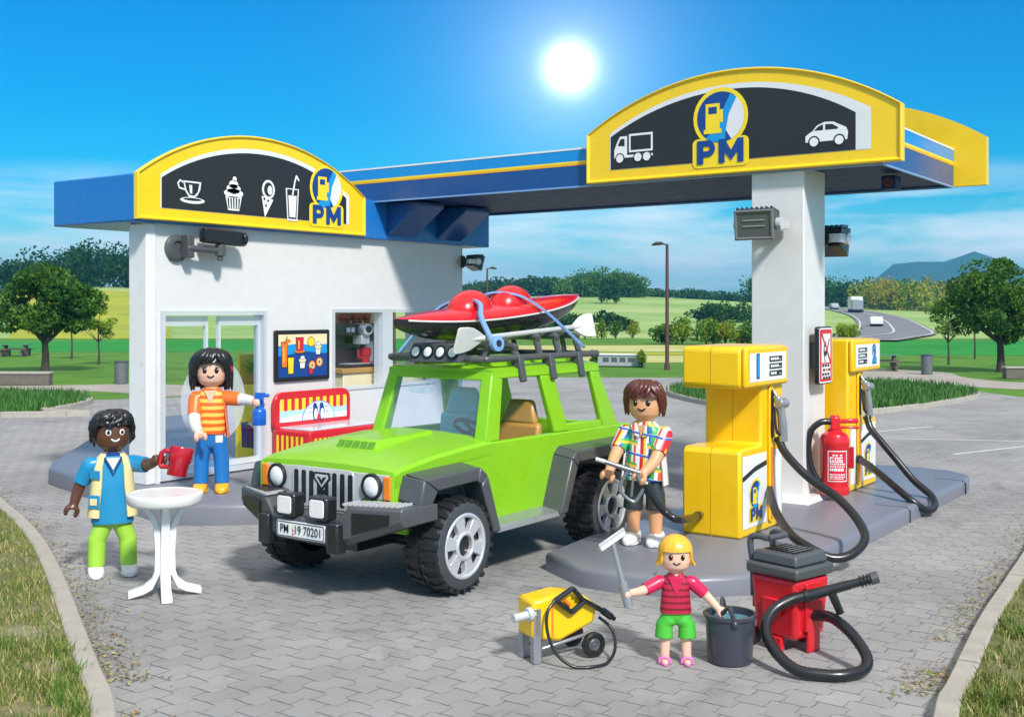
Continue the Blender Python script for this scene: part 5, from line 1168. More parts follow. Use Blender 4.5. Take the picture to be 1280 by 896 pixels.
mb = MB(); mb.lathe((.20, 0, -.14), (0, 0, 1), [(.002, 0), (.095, 0), (.102, .01), (.104, .13), (.118, .15), (.124, .29), (.120, .30), (.112, .295), (.108, .16), (.09, .03), (.002, .025)], 32); c = mb.build('cup', 'dark_red', mug, smooth=40)
mb = MB(); mb.tube([V((.09, 0, .09)), V((.03, 0, .10)), V((0, 0, .07)), V((0, 0, -.04)), V((.02, 0, -.07)), V((.10, 0, -.06))], .026, 10); mb.build('handle', 'dark_red', mug)
# the woman on the shop step with a spray bottle
rz = facing(8); s = 1.14; loc = (10.48, 12.64, .284); zh, zs = .68, 1.24
h_l = arm2(rz, s, (.62, 1.26, .12), 1, zs, drop=.0); h_r = arm2(rz, s, (-.08, .86, .36), -1, zs, drop=.06, back=0)
fig, arms, hcn = figure('woman in an orange striped top and jeans holding a blue spray bottle', loc, rz, s, 'skin', zh, zs, 1.04, (h_l, h_r), (V((0, 0, 1)), V((.3, 0, 1))), 'bob', 'hair_black', wide=.86, shoe='amber', yaw=.05)
mb = MB()   # a red clip in her hair
c_ = hcn+V((.05, .235, .02)); mb.ball(c_, (.06, .03, .05), 14); mb.build('hair_clip', 'dark_red', fig)
tr_ = trousers(fig, zh, 'denim', .10, wide=.92); sh_ = shirt(fig, zh, zs, arms, 'woman_stripes', .45, .86, 'striped_top', 'orange_cloth', hem=.03, flare=0.0)
for hd_ in arms:
    P = spline([hd_[0], hd_[1], hd_[2]], 8); m_ = MB(); n = len(P); m_.tube(P[5:], [.080-.026*(i/(n-6)) for i in range(n-5)], 16); m_.build('under_sleeve', 'white', sh_)
openvest(fig, zh, zs, 'coral', 'overshirt', 1.35, 1.1, .86, hem=-.02, out=.022)
mb = MB(); mb.prism([V((.112, y, z)) for y, z in ((-.07, zs-.0), (.07, zs-.0), (.0, zs-.17))], (.014, 0, .0)); mb.build('neckline', 'skin', sh_, bevel=.003)
patch(fig, tr_, zh-.03, .55, .09, .09, .105, .165, 'white', 'jeans_pocket')
spb = thing('spray_bottle', 'blue trigger spray bottle in the hand of the woman on the step', 'spray bottle'); place(spb, fig, arms[0][3]); spb.rotation_euler = (0, 0, facing(90)); spb.scale = (1.15,)*3
mb = MB(); mb.lathe((0, 0, -.27), (0, 0, 1), [(.002, 0), (.078, 0), (.082, .01), (.082, .16), (.07, .19), (.03, .22), (.026, .30), (.002, .30)], 24); b_ = mb.build('bottle', 'spray_blue', spb, smooth=40)
mb = MB(); mb.hexa([(-.05, -.03, .02), (-.05, .03, .02), (.04, .03, .02), (.04, -.03, .02)], [(-.05, -.035, .12), (-.05, .035, .12), (.07, .035, .12), (.07, -.035, .12)]); mb.cyl((.06, 0, .085), (.12, 0, .085), .022); mb.tube([(.04, 0, .04), (.05, 0, -.02), (.045, 0, -.06)], .014, 8); mb.build('trigger_head', 'spray_blue', spb, bevel=.008)
# the man filling up the car
rz = facing(-24); s = 1.055; loc = (11.22, 6.20, .204); zh, zs = .70, 1.26
h_l = arm2(rz, s, (-.06, .84, .40), 1, zs, drop=.05, back=0); h_r = arm2(rz, s, (-.42, .85, .30), -1, zs, drop=.03, back=.0)
fig, arms, hcn = figure('man in a bright plaid shirt and dark shorts holding a fuel nozzle at the car', loc, rz, s, 'skin_tan', zh, zs, 1.0, (h_l, h_r), (V((.2, .5, 1)), V((.2, .5, 1))), 'short', 'hair_brown', yaw=.10)
trousers(fig, zh, 'dark_grey_cloth', .36, r0=.11, r1=.108); sh_ = shirt(fig, zh, zs, arms, 'plaid', .42, hem=-.02)
openvest(fig, zh, zs, 'white', 'shirt_back', 1.18, 1.25, hem=-.07, out=.025)
mb = MB(); mb.prism([V((.122, y, z)) for y, z in ((-.05, zs+.0), (.05, zs+.0), (0, zs-.12))], (.012, 0, 0)); mb.build('neckline', 'skin_tan', sh_, bevel=.003)
for sg in (1, -1):
    mb = MB(); mb.prism([V((.128, sg*y, z)) for y, z in ((.05, zs+.03), (.11, zs+.0), (.085, zs-.10), (.01, zs-.13))], (.014, 0, 0)); mb.build('collar_flap', 'plaid', sh_, bevel=.003)
man_l = fig.location+Matrix.Rotation(rz, 3, 'Z') @ (arms[0][3]*s); man_r = fig.location+Matrix.Rotation(rz, 3, 'Z') @ (arms[1][3]*s)
nz = thing('fuel_nozzle', 'grey fuel nozzle with an open guard held by the man in the plaid shirt', 'fuel nozzle', man_l)
d = (man_r-man_l); up = V((0, 0, 1)); dl = RT*-1.0
mb = MB()
def nzb(mb, name, mat, par, **k): mb.v = [p*.82 for p in mb.v]; return mb.build(name, mat, par, **k)
L0 = man_l; o0 = RT*-.05+up*.10
mb.tube([o0+RT*.06-up*.03, o0+RT*-.16+up*.04, o0+RT*-.40+up*.12], [.034, .036, .030], 14)
nb = nzb(mb, 'spout', 'gun_grey', nz)
mb = MB(); mb.tube([o0+RT*-.40+up*.12, o0+RT*-.52+up*.155], [.03, .028], 12); nzb(mb, 'spout_tip', 'silver', nb)
mb = MB(); mb.tube(spline([o0+RT*-.10+up*.0, o0+RT*-.20-up*.20, o0+RT*-.17-up*.30, o0+RT*-.04-up*.40, o0+RT*.03-up*.37, o0+RT*.14-up*.18], 5), .024, 8); nzb(mb, 'guard', 'gun_grey', nb)
mb = MB(); mb.tube([o0+RT*.02-up*.03, o0+RT*.05-up*.12, o0+RT*.15-up*.18], [.035, .035, .05], 12); mb.tube([o0+RT*-.02, o0+RT*-.05-up*.34], .018, 8); nzb(mb, 'grip', 'gun_grey', nb)
hs0 = man_l+(o0+RT*.14-up*.17)*.82
hose('fuel_hose', 'black fuel hose sagging from the held nozzle to pump number 1', [hs0, hs0+RT*.06-up*.12, hs0+RT*.20-up*.30, hs0+RT*.38-up*.40-FW*-.05, V((12.13, 5.95, .42))], .043)
# the girl with the squeegee and bucket
rz = facing(-3); s = .585; loc = (8.14, 4.22, .004); zh, zs = .70, 1.19
h_l = arm2(rz, s, (.33, .44, .04), 1, zs, .95, drop=0.0); h_r = arm2(rz, s, (-.375, .585, .14), -1, zs, .95, drop=.04)
fig, arms, hcn = figure('girl in red striped top, green shorts and pink sandals holding a squeegee', loc, rz, s, 'skin', zh, zs, 1.20, (h_l, h_r), (V((.9, .3, .2)), V((-.1, .3, 1))), 'bowl', 'hair_blond', wide=1.02, shoe='sandal', stance=.14)
trousers(fig, zh, 'kid_green', .34, .15, 1.1, r0=.125, r1=.128); sh_ = shirt(fig, zh, zs, arms, 'girl_stripes', .52, 1.02, 'striped_top', 'crimson', hem=-.01, flare=.015)
mb = MB(); mb.prism([V((.120, y, z)) for y, z in ((-.11, zs+.0), (.11, zs+.0), (.0, zs-.26))], (.012, 0, 0)); mb.build('neck_panel', 'crimson', sh_, bevel=.003)
g_l = fig.location+Matrix.Rotation(rz, 3, 'Z') @ (arms[0][3]*s); g_r = fig.location+Matrix.Rotation(rz, 3, 'Z') @ (arms[1][3]*s)
sq = thing('squeegee', 'grey squeegee with a flat blade held up by the girl', 'squeegee', g_r)
ax = (RT*-.24+up*.95-FW*-.05).normalized()
mb = MB(); mb.tube([-ax*.10, ax*.10], .038, 14); mb.tube([ax*.10, ax*.40], [.024, .020], 12); sh1 = mb.build('handle', 'grey_metal', sq)
c = ax*.42; wd_ = (RT*.72+up*.42+FW*.3).normalized()
mb = MB(); x_, y_, z_ = frame(wd_); mb.box(c, (.045, .03, .24), rot=Matrix((x_, y_, z_)).transposed()); mb.build('head', 'white', sq, bevel=.006)
mb = MB(); mb.box(c+up*.022+FW*-.01, (.012, .05, .25), rot=Matrix((x_, y_, z_)).transposed()); mb.build('wiper_blade', 'silver', sq, bevel=.003)
# ------------------------------------------------------------------ hoses of the two pumps
def WR(r, d, z): return far(r, d, z)
pa = V((13.0, 5.31, 1.24))
hose('fuel_hose', 'black hose looping off the island edge from the front of pump number 1', [(12.93, 5.33, 1.28), (12.88, 5.25, 1.148), (12.815, 5.08, .997), (12.79, 4.86, .831), (12.70, 4.54, .68), (12.55, 4.26, .49), (12.35, 4.10, .32), (12.05, 4.13, .20), (11.87, 4.29, .165), (11.80, 4.52, .262), (11.98, 4.80, .345), (12.35, 5.12, .50), (12.80, 5.39, .664), (12.93, 5.45, .70)], .050, group='looped pump hoses')
pb_ = V((16.48, 5.40, 1.24))
hose('fuel_hose', 'black hose looping over the island edge from the front of pump number 2', [(16.44, 5.43, 1.27), (16.40, 5.36, 1.10), (16.36, 5.2, .93), (16.33, 5.0, .72), (16.30, 4.72, .42), (16.22, 4.46, .24), (16.05, 4.37, .12), (15.83, 4.42, .10), (15.72, 4.62, .255), (15.95, 4.98, .44), (16.2, 5.3, .58), (16.40, 5.55, .66)], .050, group='looped pump hoses')
# ------------------------------------------------------------------ bistro table
tb = thing('bistro_table', 'round white pedestal table with four curved feet beside the man with the mug', 'table', (7.09+.03, 9.30-.02, .004))
mb = MB(); mb.lathe((0, 0, .90), (0, 0, 1), [(.02, 0), (.33, 0), (.345, .008), (.36, .03), (.365, .09), (.36, .105), (.345, .115), (.33, .116), (.325, .111), (.002, .111)], 48); mb.build('tabletop', 'white', tb, smooth=30)
for k in range(4):
    a = facing(0)+R(20)+k*PI/2; d = V((math.cos(a), math.sin(a), 0)); q = V((-d.y, d.x, 0)); mb = MB(); rings = []
    for r_, z, w, h in ((.22, .90, .036, .03), (.14, .80, .038, .05), (.09, .68, .042, .05), (.075, .45, .046, .05), (.08, .25, .048, .05), (.12, .13, .048, .055), (.20, .075, .048, .04), (.345, .034, .052, .034)):
        t = V((0, 0, 1)) if r_ < .15 else V((0, 0, 1))
        rings.append([d*(r_+.02 if z > .15 else r_)+q*w+V((0, 0, z+h if z <= .15 else z)), d*(r_+.02 if z > .15 else r_)-q*w+V((0, 0, z+h if z <= .15 else z)), d*(r_-.045 if z > .15 else r_)-q*w+V((0, 0, z-h if z <= .15 else z)), d*(r_-.045 if z > .15 else r_)+q*w+V((0, 0, z-h if z <= .15 else z))])
    mb.loft(rings); mb.build('leg', 'white_bright', tb, bevel=.008, smooth=60)
# ------------------------------------------------------------------ CCTV, floodlights, no smoking sign, extinguisher, menu board, freezer
cc = thing('security_camera', 'black security camera on a swivel arm on the shop wall under the food sign', 'security camera', (10.82, WY, 3.72))
mb = MB(); mb.lathe((0, 0, 0), (0, -1, 0), [(.20, 0), (.20, .05), (.17, .07), (.11, .075), (.10, .05), (.002, .05)], 28); mb.build('wall_plate', 'charcoal', cc)
mb = MB(); mb.box((.10, -.16, .03), (.12, .16, .34)); mb.cyl((.05, -.2, .0), (.70, -.26, -.02), .05); mb.cyl((.62, -.26, -.10), (.62, -.26, .08), .075); mb.cyl((.62, -.26, -.17), (.62, -.26, -.08), .045); mb.build('swivel_arm', 'charcoal', cc, bevel=.012)
mb = MB(); mb.at((.66, -.28, .19), 0, R(2)); 
for k in range(7): mb.box((-.0, 0, .0), (.74, .07+.02*(k % 2), .22-.02*k)) if k == 0 else mb.box((-.0, -.09+.03*k, .0), (.74, .018, .24-abs(k-3.5)*.02))
mb.cyl((.33, 0, 0), (.40, 0, 0), .115); mb.at(); mb.build('camera_body', 'black', cc, bevel=.008)
def flood(label, loc, rz, pitch, sc=1.0):
    f = thing('floodlight', label, 'floodlight', loc, rz, 'black floodlights', sc)   # aims along +X, mounted at its rear
    mb = MB(); mb.lathe((-.34, 0, 0), (1, 0, 0), [(.17, 0), (.17, .04), (.12, .06), (.10, .10)], 24); mb.build('wall_mount', 'black', f)
    mb = MB()
    for sg in (1, -1): mb.box((-.13, sg*.30, 0), (.30, .04, .12)); mb.cyl((0, sg*.26, 0), (0, sg*.34, 0), .085)
    mb.box((-.265, 0, 0), (.07, .645, .115)); mb.build('bracket', 'silver', f, bevel=.0)
    rt = Matrix.Rotation(pitch, 3, 'Y')
    mb = MB(); q = [(.16, .28, .20), (.16, -.28, .20), (.16, -.28, -.20), (.16, .28, -.20)]; b_ = [(-.12, .26, .13), (-.12, -.26, .13), (-.12, -.26, -.13), (-.12, .26, -.13)]
    mb.hexa([rt @ V(p) for p in b_], [rt @ V(p) for p in q]); h_ = mb.build('housing', 'black', f, bevel=.012)
    for i in range(8):
        mb = MB(); y = -.245+.07*i; mb.hexa([rt @ V(p) for p in ((-.13, y-.012, .13), (-.13, y+.012, .13), (.15, y+.012, .20), (.15, y-.012, .20))], [rt @ V(p) for p in ((-.11, y-.01, .175), (-.11, y+.01, .175), (.14, y+.01, .245), (.14, y-.01, .245))]); mb.build('cooling_fin', 'black', h_, smooth=0)
    mb = MB(); mb.hexa([rt @ V(p) for p in ((.161, .25, -.17), (.161, -.25, -.17), (.161, -.25, .17), (.161, .25, .17))], [rt @ V(p) for p in ((.168, .25, -.17), (.168, -.25, -.17), (.168, -.25, .17), (.168, .25, .17))]); gl = mb.build('front_glass', 'floodglass', h_, smooth=0)
    mb = MB()
    for z in (.06, -.02): mb.tube([rt @ V((.172, -.16, z)), rt @ V((.172, .16, z))], .010, 8)
    mb.build('tube_lamps', 'grey_metal', gl)
    mb = MB(); e = .225
    for a, b in (((.17, -.28, .185), (.17, .28, .185)), ((.17, -.28, -.185), (.17, .28, -.185)), ((.17, -.265, -.19), (.17, -.265, .19)), ((.17, .265, -.19), (.17, .265, .19))): mb.tube([rt @ V(a), rt @ V(b)], .022, 6)
    mb.build('front_bezel', 'gun_grey', h_)
    return f
flood('big black finned floodlight on the side of the pillar over pump number 1', (14.66, 6.33, 3.98), R(180), R(6), 1.0)
flood('black floodlight on the far side of the pillar pointing away to the right', (16.26, 5.98, 3.84), R(0), R(14), 1.05)
flood('small black floodlight on the right end of the shop wall', (17.86, 13.72, 3.76), R(-25), R(14), .72)
ns = thing('warning_sign', 'no smoking and no open flame sign with a red border on the pillar', 'sign', (15.42, PY0, 2.18))
mb = MB(); mb.box((-.02, -.05, 0), (.30, .10, .34)); mb.build('bracket', 'black', ns, bevel=.01)
mb = MB(); mb.prism([(x, -.10, z) for x, z in rrect(-.27, -.40, .27, .40, .05)], (0, -.06, 0)); bd = mb.build('board', 'black', ns, bevel=.01)
st = Sticker((0, -.16, 0), (1, 0, 0), (0, 0, 1)); st.poly(rrect(-.25, -.38, .25, .38, .04), 's_white', 0); st.poly(rrect(-.23, -.36, .23, .36, .03), 's_red', 1); st.rect(-.17, -.10, .17, .30, 's_white', 2)
st.poly([(-.06, -.04), (.0, .02), (.03, .12), (-.02, .2), (-.09, .13), (-.10, .04)], 's_black', 3); st.stroke([(.0, .0), (.06, .1), (.12, .22)], .03, 's_black', 3); st.poly([(-.06, .05), (-.01, .08), (-.02, .15), (-.07, .11)], 's_white', 4); st.stroke([(-.17, .30), (.17, -.10)], .035, 's_red', 5); st.stroke([(-.07, -.04), (-.02, -.09)], .02, 's_black', 3)
st.rect(-.17, -.32, .17, -.12, 's_white', 2)
for y in (-.14, -.20, -.26, -.31): 
    for i in range(3): st.rect(-.15+.1*i+(.03 if y in (-.20, -.31) else 0), y-.018, -.075+.1*i+(.03 if y in (-.20, -.31) else 0), y+.018, 's_orange' if (i == 1 and y == -.20) else 's_black', 3)
st.build('pictogram', bd)
ex = thing('fire_extinguisher', 'red fire extinguisher with a black hose standing at the foot of the pillar', 'fire extinguisher', (15.36, 5.52, .272), math.atan2(RT.y, RT.x))
mb = MB(); mb.lathe((0, 0, 0), (0, 0, 1), [(.16, 0), (.195, .01), (.20, .03), (.20, .10), (.19, .11), (.19, .66), (.20, .68), (.20, .76), (.17, .83), (.10, .87), (.10, .90), (.06, .905)], 36); tk = mb.build('tank', 'red', ex, smooth=35)
mb = MB(); mb.box((0, 0, .985), (.13, .13, .17)); mb.hexa([(.05, -.05, .98), (.05, .05, .98), (.32, .045, .98), (.32, -.045, .98)], [(.05, -.05, 1.03), (.05, .05, 1.03), (.32, .045, 1.05), (.32, -.045, 1.05)]); mb.hexa([(.05, -.045, .91), (.05, .045, .91), (.33, .045, .90), (.33, -.045, .90)], [(.05, -.045, .94), (.05, .045, .94), (.33, .045, .94), (.33, -.045, .94)]); mb.cyl((0, 0, .9), (0, 0, 1.09), .06); mb.build('valve', 'red', ex, bevel=.015)
mb = MB(); mb.tube(spline([(-.05, 0, 1.0), (-.20, -.01, .99), (-.33, 0, .86), (-.36, 0, .6), (-.32, -.02, .35), (-.22, -.05, .16)], 7), .045, 12); mb.build('discharge_hose', 'rubber', ex, smooth=60)
mb = MB(); mb.box((.19, .06, .5), (.18, .06, .30)); mb.box((0, .21, .45), (.24, .06, .6)); mb.build('holder', 'dark_red', ex, bevel=.01)
# label wrapped on the front of the tank
lb = MB(); names = ['s_red', 's_white']
def wrap(u0, z0, u1, z1, m, k):
    rr = .192+.0012*k; n = 6; a = lambda u: R(-96)+u/.192
    vs = []; 
    for i in range(n+1):
        t = a(u0+(u1-u0)*i/n); vs += [V((rr*math.cos(t), rr*math.sin(t), z0)), V((rr*math.cos(t), rr*math.sin(t), z1))]
    lb.add(vs, [(2*i, 2*i+2, 2*i+3, 2*i+1) for i in range(n)], m)
wrap(-.125, .20, .155, .62, 1, 1); wrap(-.112, .212, .142, .608, 0, 2)
for u in (-.06, -.02, .04): wrap(u, .55, u+.03, .57, 1, 3)
def glyph(u, z, h, segs):
    for x0, y0, x1, y1 in segs: wrap(u+x0*h, z+y0*h, u+x1*h, z+y1*h, 1, 3)
Gs = [(0, 0, .2, 1), (.2, .8, .7, 1), (.2, 0, .7, .2), (.5, .2, .7, .5), (.35, .4, .5, .5)]; Six = [(0, 0, .2, 1), (.2, .8, .65, 1), (.2, 0, .65, .2), (.45, .2, .65, .5), (.2, .42, .45, .55)]
glyph(-.095, .46, .075, Gs); glyph(-.03, .46, .075, [(0, 0, .2, 1), (.45, 0, .65, 1), (.2, .8, .45, 1), (.2, 0, .45, .2)]); glyph(.03, .46, .075, Six)
rr_ = random.Random(4)
for z, hh in ((.43, .018), (.40, .014), (.345, .038), (.29, .014), (.26, .014), (.235, .012)):
    u = -.095
    while u < .10:
        w_ = rr_.uniform(.012, .045); wrap(u, z, min(u+w_, .115), z+hh, 1, 3); u += w_+.008
lb.build('label', names, tk, smooth=60, recalc=False)
mn = thing('menu_board', 'black framed poster of drinks and cakes on the shop wall between door and window', 'menu board', (13.36, WY, 2.06))
mb = MB(); mb.prism([(x, 0, z) for x, z in rrect(-.62, -.42, .62, .42, .03)], (0, -.045, 0)); fr_ = mb.build('frame', 's_black', mn, bevel=.01)
st = Sticker((0, -.045, 0), (1, 0, 0), (0, 0, 1), base=.003, step=.0015); st.rect(-.55, -.35, .55, .35, 's_blue', 0); st.poly([(-.55, .35), (.55, .35), (.55, .18), (.2, .16), (-.1, .2), (-.55, .15)], 's_cream', 1); st.poly([(-.55, .16), (-.1, .2), (.2, .16), (.55, .18), (.55, .02), (.1, .06), (-.55, .0)], 's_cyan', 1)
def fruitglass(x, y, w, h, c): st.poly([(x-w/2-.012, y+h+.012), (x+w/2+.012, y+h+.012), (x+w*.4+.012, y-.012), (x-w*.4-.012, y-.012)], 's_black', 2); st.poly([(x-w/2, y+h), (x+w/2, y+h), (x+w*.4, y), (x-w*.4, y)], c, 3); st.rect(x-w*.2, y+h*.2, x-w*.05, y+h*.8, 's_yellow', 4)
fruitglass(-.42, -.18, .13, .40, 's_orange'); fruitglass(-.28, -.29, .13, .26, 's_yellow'); fruitglass(-.08, .07, .16, .22, 's_red')
st.stroke([(-.42, .2), (-.36, .32)], .015, 's_black', 4); st.disc(-.34, .22, .06, 's_orange', 4, a0=0, a1=180); st.disc(-.08, .06, .14, 's_black', 2, ry=.03); st.disc(-.08, .065, .12, 's_orange', 2.5, ry=.022)
st.disc(.18, .22, .085, 's_black', 2); st.disc(.18, .22, .075, 's_yellow', 3)
def cake(x, y): 
    st.poly([(x-.075, y), (x+.075, y), (x+.055, y-.12), (x-.055, y-.12)], 's_black', 2); st.poly([(x-.062, y-.005), (x+.062, y-.005), (x+.045, y-.11), (x-.045, y-.11)], 's_white', 3); st.disc(x, y+.02, .09, 's_black', 3.5, ry=.045); st.disc(x, y+.02, .08, 's_cream', 4, ry=.036); st.disc(x, y+.065, .055, 's_black', 4.5, ry=.035); st.disc(x, y+.065, .046, 's_white', 5, ry=.028)
cake(.34, .12); cake(-.02, -.10)
for x, y in ((.20, -.17), (.37, -.12)): st.disc(x, y, .088, 's_black', 2); st.disc(x, y, .078, 's_orange', 3); st.disc(x, y, .052, 's_cream', 4); st.disc(x, y, .025, 's_brown', 5)
st.disc(.17, -.27, .055, 's_black', 5.5); st.disc(.17, -.27, .045, 's_red', 6); st.poly([(.14, -.22), (.2, -.22), (.17, -.19)], 's_green', 6); st.build('poster', fr_)
fz = thing('ice_cream_freezer', 'red ice cream chest freezer with a striped awning back panel against the shop wall', 'freezer', (13.52, 13.40, ZW0))
mb = MB(); mb.b2((-.85, -.45, 0), (.85, .40, .62)); body_ = mb.build('cabinet', 'red', fz, bevel=.03)
st = Sticker((0, -.45, .31), (1, 0, 0), (0, 0, 1)); 
for i in range(15): st.rect(-.75+.1*i, -.24, -.70+.1*i, .20, 's_yellow', 0)
st.build('front_stripes', body_)
st = Sticker((-.85, 0, .31), (0, -1, 0), (0, 0, 1)); 
for i in range(6): st.rect(-.3+.11*i, -.24, -.245+.11*i, .22, 's_yellow', 0)
st.build('side_stripes', body_)
mb = MB(); mb.b2((-.78, -.40, .622), (.78, .30, .65)); mb.build('glass_lid', 'clear_plastic', fz, bevel=.01)
mb = MB(); mb.b2((-.74, -.36, .60), (.74, .28, .621)); mb.build('ice', 's_ice', fz, smooth=0)
mb = MB(); mb.prism([(x, .40, z) for x, z in rrect(-.87, .53, .87, 1.20, .18)], (0, -.08, 0)); bp_ = mb.build('back_panel', 'red', fz, bevel=.015)
st = Sticker((0, .32, .655), (1, 0, 0), (0, 0, 1)); st.poly(rrect(-.77, .06, .77, .43, .06), 's_ice', 0); st.poly([(-.77, .06), (.77, .06), (.77, .16), (.3, .13), (-.2, .17), (-.77, .13)], 's_white', .5)
for i in range(19): st.poly([(-.76+.08*i, .43), (-.68+.08*i, .43), (-.68+.08*i, .25), (-.72+.08*i, .235), (-.76+.08*i, .25)], 's_yellow' if i % 2 == 0 else 's_red', 1)
st.disc(.10, .06, .38, 's_cyan', 2, ry=.31, a0=0, a1=180); st.disc(.10, .062, .362, 's_white', 3, ry=.293, a0=0, a1=180)
for r_ in (.12, .2): st.stroke([(.10-.34*math.sqrt(1-(r_/.3)**2), .06+r_), (.10+.34*math.sqrt(1-(r_/.3)**2), .06+r_)], .008, 's_cyan', 4)
for x in (-.12, .0, .2, .32): st.stroke([(.10+(x-.1)*1.1, .06), (.10+(x-.1)*.8, .06+.2)], .008, 's_cyan', 4)
for x in (.02, .17): st.disc(x, .17, .062, 's_blue', 5, ry=.13); st.disc(x+.006, .15, .042, 's_white', 6, ry=.09); st.disc(x-.012, .285, .045, 's_blue', 6.2, ry=.05)
st.poly([(.04, .06), (.14, .06), (.09, .16)], 's_red', 7); st.build('back_print', bp_)
# ------------------------------------------------------------------ inside the shop
cm = thing('coffee_machine', 'black coffee machine with red cups on top behind the shop window', 'coffee machine', (15.42, WY+.62, 1.775))
mb = MB(); mb.b2((-.58, .05, .02), (.62, .55, .98)); mb.b2((-.58, -.20, .72), (.62, .05, .98)); mb.b2((-.58, -.25, .0), (.62, .06, .07)); bd_ = mb.build('body', 'black', cm, bevel=.02)
mb = MB(); mb.b2((-.5, -.22, .072), (.55, .04, .09)); mb.build('drip_tray', 'silver', bd_, bevel=.006)
mb = MB(); mb.cyl((-.12, -.34, .86), (-.12, .0, .86), .135); mb.b2((-.23, -.27, .52), (-.01, -.05, .74)); mb.build('brew_head', 'chrome', bd_, bevel=.01)
mb = MB(); mb.cyl((-.12, -.36, .86), (-.12, -.335, .86), .07); mb.build('dial', 's_black', bd_)
for x in (-.50, -.38, .18, .34):
    mb = MB(); mb.b2((x-.045, -.205, .80), (x+.045, -.199, .90)); mb.build('button', 's_white', bd_, smooth=0)
mb = MB(); mb.b2((.16, -.02, .1), (.36, .048, .58)); mb.build('milk_tube', 's_white', bd_, bevel=.01)
def cup(label, x, y, z, s=1.0, g=None):
    c = thing('cup', label, 'cup', (15.42+x, WY+.62+y, 1.775+z*.8), 0, g, s); mb = MB(); mb.lathe((0, 0, 0), (0, 0, 1), [(.002, 0), (.07, 0), (.075, .1), (.095, .12), (.098, .24), (.088, .24), (.07, .03), (.002, .03)], 20); mb.build('cup_body', 'dark_red', c, smooth=40)
    mb = MB(); mb.tube([V((-.09, 0, .2)), V((-.16, 0, .2)), V((-.16, 0, .1)), V((-.08, 0, .08))], .022, 8); mb.build('handle', 'dark_red', c); return c
cup('red mug standing on the drip tray of the coffee machine', .03, -.12, .09, 1.15)
for i in range(5): cup('red cup in the row on top of the coffee machine', -.22+.16*i, .2+.05*(i % 2), .98, .80, 'row of red cups on the coffee machine')
cm.scale = (1, 1, .8)
ct = thing('shop_counter', 'pale wooden counter carrying the coffee machine behind the shop window', 'counter', (15.6, WY+.75, ZW0))
mb = MB(); mb.b2((-.9, -.42, 0), (1.3, .42, 1.40)); mb.build('cabinet', 's_cream', ct, bevel=.015); mb = MB(); mb.b2((-.95, -.46, 1.402), (1.35, .46, 1.493)); mb.build('worktop', 'seat_tan', ct, bevel=.012)
sh2 = thing('display_shelf', 'yellow display shelf of greens and magazines seen through the shop door', 'shelf', (13.35, WY+1.0, ZW0+.02))
mb = MB(); mb.b2((-.26, .2, 0), (.40, .26, 1.75)); mb.b2((-.30, -.2, 0), (-.26, .26, 1.2)); mb.build('back_panel', 's_yellow', sh2, smooth=0)
for z in (.2, .75, 1.2):
    mb = MB(); mb.b2((-.26, -.2, z), (.4, .2, z+.05)); mb.build('shelf_board', 's_yellow', sh2, smooth=0)
cr = thing('magazine_crate', 'dark slanted crate of magazines on the lower shelf behind the door', 'crate', (13.10, WY+.62, ZW0+.25))
mb = MB(); mb.hexa([(-.3, -.2, 0), (.3, -.2, 0), (.3, .2, 0), (-.3, .2, 0)], [(-.32, -.24, .22), (.32, -.24, .22), (.32, .2, .42), (-.32, .2, .42)]); mb.build('box', 'navy', cr, bevel=.01)
for i in range(4): mb = MB(); mb.box((-.2+.14*i, 0, .36), (.11, .22, .03), rot=Matrix.Rotation(R(24), 3, 'X')); mb.build('magazine', ['s_cream', 's_orange', 's_ice', 's_white'][i], cr, smooth=0)
pt = thing('potted_plant', 'green leafy pot plant on top of the yellow shelf behind the door', 'plant', (13.35, WY+1.0, ZW0+1.27))
mb = MB(); mb.lathe((0, 0, 0), (0, 0, 1), [(.002, 0), (.08, 0), (.11, .18), (.10, .18), (.09, .1), (.002, .1)], 18); mb.build('pot', 'crimson', pt)
mb = MB(); rr_ = random.Random(2)
for i in range(34):
    a, e = rr_.uniform(0, 2*PI), rr_.uniform(.2, 1.4); d = V((math.cos(a)*math.cos(e), math.sin(a)*math.cos(e), math.sin(e))); q = d.cross(V((0, 0, 1))).normalized()*.06; b0 = V((0, 0, .14))
    mb.add([b0, b0+d*.2+q, b0+d*.42, b0+d*.2-q], [(0, 1, 2, 3)])
mb.build('leaves', 'kid_green', pt, smooth=0, recalc=False)
# ------------------------------------------------------------------ pressure washer
pw = thing('pressure_washer', 'yellow wheeled pressure washer with grey legs standing on the pavement', 'pressure washer', (7.72, 5.10, .003), facing(118))   # +X runs to the wheel end
pw.scale = (1.0,)*3
mb = MB(); mb.prism([(x, -.13, z) for x, z in ((-.27, .20), (-.02, .15), (.30, .26), (.34, .40), (.20, .50), (.02, .535), (-.27, .50))], (0, .26, 0)); tnk = mb.build('housing', 'yellow', pw, bevel=.028)
mb = MB(); mb.b2((-.10, -.137, .185), (-.086, .137, .50)); mb.build('seam', 'orange', tnk, smooth=0)
for sg in (1, -1):
    mb = MB(); mb.b2((-.26, sg*.10-.03, 0), (-.19, sg*.10+.03, .44)); mb.tube([(-.2, sg*.09, .10), (.28, sg*.09, .17)], .016, 8); mb.build('leg', 'grey_metal', pw, bevel=.01)
mb = MB(); mb.cyl((-.24, -.10, .40), (-.44, -.12, .385), .033); mb.cyl((-.27, -.10, .40), (-.31, -.104, .395), .055); mb.build('pipe_fitting', 'silver', pw)
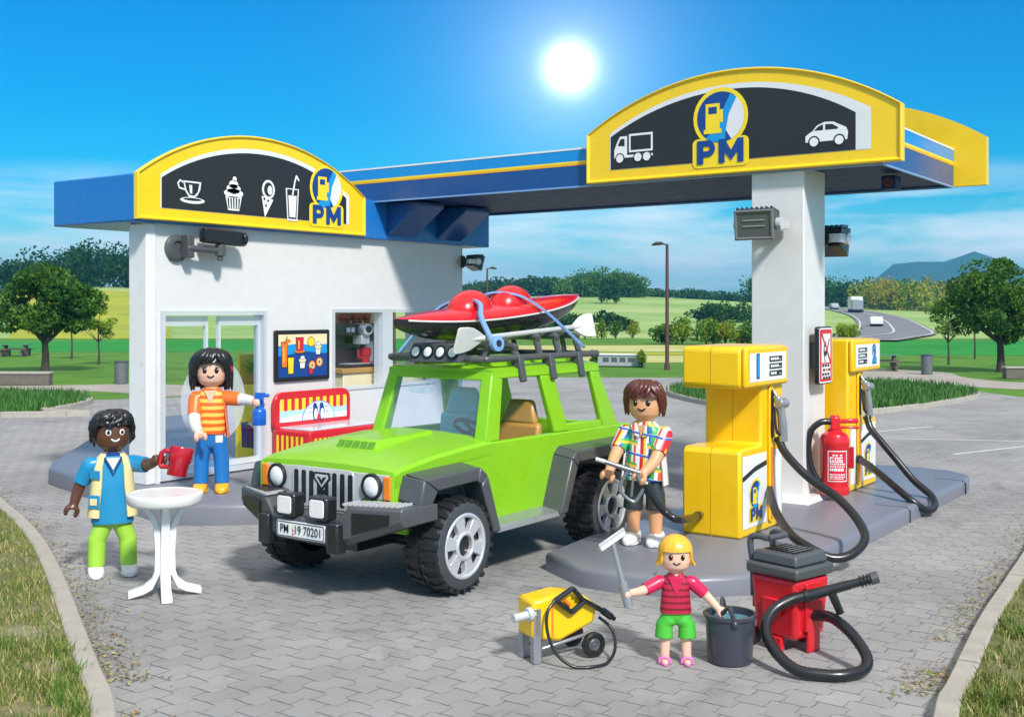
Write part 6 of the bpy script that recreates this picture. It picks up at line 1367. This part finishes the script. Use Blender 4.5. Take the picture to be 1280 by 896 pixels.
for sg in (1, -1):
    mb = MB(); mb.lathe((.27, sg*.14-.0, .10), (0, -1 if sg < 0 else 1, 0), [(.045, .0), (.095, .0), (.10, .01), (.10, .05), (.09, .06), (.062, .06), (.055, .045), (.002, .045)], 26); w_ = mb.build('wheel', 'rubber', pw)
    mb = MB(); mb.lathe((.27, sg*.14, .10), (0, -1 if sg < 0 else 1, 0), [(.055, .047), (.04, .056), (.02, .05), (.002, .06)], 20); mb.build('hub_cap', 'charcoal', w_)
gn = thing('spray_gun', 'black spray gun with its thin hose lying across the yellow pressure washer', 'spray gun', (7.72, 5.10, .003), facing(118))
mb = MB(); d1 = V((.0, -.16, .52))
for a, b in (((-.09, -.17, .50), (.07, -.17, .575)), ((.07, -.17, .575), (.17, -.17, .47)), ((-.09, -.17, .50), (.06, -.17, .385)), ((.06, -.17, .385), (.18, -.17, .46))): mb.tube([a, b], .022, 8)
for k in range(3): mb.tube([(.085+.03*k, -.205, .545-.03*k), (.11+.03*k, -.14, .56-.03*k)], .012, 6)
mb.tube([(.17, -.17, .47), (.36, -.17, .36)], .022, 8); mb.tube([(.36, -.17, .36), (.44, -.17, .30)], .030, 10); mb.tube([(.44, -.17, .30), (.47, -.17, .28)], .02, 8); mb.build('gun_body', 'black', gn)
mb = MB(); mb.tube([(0.0, -.17, .49), (.05, -.17, .44)], .016, 8); mb.build('trigger', 'orange', gn)
mb = MB(); mb.tube(spline([(-.09, -.17, .50), (-.17, -.19, .42), (-.19, -.22, .28), (-.15, -.28, .12), (-.04, -.36, .02), (.10, -.42, .012), (.26, -.40, .02), (.38, -.32, .10), (.41, -.22, .22), (.33, -.15, .31)], 7), .013, 8); mb.build('thin_hose', 'rubber', gn, smooth=60)
# ------------------------------------------------------------------ bucket
bk = thing('bucket', 'dark slate bucket of water held by the girl', 'bucket', (8.42, 3.88, .003))
mb = MB(); mb.lathe((0, 0, 0), (0, 0, 1), [(.002, 0), (.165, 0), (.175, .01), (.198, .355), (.212, .36), (.215, .385), (.205, .392), (.188, .39), (.183, .34), (.165, .05), (.002, .045)], 40); mb.build('pail', 'bucket', bk, smooth=35)
mb = MB(); mb.lathe((0, 0, .335), (0, 0, 1), [(.185, 0), (.184, .001), (.002, .0012)], 32, cap=False); mb.build('water', 'water', bk, smooth=0)
mb = MB(); hd2 = g_l-V(bk.location); e1, e2 = FW*.205+up*.345, FW*-.205+up*.345; mb.tube(spline([e1, e1*.7+hd2*.55+up*.01, hd2, e2*.7+hd2*.55+up*.01, e2], 8), .018, 8); mb.ball(e1, .03, 10); mb.ball(e2, .03, 10); mb.build('bail', 'bucket', bk)
# ------------------------------------------------------------------ red vacuum cleaner
vc = thing('vacuum_cleaner', 'red canister vacuum cleaner with a black lid, coiled hose and wand', 'vacuum cleaner', (9.12, 3.66, .003), facing(40), None, .87)  # +X faces viewer right
mb = MB(); q0, q1 = .235, .27
mb.hexa([(q0, -q0, .12), (q0, q0, .12), (-q0, q0, .12), (-q0, -q0, .12)], [(q1, -q1, .70), (q1, q1, .70), (-q1, q1, .70), (-q1, -q1, .70)]); tk = mb.build('tank', 'red', vc, bevel=.05, seg=4)
mb = MB(); mb.b2((.235, -.13, .2), (.285, .13, .66)); mb.b2((.245, -.09, .0), (.283, .09, .21)); mb.build('front_bracket', 'red', tk, bevel=.012)
mb = MB(); mb.b2((-.1, -.30, .34), (.1, -.24, .50)); mb.build('side_bracket', 'red', tk, bevel=.012); mb = MB(); mb.b2((-.36, -.12, .32), (-.22, .12, .50)); mb.build('rear_bracket', 'red', tk, bevel=.012)
mb = MB(); mb.b2((-.1, -.25, 0), (.08, -.19, .13)); mb.build('foot', 'red', tk, bevel=.008); mb = MB(); mb.b2((-.05, .19, 0), (.05, .25, .13)); mb.build('foot', 'red', tk, bevel=.008)
mb = MB(); mb.hexa([(.30, -.30, .70), (.30, .30, .70), (-.30, .30, .70), (-.30, -.30, .70)], [(.30, -.30, .81), (.30, .30, .81), (-.30, .30, .81), (-.30, -.30, .81)]); lid = mb.build('lid', 'charcoal', vc, bevel=.03)
mb = MB(); mb.hexa([(.26, -.26, .812), (.26, .26, .812), (-.26, .26, .812), (-.26, -.26, .812)], [(.24, -.24, .92), (.24, .24, .92), (-.24, .24, .92), (-.24, -.24, .92)]); mb.build('motor_cover', 'charcoal', lid, bevel=.025)
for k in range(6): mb = MB(); mb.b2((-.17+.06*k, -.16, .922), (-.14+.06*k, .16, .935)); mb.build('vent_rib', 'black', lid, smooth=0)
mb = MB(); mb.tube(spline([(-.30, -.17, .45), (-.31, -.17, .75), (-.34, -.17, .98), (-.27, -.16, 1.03), (-.15, -.14, 1.02)], 5), .032, 10); mb.tube(spline([(-.30, .17, .45), (-.31, .17, .75), (-.34, .17, .98), (-.27, .16, 1.03), (-.15, .14, 1.02)], 5), .032, 10); mb.tube([(-.15, -.14, 1.02), (-.15, .14, 1.02)], .03, 10); mb.build('push_handle', 'charcoal', vc, smooth=60)
for sg in (1, -1):
    mb = MB(); mb.lathe((-.26, sg*.21, .09), (0, sg, 0), [(.03, 0), (.085, 0), (.09, .02), (.09, .05), (.07, .06), (.05, .05), (.002, .05)], 22); mb.build('wheel', 'rubber', vc)
base = FW*9.54+RT*2.31
wn = thing('vacuum_hose', 'thick black vacuum hose coiled in a loop in front of the red vacuum', 'hose', base)
B_ = lambda r, u, fwd: RT*r+up*u-FW*fwd
hp = [B_(.13, .30, .14), B_(.20, .31, .22), B_(.282, .317, .32), B_(.368, .256, .54), B_(.426, .139, .74), B_(.377, .065, .84), B_(.213, .052, .93), B_(.045, .052, .93), B_(-.153, .072, .86), B_(-.266, .159, .66), B_(-.297, .274, .49), B_(-.212, .388, .37), B_(-.052, .466, .32), B_(.084, .498, .32)]
mb = MB(); P = spline(hp, 10); mb.tube(P, [.043+.003*(i % 2) for i in range(len(P))], 14); mb.build('ribbed_hose', 'rubber', wn, smooth=60)
mb = MB(); mb.tube([P[0]-B_(.06, 0, -.05), P[2]], .06, 14); mb.tube([P[-4], P[-1]], .058, 14); mb.build('hose_cuff', 'black', wn)
wd2 = thing('vacuum_wand', 'black vacuum wand with a pistol handle resting against the red vacuum', 'wand', base)
a, b = B_(.05, .487, .32), B_(.609, .65, .36); mb = MB(); mb.tube([a, a*.35+b*.65], [.046, .040], 12); mb.tube([a*.35+b*.65, b], .036, 12); w0 = mb.build('tube', 'black', wd2)
for t in (.80, .85, .90): mb = MB(); p = a*(1-t)+b*t; mb.tube([p, p+(b-a)*.02], .050, 12); mb.build('ring', 'black', w0)
mb = MB(); p = a*.06+b*.94; mb.tube([p, b+(b-a)*.05], .05, 12); mb.build('nozzle_end', 'charcoal', w0, bevel=.005)
mb = MB(); p = a*.62+b*.38; mb.tube([p, p+B_(.08, -.19, 0)], [.036, .032], 10); mb.build('pistol_grip', 'black', w0)
# ------------------------------------------------------------------ trees, hedges, woods
def leafmat(name, c): 
    m = plastic(name, c, .55, var=.2, bump=0, coat=0); P = m.node_tree.nodes['Principled BSDF']
    P.inputs['Specular IOR Level'].default_value = .25
    N, L = m.node_tree.nodes, m.node_tree.links; tr = N.new('ShaderNodeBsdfTranslucent'); tr.inputs[0].default_value = (min(1, c[0]*1.6), min(1, c[1]*1.5), c[2], 1)
    mx = N.new('ShaderNodeMixShader'); mx.inputs[0].default_value = .38; L.new(P.outputs[0], mx.inputs[1]); L.new(tr.outputs[0], mx.inputs[2]); L.new(mx.outputs[0], N['Material Output'].inputs['Surface'])
    return m
for n, c in (('leaf_d', (.022, .085, .014)), ('leaf_m', (.055, .16, .02)), ('leaf_l', (.13, .26, .03)), ('leaf_y', (.34, .42, .03)), ('leaf_a', (.30, .24, .03)), ('leaf_s', (.13, .20, .09)), ('leaf_b', (.008, .045, .018))): M[n] = leafmat(n, c)
def leaves(mb, c, rad, n, leaf, rr, w):
    for _ in range(n):
        while True:
            q = V((rr.uniform(-1, 1), rr.uniform(-1, 1), rr.uniform(-1, 1)))
            if q.length < 1: break
        q = q.normalized()*(q.length**.5)
        p = c+V((q.x*rad[0], q.y*rad[1], q.z*rad[2])); a = V((rr.gauss(0, 1), rr.gauss(0, 1), rr.gauss(0, 1))).normalized(); b = a.cross(V((rr.gauss(0, 1), rr.gauss(0, 1), rr.gauss(0, 1)))).normalized(); s = leaf*rr.uniform(.6, 1.4)
        mb.add([p-a*s, p-b*s*.5, p+a*s, p+b*s*.5], [(0, 1, 2, 3)], rr.choices(range(len(w)), w)[0])
def tree(name, label, r, d, h, th, cr, mats, n, leaf, seed, group=None, cat='tree', clumps=46, tr=.16, gap=.75):
    rr = random.Random(seed); z = hills(r, d)-.03; t = thing(name, label, cat, far(r, d, z), 0, group)
    mb = MB(); mb.tube([(0, 0, 0), (.03, 0, th*.5), (0, .03, th), (.05, 0, th+(h-th)*.5)], [tr*1.3, tr, tr*.85, tr*.3], 9)
    for k in range(6):
        a = k*1.05+rr.random(); e = rr.uniform(.5, 1.0); q = V((math.cos(a)*math.cos(e), math.sin(a)*math.cos(e), math.sin(e))); mb.tube([(0, 0, th*.92), q*cr*.45+V((0, 0, th)), q*cr*.95+V((0, 0, th+.1))], [tr*.6, tr*.35, tr*.1], 6)
    mb.build('trunk', 'bark', t); mb = MB(); cz = (h-th)/2
    for k in range(clumps):
        while True:
            q = V((rr.uniform(-1, 1), rr.uniform(-1, 1), rr.uniform(-1, 1)))
            if .25 < q.length < 1: break
        q = q.normalized()*(.45+.5*rr.random()); c = V((q.x*cr*.92, q.y*cr*.92, th+cz*.92+q.z*cz*.9)); s = rr.uniform(.16, .30)*cr
        up_ = (q.z+1)/2; w = [1.0, 1.0, 1.0]; w[rr.randrange(3)] += 2.5
        leaves(mb, c, (s*1.15, s*1.15, s*.8), n//clumps, leaf, rr, w)
    mb.build('crown', mats, t, smooth=0, recalc=False); return t
G1 = ['leaf_d', 'leaf_m', 'leaf_l']; G2 = ['leaf_m', 'leaf_l', 'leaf_y']; G3 = ['leaf_l', 'leaf_y', 'leaf_s']; G4 = ['leaf_l', 'leaf_y', 'leaf_a']
tree('round_tree', 'broad dark green tree with a round crown on the lawn left of the shop', -21.3, 52, 4.95, 1.45, 2.55, G1, 15000, .095, 11, 'large round trees')
tree('round_tree', 'broad dark green tree with a round crown on the lawn at the right edge', 22.3, 52, 5.3, 1.45, 2.75, G1, 15000, .095, 12, 'large round trees')
tree('leafy_tree', 'yellow green tree cut by the left edge of the photo', -22.6, 46.5, 5.1, 1.3, 1.9, G2, 8000, .09, 13)
tree('leafy_tree', 'yellow green tree beyond the big tree at the right edge', 25.6, 49, 4.4, 1.4, 1.9, G2, 7000, .09, 14)
tree('young_tree', 'slim silvery young tree just right of the big left tree', -21.4, 59, 3.9, 1.3, 1.05, G3, 1900, .075, 15, 'slim young trees', clumps=22, tr=.05)
tree('young_tree', 'slim silvery young tree just left of the big right tree', 22.6, 59, 4.1, 1.3, 1.15, G3, 1900, .075, 16, 'slim young trees', clumps=22, tr=.05)
tree('young_tree', 'thin young tree standing behind the big left tree', -25.5, 66, 3.6, 1.7, .9, G1, 900, .08, 17, 'slim young trees', clumps=16, tr=.05)
tree('young_tree', 'thin young tree standing behind the big right tree', 26.8, 66, 3.8, 1.7, .9, G1, 900, .08, 18, 'slim young trees', clumps=16, tr=.05)
def bush(label, r, d, h, w, mats, n, leaf, seed, group):
    rr = random.Random(seed); t = thing('bush', label, 'bush', far(r, d, hills(r, d)-.02), 0, group); mb = MB()
    for k in range(4): a = k*1.6+rr.random(); mb.tube([(0, 0, 0), (math.cos(a)*w*.25, math.sin(a)*w*.25, h*.6)], [.05, .02], 5)
    mb.build('stems', 'bark', t); mb = MB()
    for k in range(16):
        a = rr.uniform(0, 2*PI); q = rr.uniform(0, .8)*w; zz = rr.uniform(.25, .85)*h*(1-.3*q/w); w_ = [1.0, 1.0, 1.0]; w_[rr.randrange(3)] += 2.2; leaves(mb, V((math.cos(a)*q, math.sin(a)*q, zz)), (w*.38, w*.38, h*.22), n//16, leaf, rr, w_)
    mb.build('foliage', mats, t, smooth=0, recalc=False)
hb = [('darkest bush at the left end of the hedge behind the lamp post', 12.6, 96, 1.9, 1.3, G1), ('tall bright yellow green bush directly right of the lamp post', 14.2, 95, 2.5, 1.5, G2), ('rounded mid green bush third from the lamp post in the hedge', 16.0, 94, 2.4, 1.4, G2),
      ('brightest yellow bush in the middle of the hedge', 17.6, 94, 2.2, 1.4, G4), ('mid green bush next to the pillar in the hedge', 19.4, 94, 2.2, 1.3, ['leaf_m', 'leaf_l', 'leaf_l']), ('olive bush half hidden by the pillar', 21.2, 95, 2.3, 1.4, G2),
      ('yellow green bush seen between the pillar and pump number 2', 27.5, 93, 2.0, 1.4, G4)]
for i, (lb_, r, d, h, w, ms) in enumerate(hb): bush(lb_, r, d, h, w, ms, 1500, .12, 40+i, 'hedge bushes behind the forecourt')
for i, (lb_, r, d, h, w, ms) in enumerate([('small yellow green tree at the far left of the row behind the car roof', 7.2, 112, 1.9, .8, G4), ('small bright tree in the middle of the row behind the car roof', 8.8, 112, 2.1, .7, G2), ('dark bluish small tree in the row behind the car roof', 10.3, 113, 2.2, .8, G1), ('orange tinged small tree left of the lamp post in the row', 12.3, 116, 2.0, .8, G4), ('lone small tree beside the grey cabin', 6.4, 56, 1.0, .3, G2), ('dark shrub hiding the end of the grey cabin', 4.1, 57, .9, .35, G1)]): bush(lb_, r, d, h, w, ms, 700, .10 if d > 100 else .05, 60+i, 'small trees in the fields')
def wood(name, label, spots, mats, seed, leaf, per):
    rr = random.Random(seed); mb = MB()
    for r, d, h, w in spots:
        z = hills(r, d); w_ = [1.0, 1.0, 1.0]; w_[rr.randrange(3)] += 2.5
        for k in range(5): leaves(mb, far(r+rr.uniform(-.4, .4)*w, d+rr.uniform(-.4, .4)*w, z+h*(rr.uniform(.35, .78) if k else .2)), (w*.55, w*.55, h*.27), per, leaf, rr, w_)
    o = mb.build(name, mats, smooth=0, recalc=False); o['kind'] = 'stuff'; tag(o, label, 'wood')
rr_ = random.Random(77)
def row(r0, r1, d0, d1, n, h0, h1, w, env=None):
    out = []
    for i in range(n):
        t = rr_.random(); d = d0+(d1-d0)*rr_.random(); k = env(t) if env else 1
        out.append((r0+(r1-r0)*t, d, rr_.uniform(h0, h1)*k, w*rr_.uniform(.8, 1.2)))
    return out
wood('distant_wood', 'dark green wood on the hill beyond the yellow field at the left', row(-122, -74, 255, 285, 120, 7.5, 10.5, 5.2, lambda t: .75+.3*math.sin(t*3.1)), ['leaf_b', 'leaf_d', 'leaf_d'], 1, .5, 30)
wood('distant_wood', 'rounded green wood on the hilltop above the kayak stern', row(16, 41, 352, 372, 90, 6, 9.5, 4.2, lambda t: .55+.5*math.sin(t*2.6+.2)), ['leaf_d', 'leaf_m', 'leaf_l'], 2, .45, 34)
wood('distant_wood', 'low dark tree line on the hill above the kayak', row(-16, 20, 395, 415, 70, 5, 7.5, 5), ['leaf_b', 'leaf_d', 'leaf_m'], 3, .6, 26)
wood('distant_wood', 'thin tree line along the top of the far field', row(40, 170, 425, 445, 170, 2.2, 5, 4.5), ['leaf_b', 'leaf_d', 'leaf_m'], 4, .6, 20)
wood('distant_wood', 'autumn tinted wood along the motorway at the right', row(98, 165, 300, 335, 150, 6, 10, 4.6), ['leaf_m', 'leaf_a', 'leaf_y'], 5, .5, 30)
wood('distant_wood', 'dark wood behind the motorway bend right of the pillar', row(78, 150, 350, 385, 120, 7, 10, 5), ['leaf_b', 'leaf_d', 'leaf_m'], 6, .6, 28)
wood('distant_wood', 'dark copse on the slope behind the hedge', row(30, 44, 190, 200, 22, 2.5, 4, 2.4)+row(4, 16, 150, 158, 18, 1.6, 2.8, 1.8), ['leaf_b', 'leaf_d', 'leaf_m'], 7, .28, 40)
bush('rounded dark tree standing alone in the pale hillside field', 25.0, 300, 7.5, 3.2, ['leaf_d', 'leaf_d', 'leaf_m'], 1600, .4, 90, None)
# ------------------------------------------------------------------ lamps, bins, tables, walls, cabin, motorway traffic
def lamp(label, r, d, h, sgn):
    t = thing('street_lamp', label, 'street lamp', far(r, d, 0), 0, 'tall street lamps'); mb = MB(); mb.tube([(0, 0, 0), (0, 0, h*.5), (0, 0, h)], [.10, .085, .07], 12); mb.build('pole', 'pole_brown', t)
    mb = MB(); mb.cyl((0, 0, 0), (0, 0, .25), .14); mb.build('base', 'pole_brown', t)
    u = RT*sgn; mb = MB(); mb.tube([V((0, 0, h-.03)), u*.25+V((0, 0, h+.02))], .04, 8); mb.build('arm', 'pole_brown', t); mb = MB(); mb.loft([[u*x+V((0, 0, h+z))+FW*(w*c)+V((0, 0, hh*q)) for c, q in [(math.cos(2*PI*k/12), math.sin(2*PI*k/12)) for k in range(12)]] for x, z, w, hh in ((.18, .02, .05, .04), (.28, .04, .13, .08), (.55, .02, .16, .09), (.72, -.04, .06, .04))]); mb.build('lamp_head', 'bark', t)
lamp('tall brown street lamp standing clear left of the pillar', 7.35, 54, 5.95, -1); lamp('farther street lamp rising behind the kayak on the car roof', -1.85, 85, 5.95, 1)
def bin_(label, r, d):
    t = thing('litter_bin', label, 'litter bin', far(r, d, 0), 0, 'grey concrete litter bins'); mb = MB(); mb.lathe((0, 0, 0), (0, 0, 1), [(.20, 0), (.24, .02), (.25, .8), (.23, .82)], 20); mb.build('drum', 'bin_grey', t); mb = MB(); mb.lathe((0, 0, .82), (0, 0, 1), [(.24, 0), (.26, .01), (.26, .06), (.18, .07), (.16, -.02), (.002, -.03)], 20); mb.build('rim', 'charcoal', t)
bin_('grey litter bin on the path left of the shop corner', -14.95, 43.6); bin_('grey litter bin beside the picnic table at the right', 18.2, 50)
def picnic(label, r, d, rz):
    t = thing('picnic_table', label, 'picnic table', far(r, d, 0), rz, 'picnic tables on the lawn')
    mb = MB()
    for k in range(4): mb.b2((-.9, -.38+.2*k, .70), (.9, -.20+.2*k, .75))
    mb.build('tabletop', 'bench_green', t)
    for sg in (1, -1):
        mb = MB(); mb.b2((-.9, sg*.75-.15, .42), (.9, sg*.75+.15, .47)); mb.build('bench', 'wood', t)
        mb = MB(); mb.b2((sg*.6-.06, -.3, 0), (sg*.6+.06, .3, .698)); mb.b2((sg*.6-.05, -.88, .32), (sg*.6+.05, .88, .40)); mb.b2((sg*.6-.05, .66, 0), (sg*.6+.05, .82, .418)); mb.b2((sg*.6-.05, -.82, 0), (sg*.6+.05, -.66, .418)); mb.build('support', 'wood', t)
picnic('picnic table with a green top on the lawn behind pump number 2', 17.3, 53.5, facing(80)); picnic('distant picnic table on the lawn at the far left', -30.5, 70, facing(95))
def lowwall(label, r0, r1, d):
    t = thing('low_wall', label, 'low wall', far((r0+r1)/2, d, 0), math.atan2(RT.y, RT.x), 'low stone walls'); w = abs(r1-r0); mb = MB(); mb.b2((-w/2, -.2, 0), (w/2, .2, .42)); mb.build('masonry', 'stone', t, bevel=.015); mb = MB(); mb.b2((-w/2-.03, -.24, .422), (w/2+.03, .24, .50)); mb.build('coping', 'concrete', t, bevel=.012)
lowwall('low stone wall along the path at the left edge', -26, -17.4, 43); lowwall('low stone wall below the tree at the right edge', 20.3, 28, 47)
cbn = thing('site_cabin', 'low pale grey cabin on the grass behind the car rear', 'cabin', far(5.45, 57, 0), math.atan2(RT.y, RT.x)-.25)
mb = MB(); mb.b2((-1.1, -.4, .05), (1.1, .4, .58)); b_ = mb.build('walls', 's_grey', cbn, bevel=.01); mb = MB(); mb.b2((-1.15, -.45, .582), (1.15, .45, .64)); mb.build('roof', 's_lgrey', cbn, bevel=.01)
for k in range(4): mb = MB(); mb.b2((-.85+.42*k, -.41, .25), (-.55+.42*k, -.402, .48)); mb.build('window', 'floodglass', b_, smooth=0)
def road_vehicle(label, r, d, L_, w, h, mat, kind, rz):
    t = thing('truck' if kind else 'distant_car', label, 'truck' if kind else 'car', far(r, d, hills(r, d)+.16), rz)
    mb = MB()
    if kind: mb.b2((-L_/2, -w/2, .7), (L_/2-1.9, w/2, h)); mb.build('cargo_box', mat, t, bevel=.05); mb = MB(); mb.b2((L_/2-1.8, -w/2+.1, .6), (L_/2, w/2-.1, h*.8)); mb.build('cab', 'grey_metal', t, bevel=.1)
    else: mb.prism([(x, -w/2, z) for x, z in ((-L_/2, .3), (L_/2, .3), (L_/2, .8), (L_/2-.9, .95), (L_/2-1.6, h), (-L_/2+.7, h), (-L_/2, .9))], (0, w, 0)); mb.build('car_body', mat, t, bevel=.08)
    for x in (-L_/2+.8, L_/2-.9):
        mb = MB()
        mb.cyl((x, -w/2-.02, .35), (x, w/2+.02, .35), .35, n=12); mb.build('wheels', 'rubber', t)
hz = lambda a, b: math.atan2(*(lambda v: (v.y, v.x))(far(*b)-far(*a)))
road_vehicle('white lorry coming round the motorway bend', 79, 262, 8, 2.6, 3.6, 'white', 1, hz((83, 280), (77, 245))); road_vehicle('dark car following the lorry on the motorway bend', 82, 290, 4.4, 1.8, 1.5, 's_grey', 0, hz((86, 312), (83, 280))); road_vehicle('pale car lowest on the motorway slope', 55, 172, 4.3, 1.8, 1.4, 's_lgrey', 0, hz((67, 205), (55, 165)))
# ------------------------------------------------------------------ air
mb = MB(); hc0 = far(0, 2150, 0); mb.at((hc0.x, hc0.y, 0), math.atan2(FW.y, FW.x)); mb.b2((-2260, -2720, -1.1), (2260, 2720, 165)); mb.at()
hz_ = mb.build('haze', 'white', smooth=0); m = bpy.data.materials.new('haze_air'); m.use_nodes = True; N = m.node_tree.nodes; N.clear()
o_ = N.new('ShaderNodeOutputMaterial'); v_ = N.new('ShaderNodeVolumePrincipled'); v_.inputs['Color'].default_value = (.13, .58, 1, 1); v_.inputs['Density'].default_value = .00030; v_.inputs['Anisotropy'].default_value = 0.1
m.node_tree.links.new(v_.outputs[0], o_.inputs['Volume']); hz_.data.materials.clear(); hz_.data.materials.append(m); hz_['kind'] = 'stuff'; tag(hz_, 'pale blue haze hanging over the far hills', 'haze')
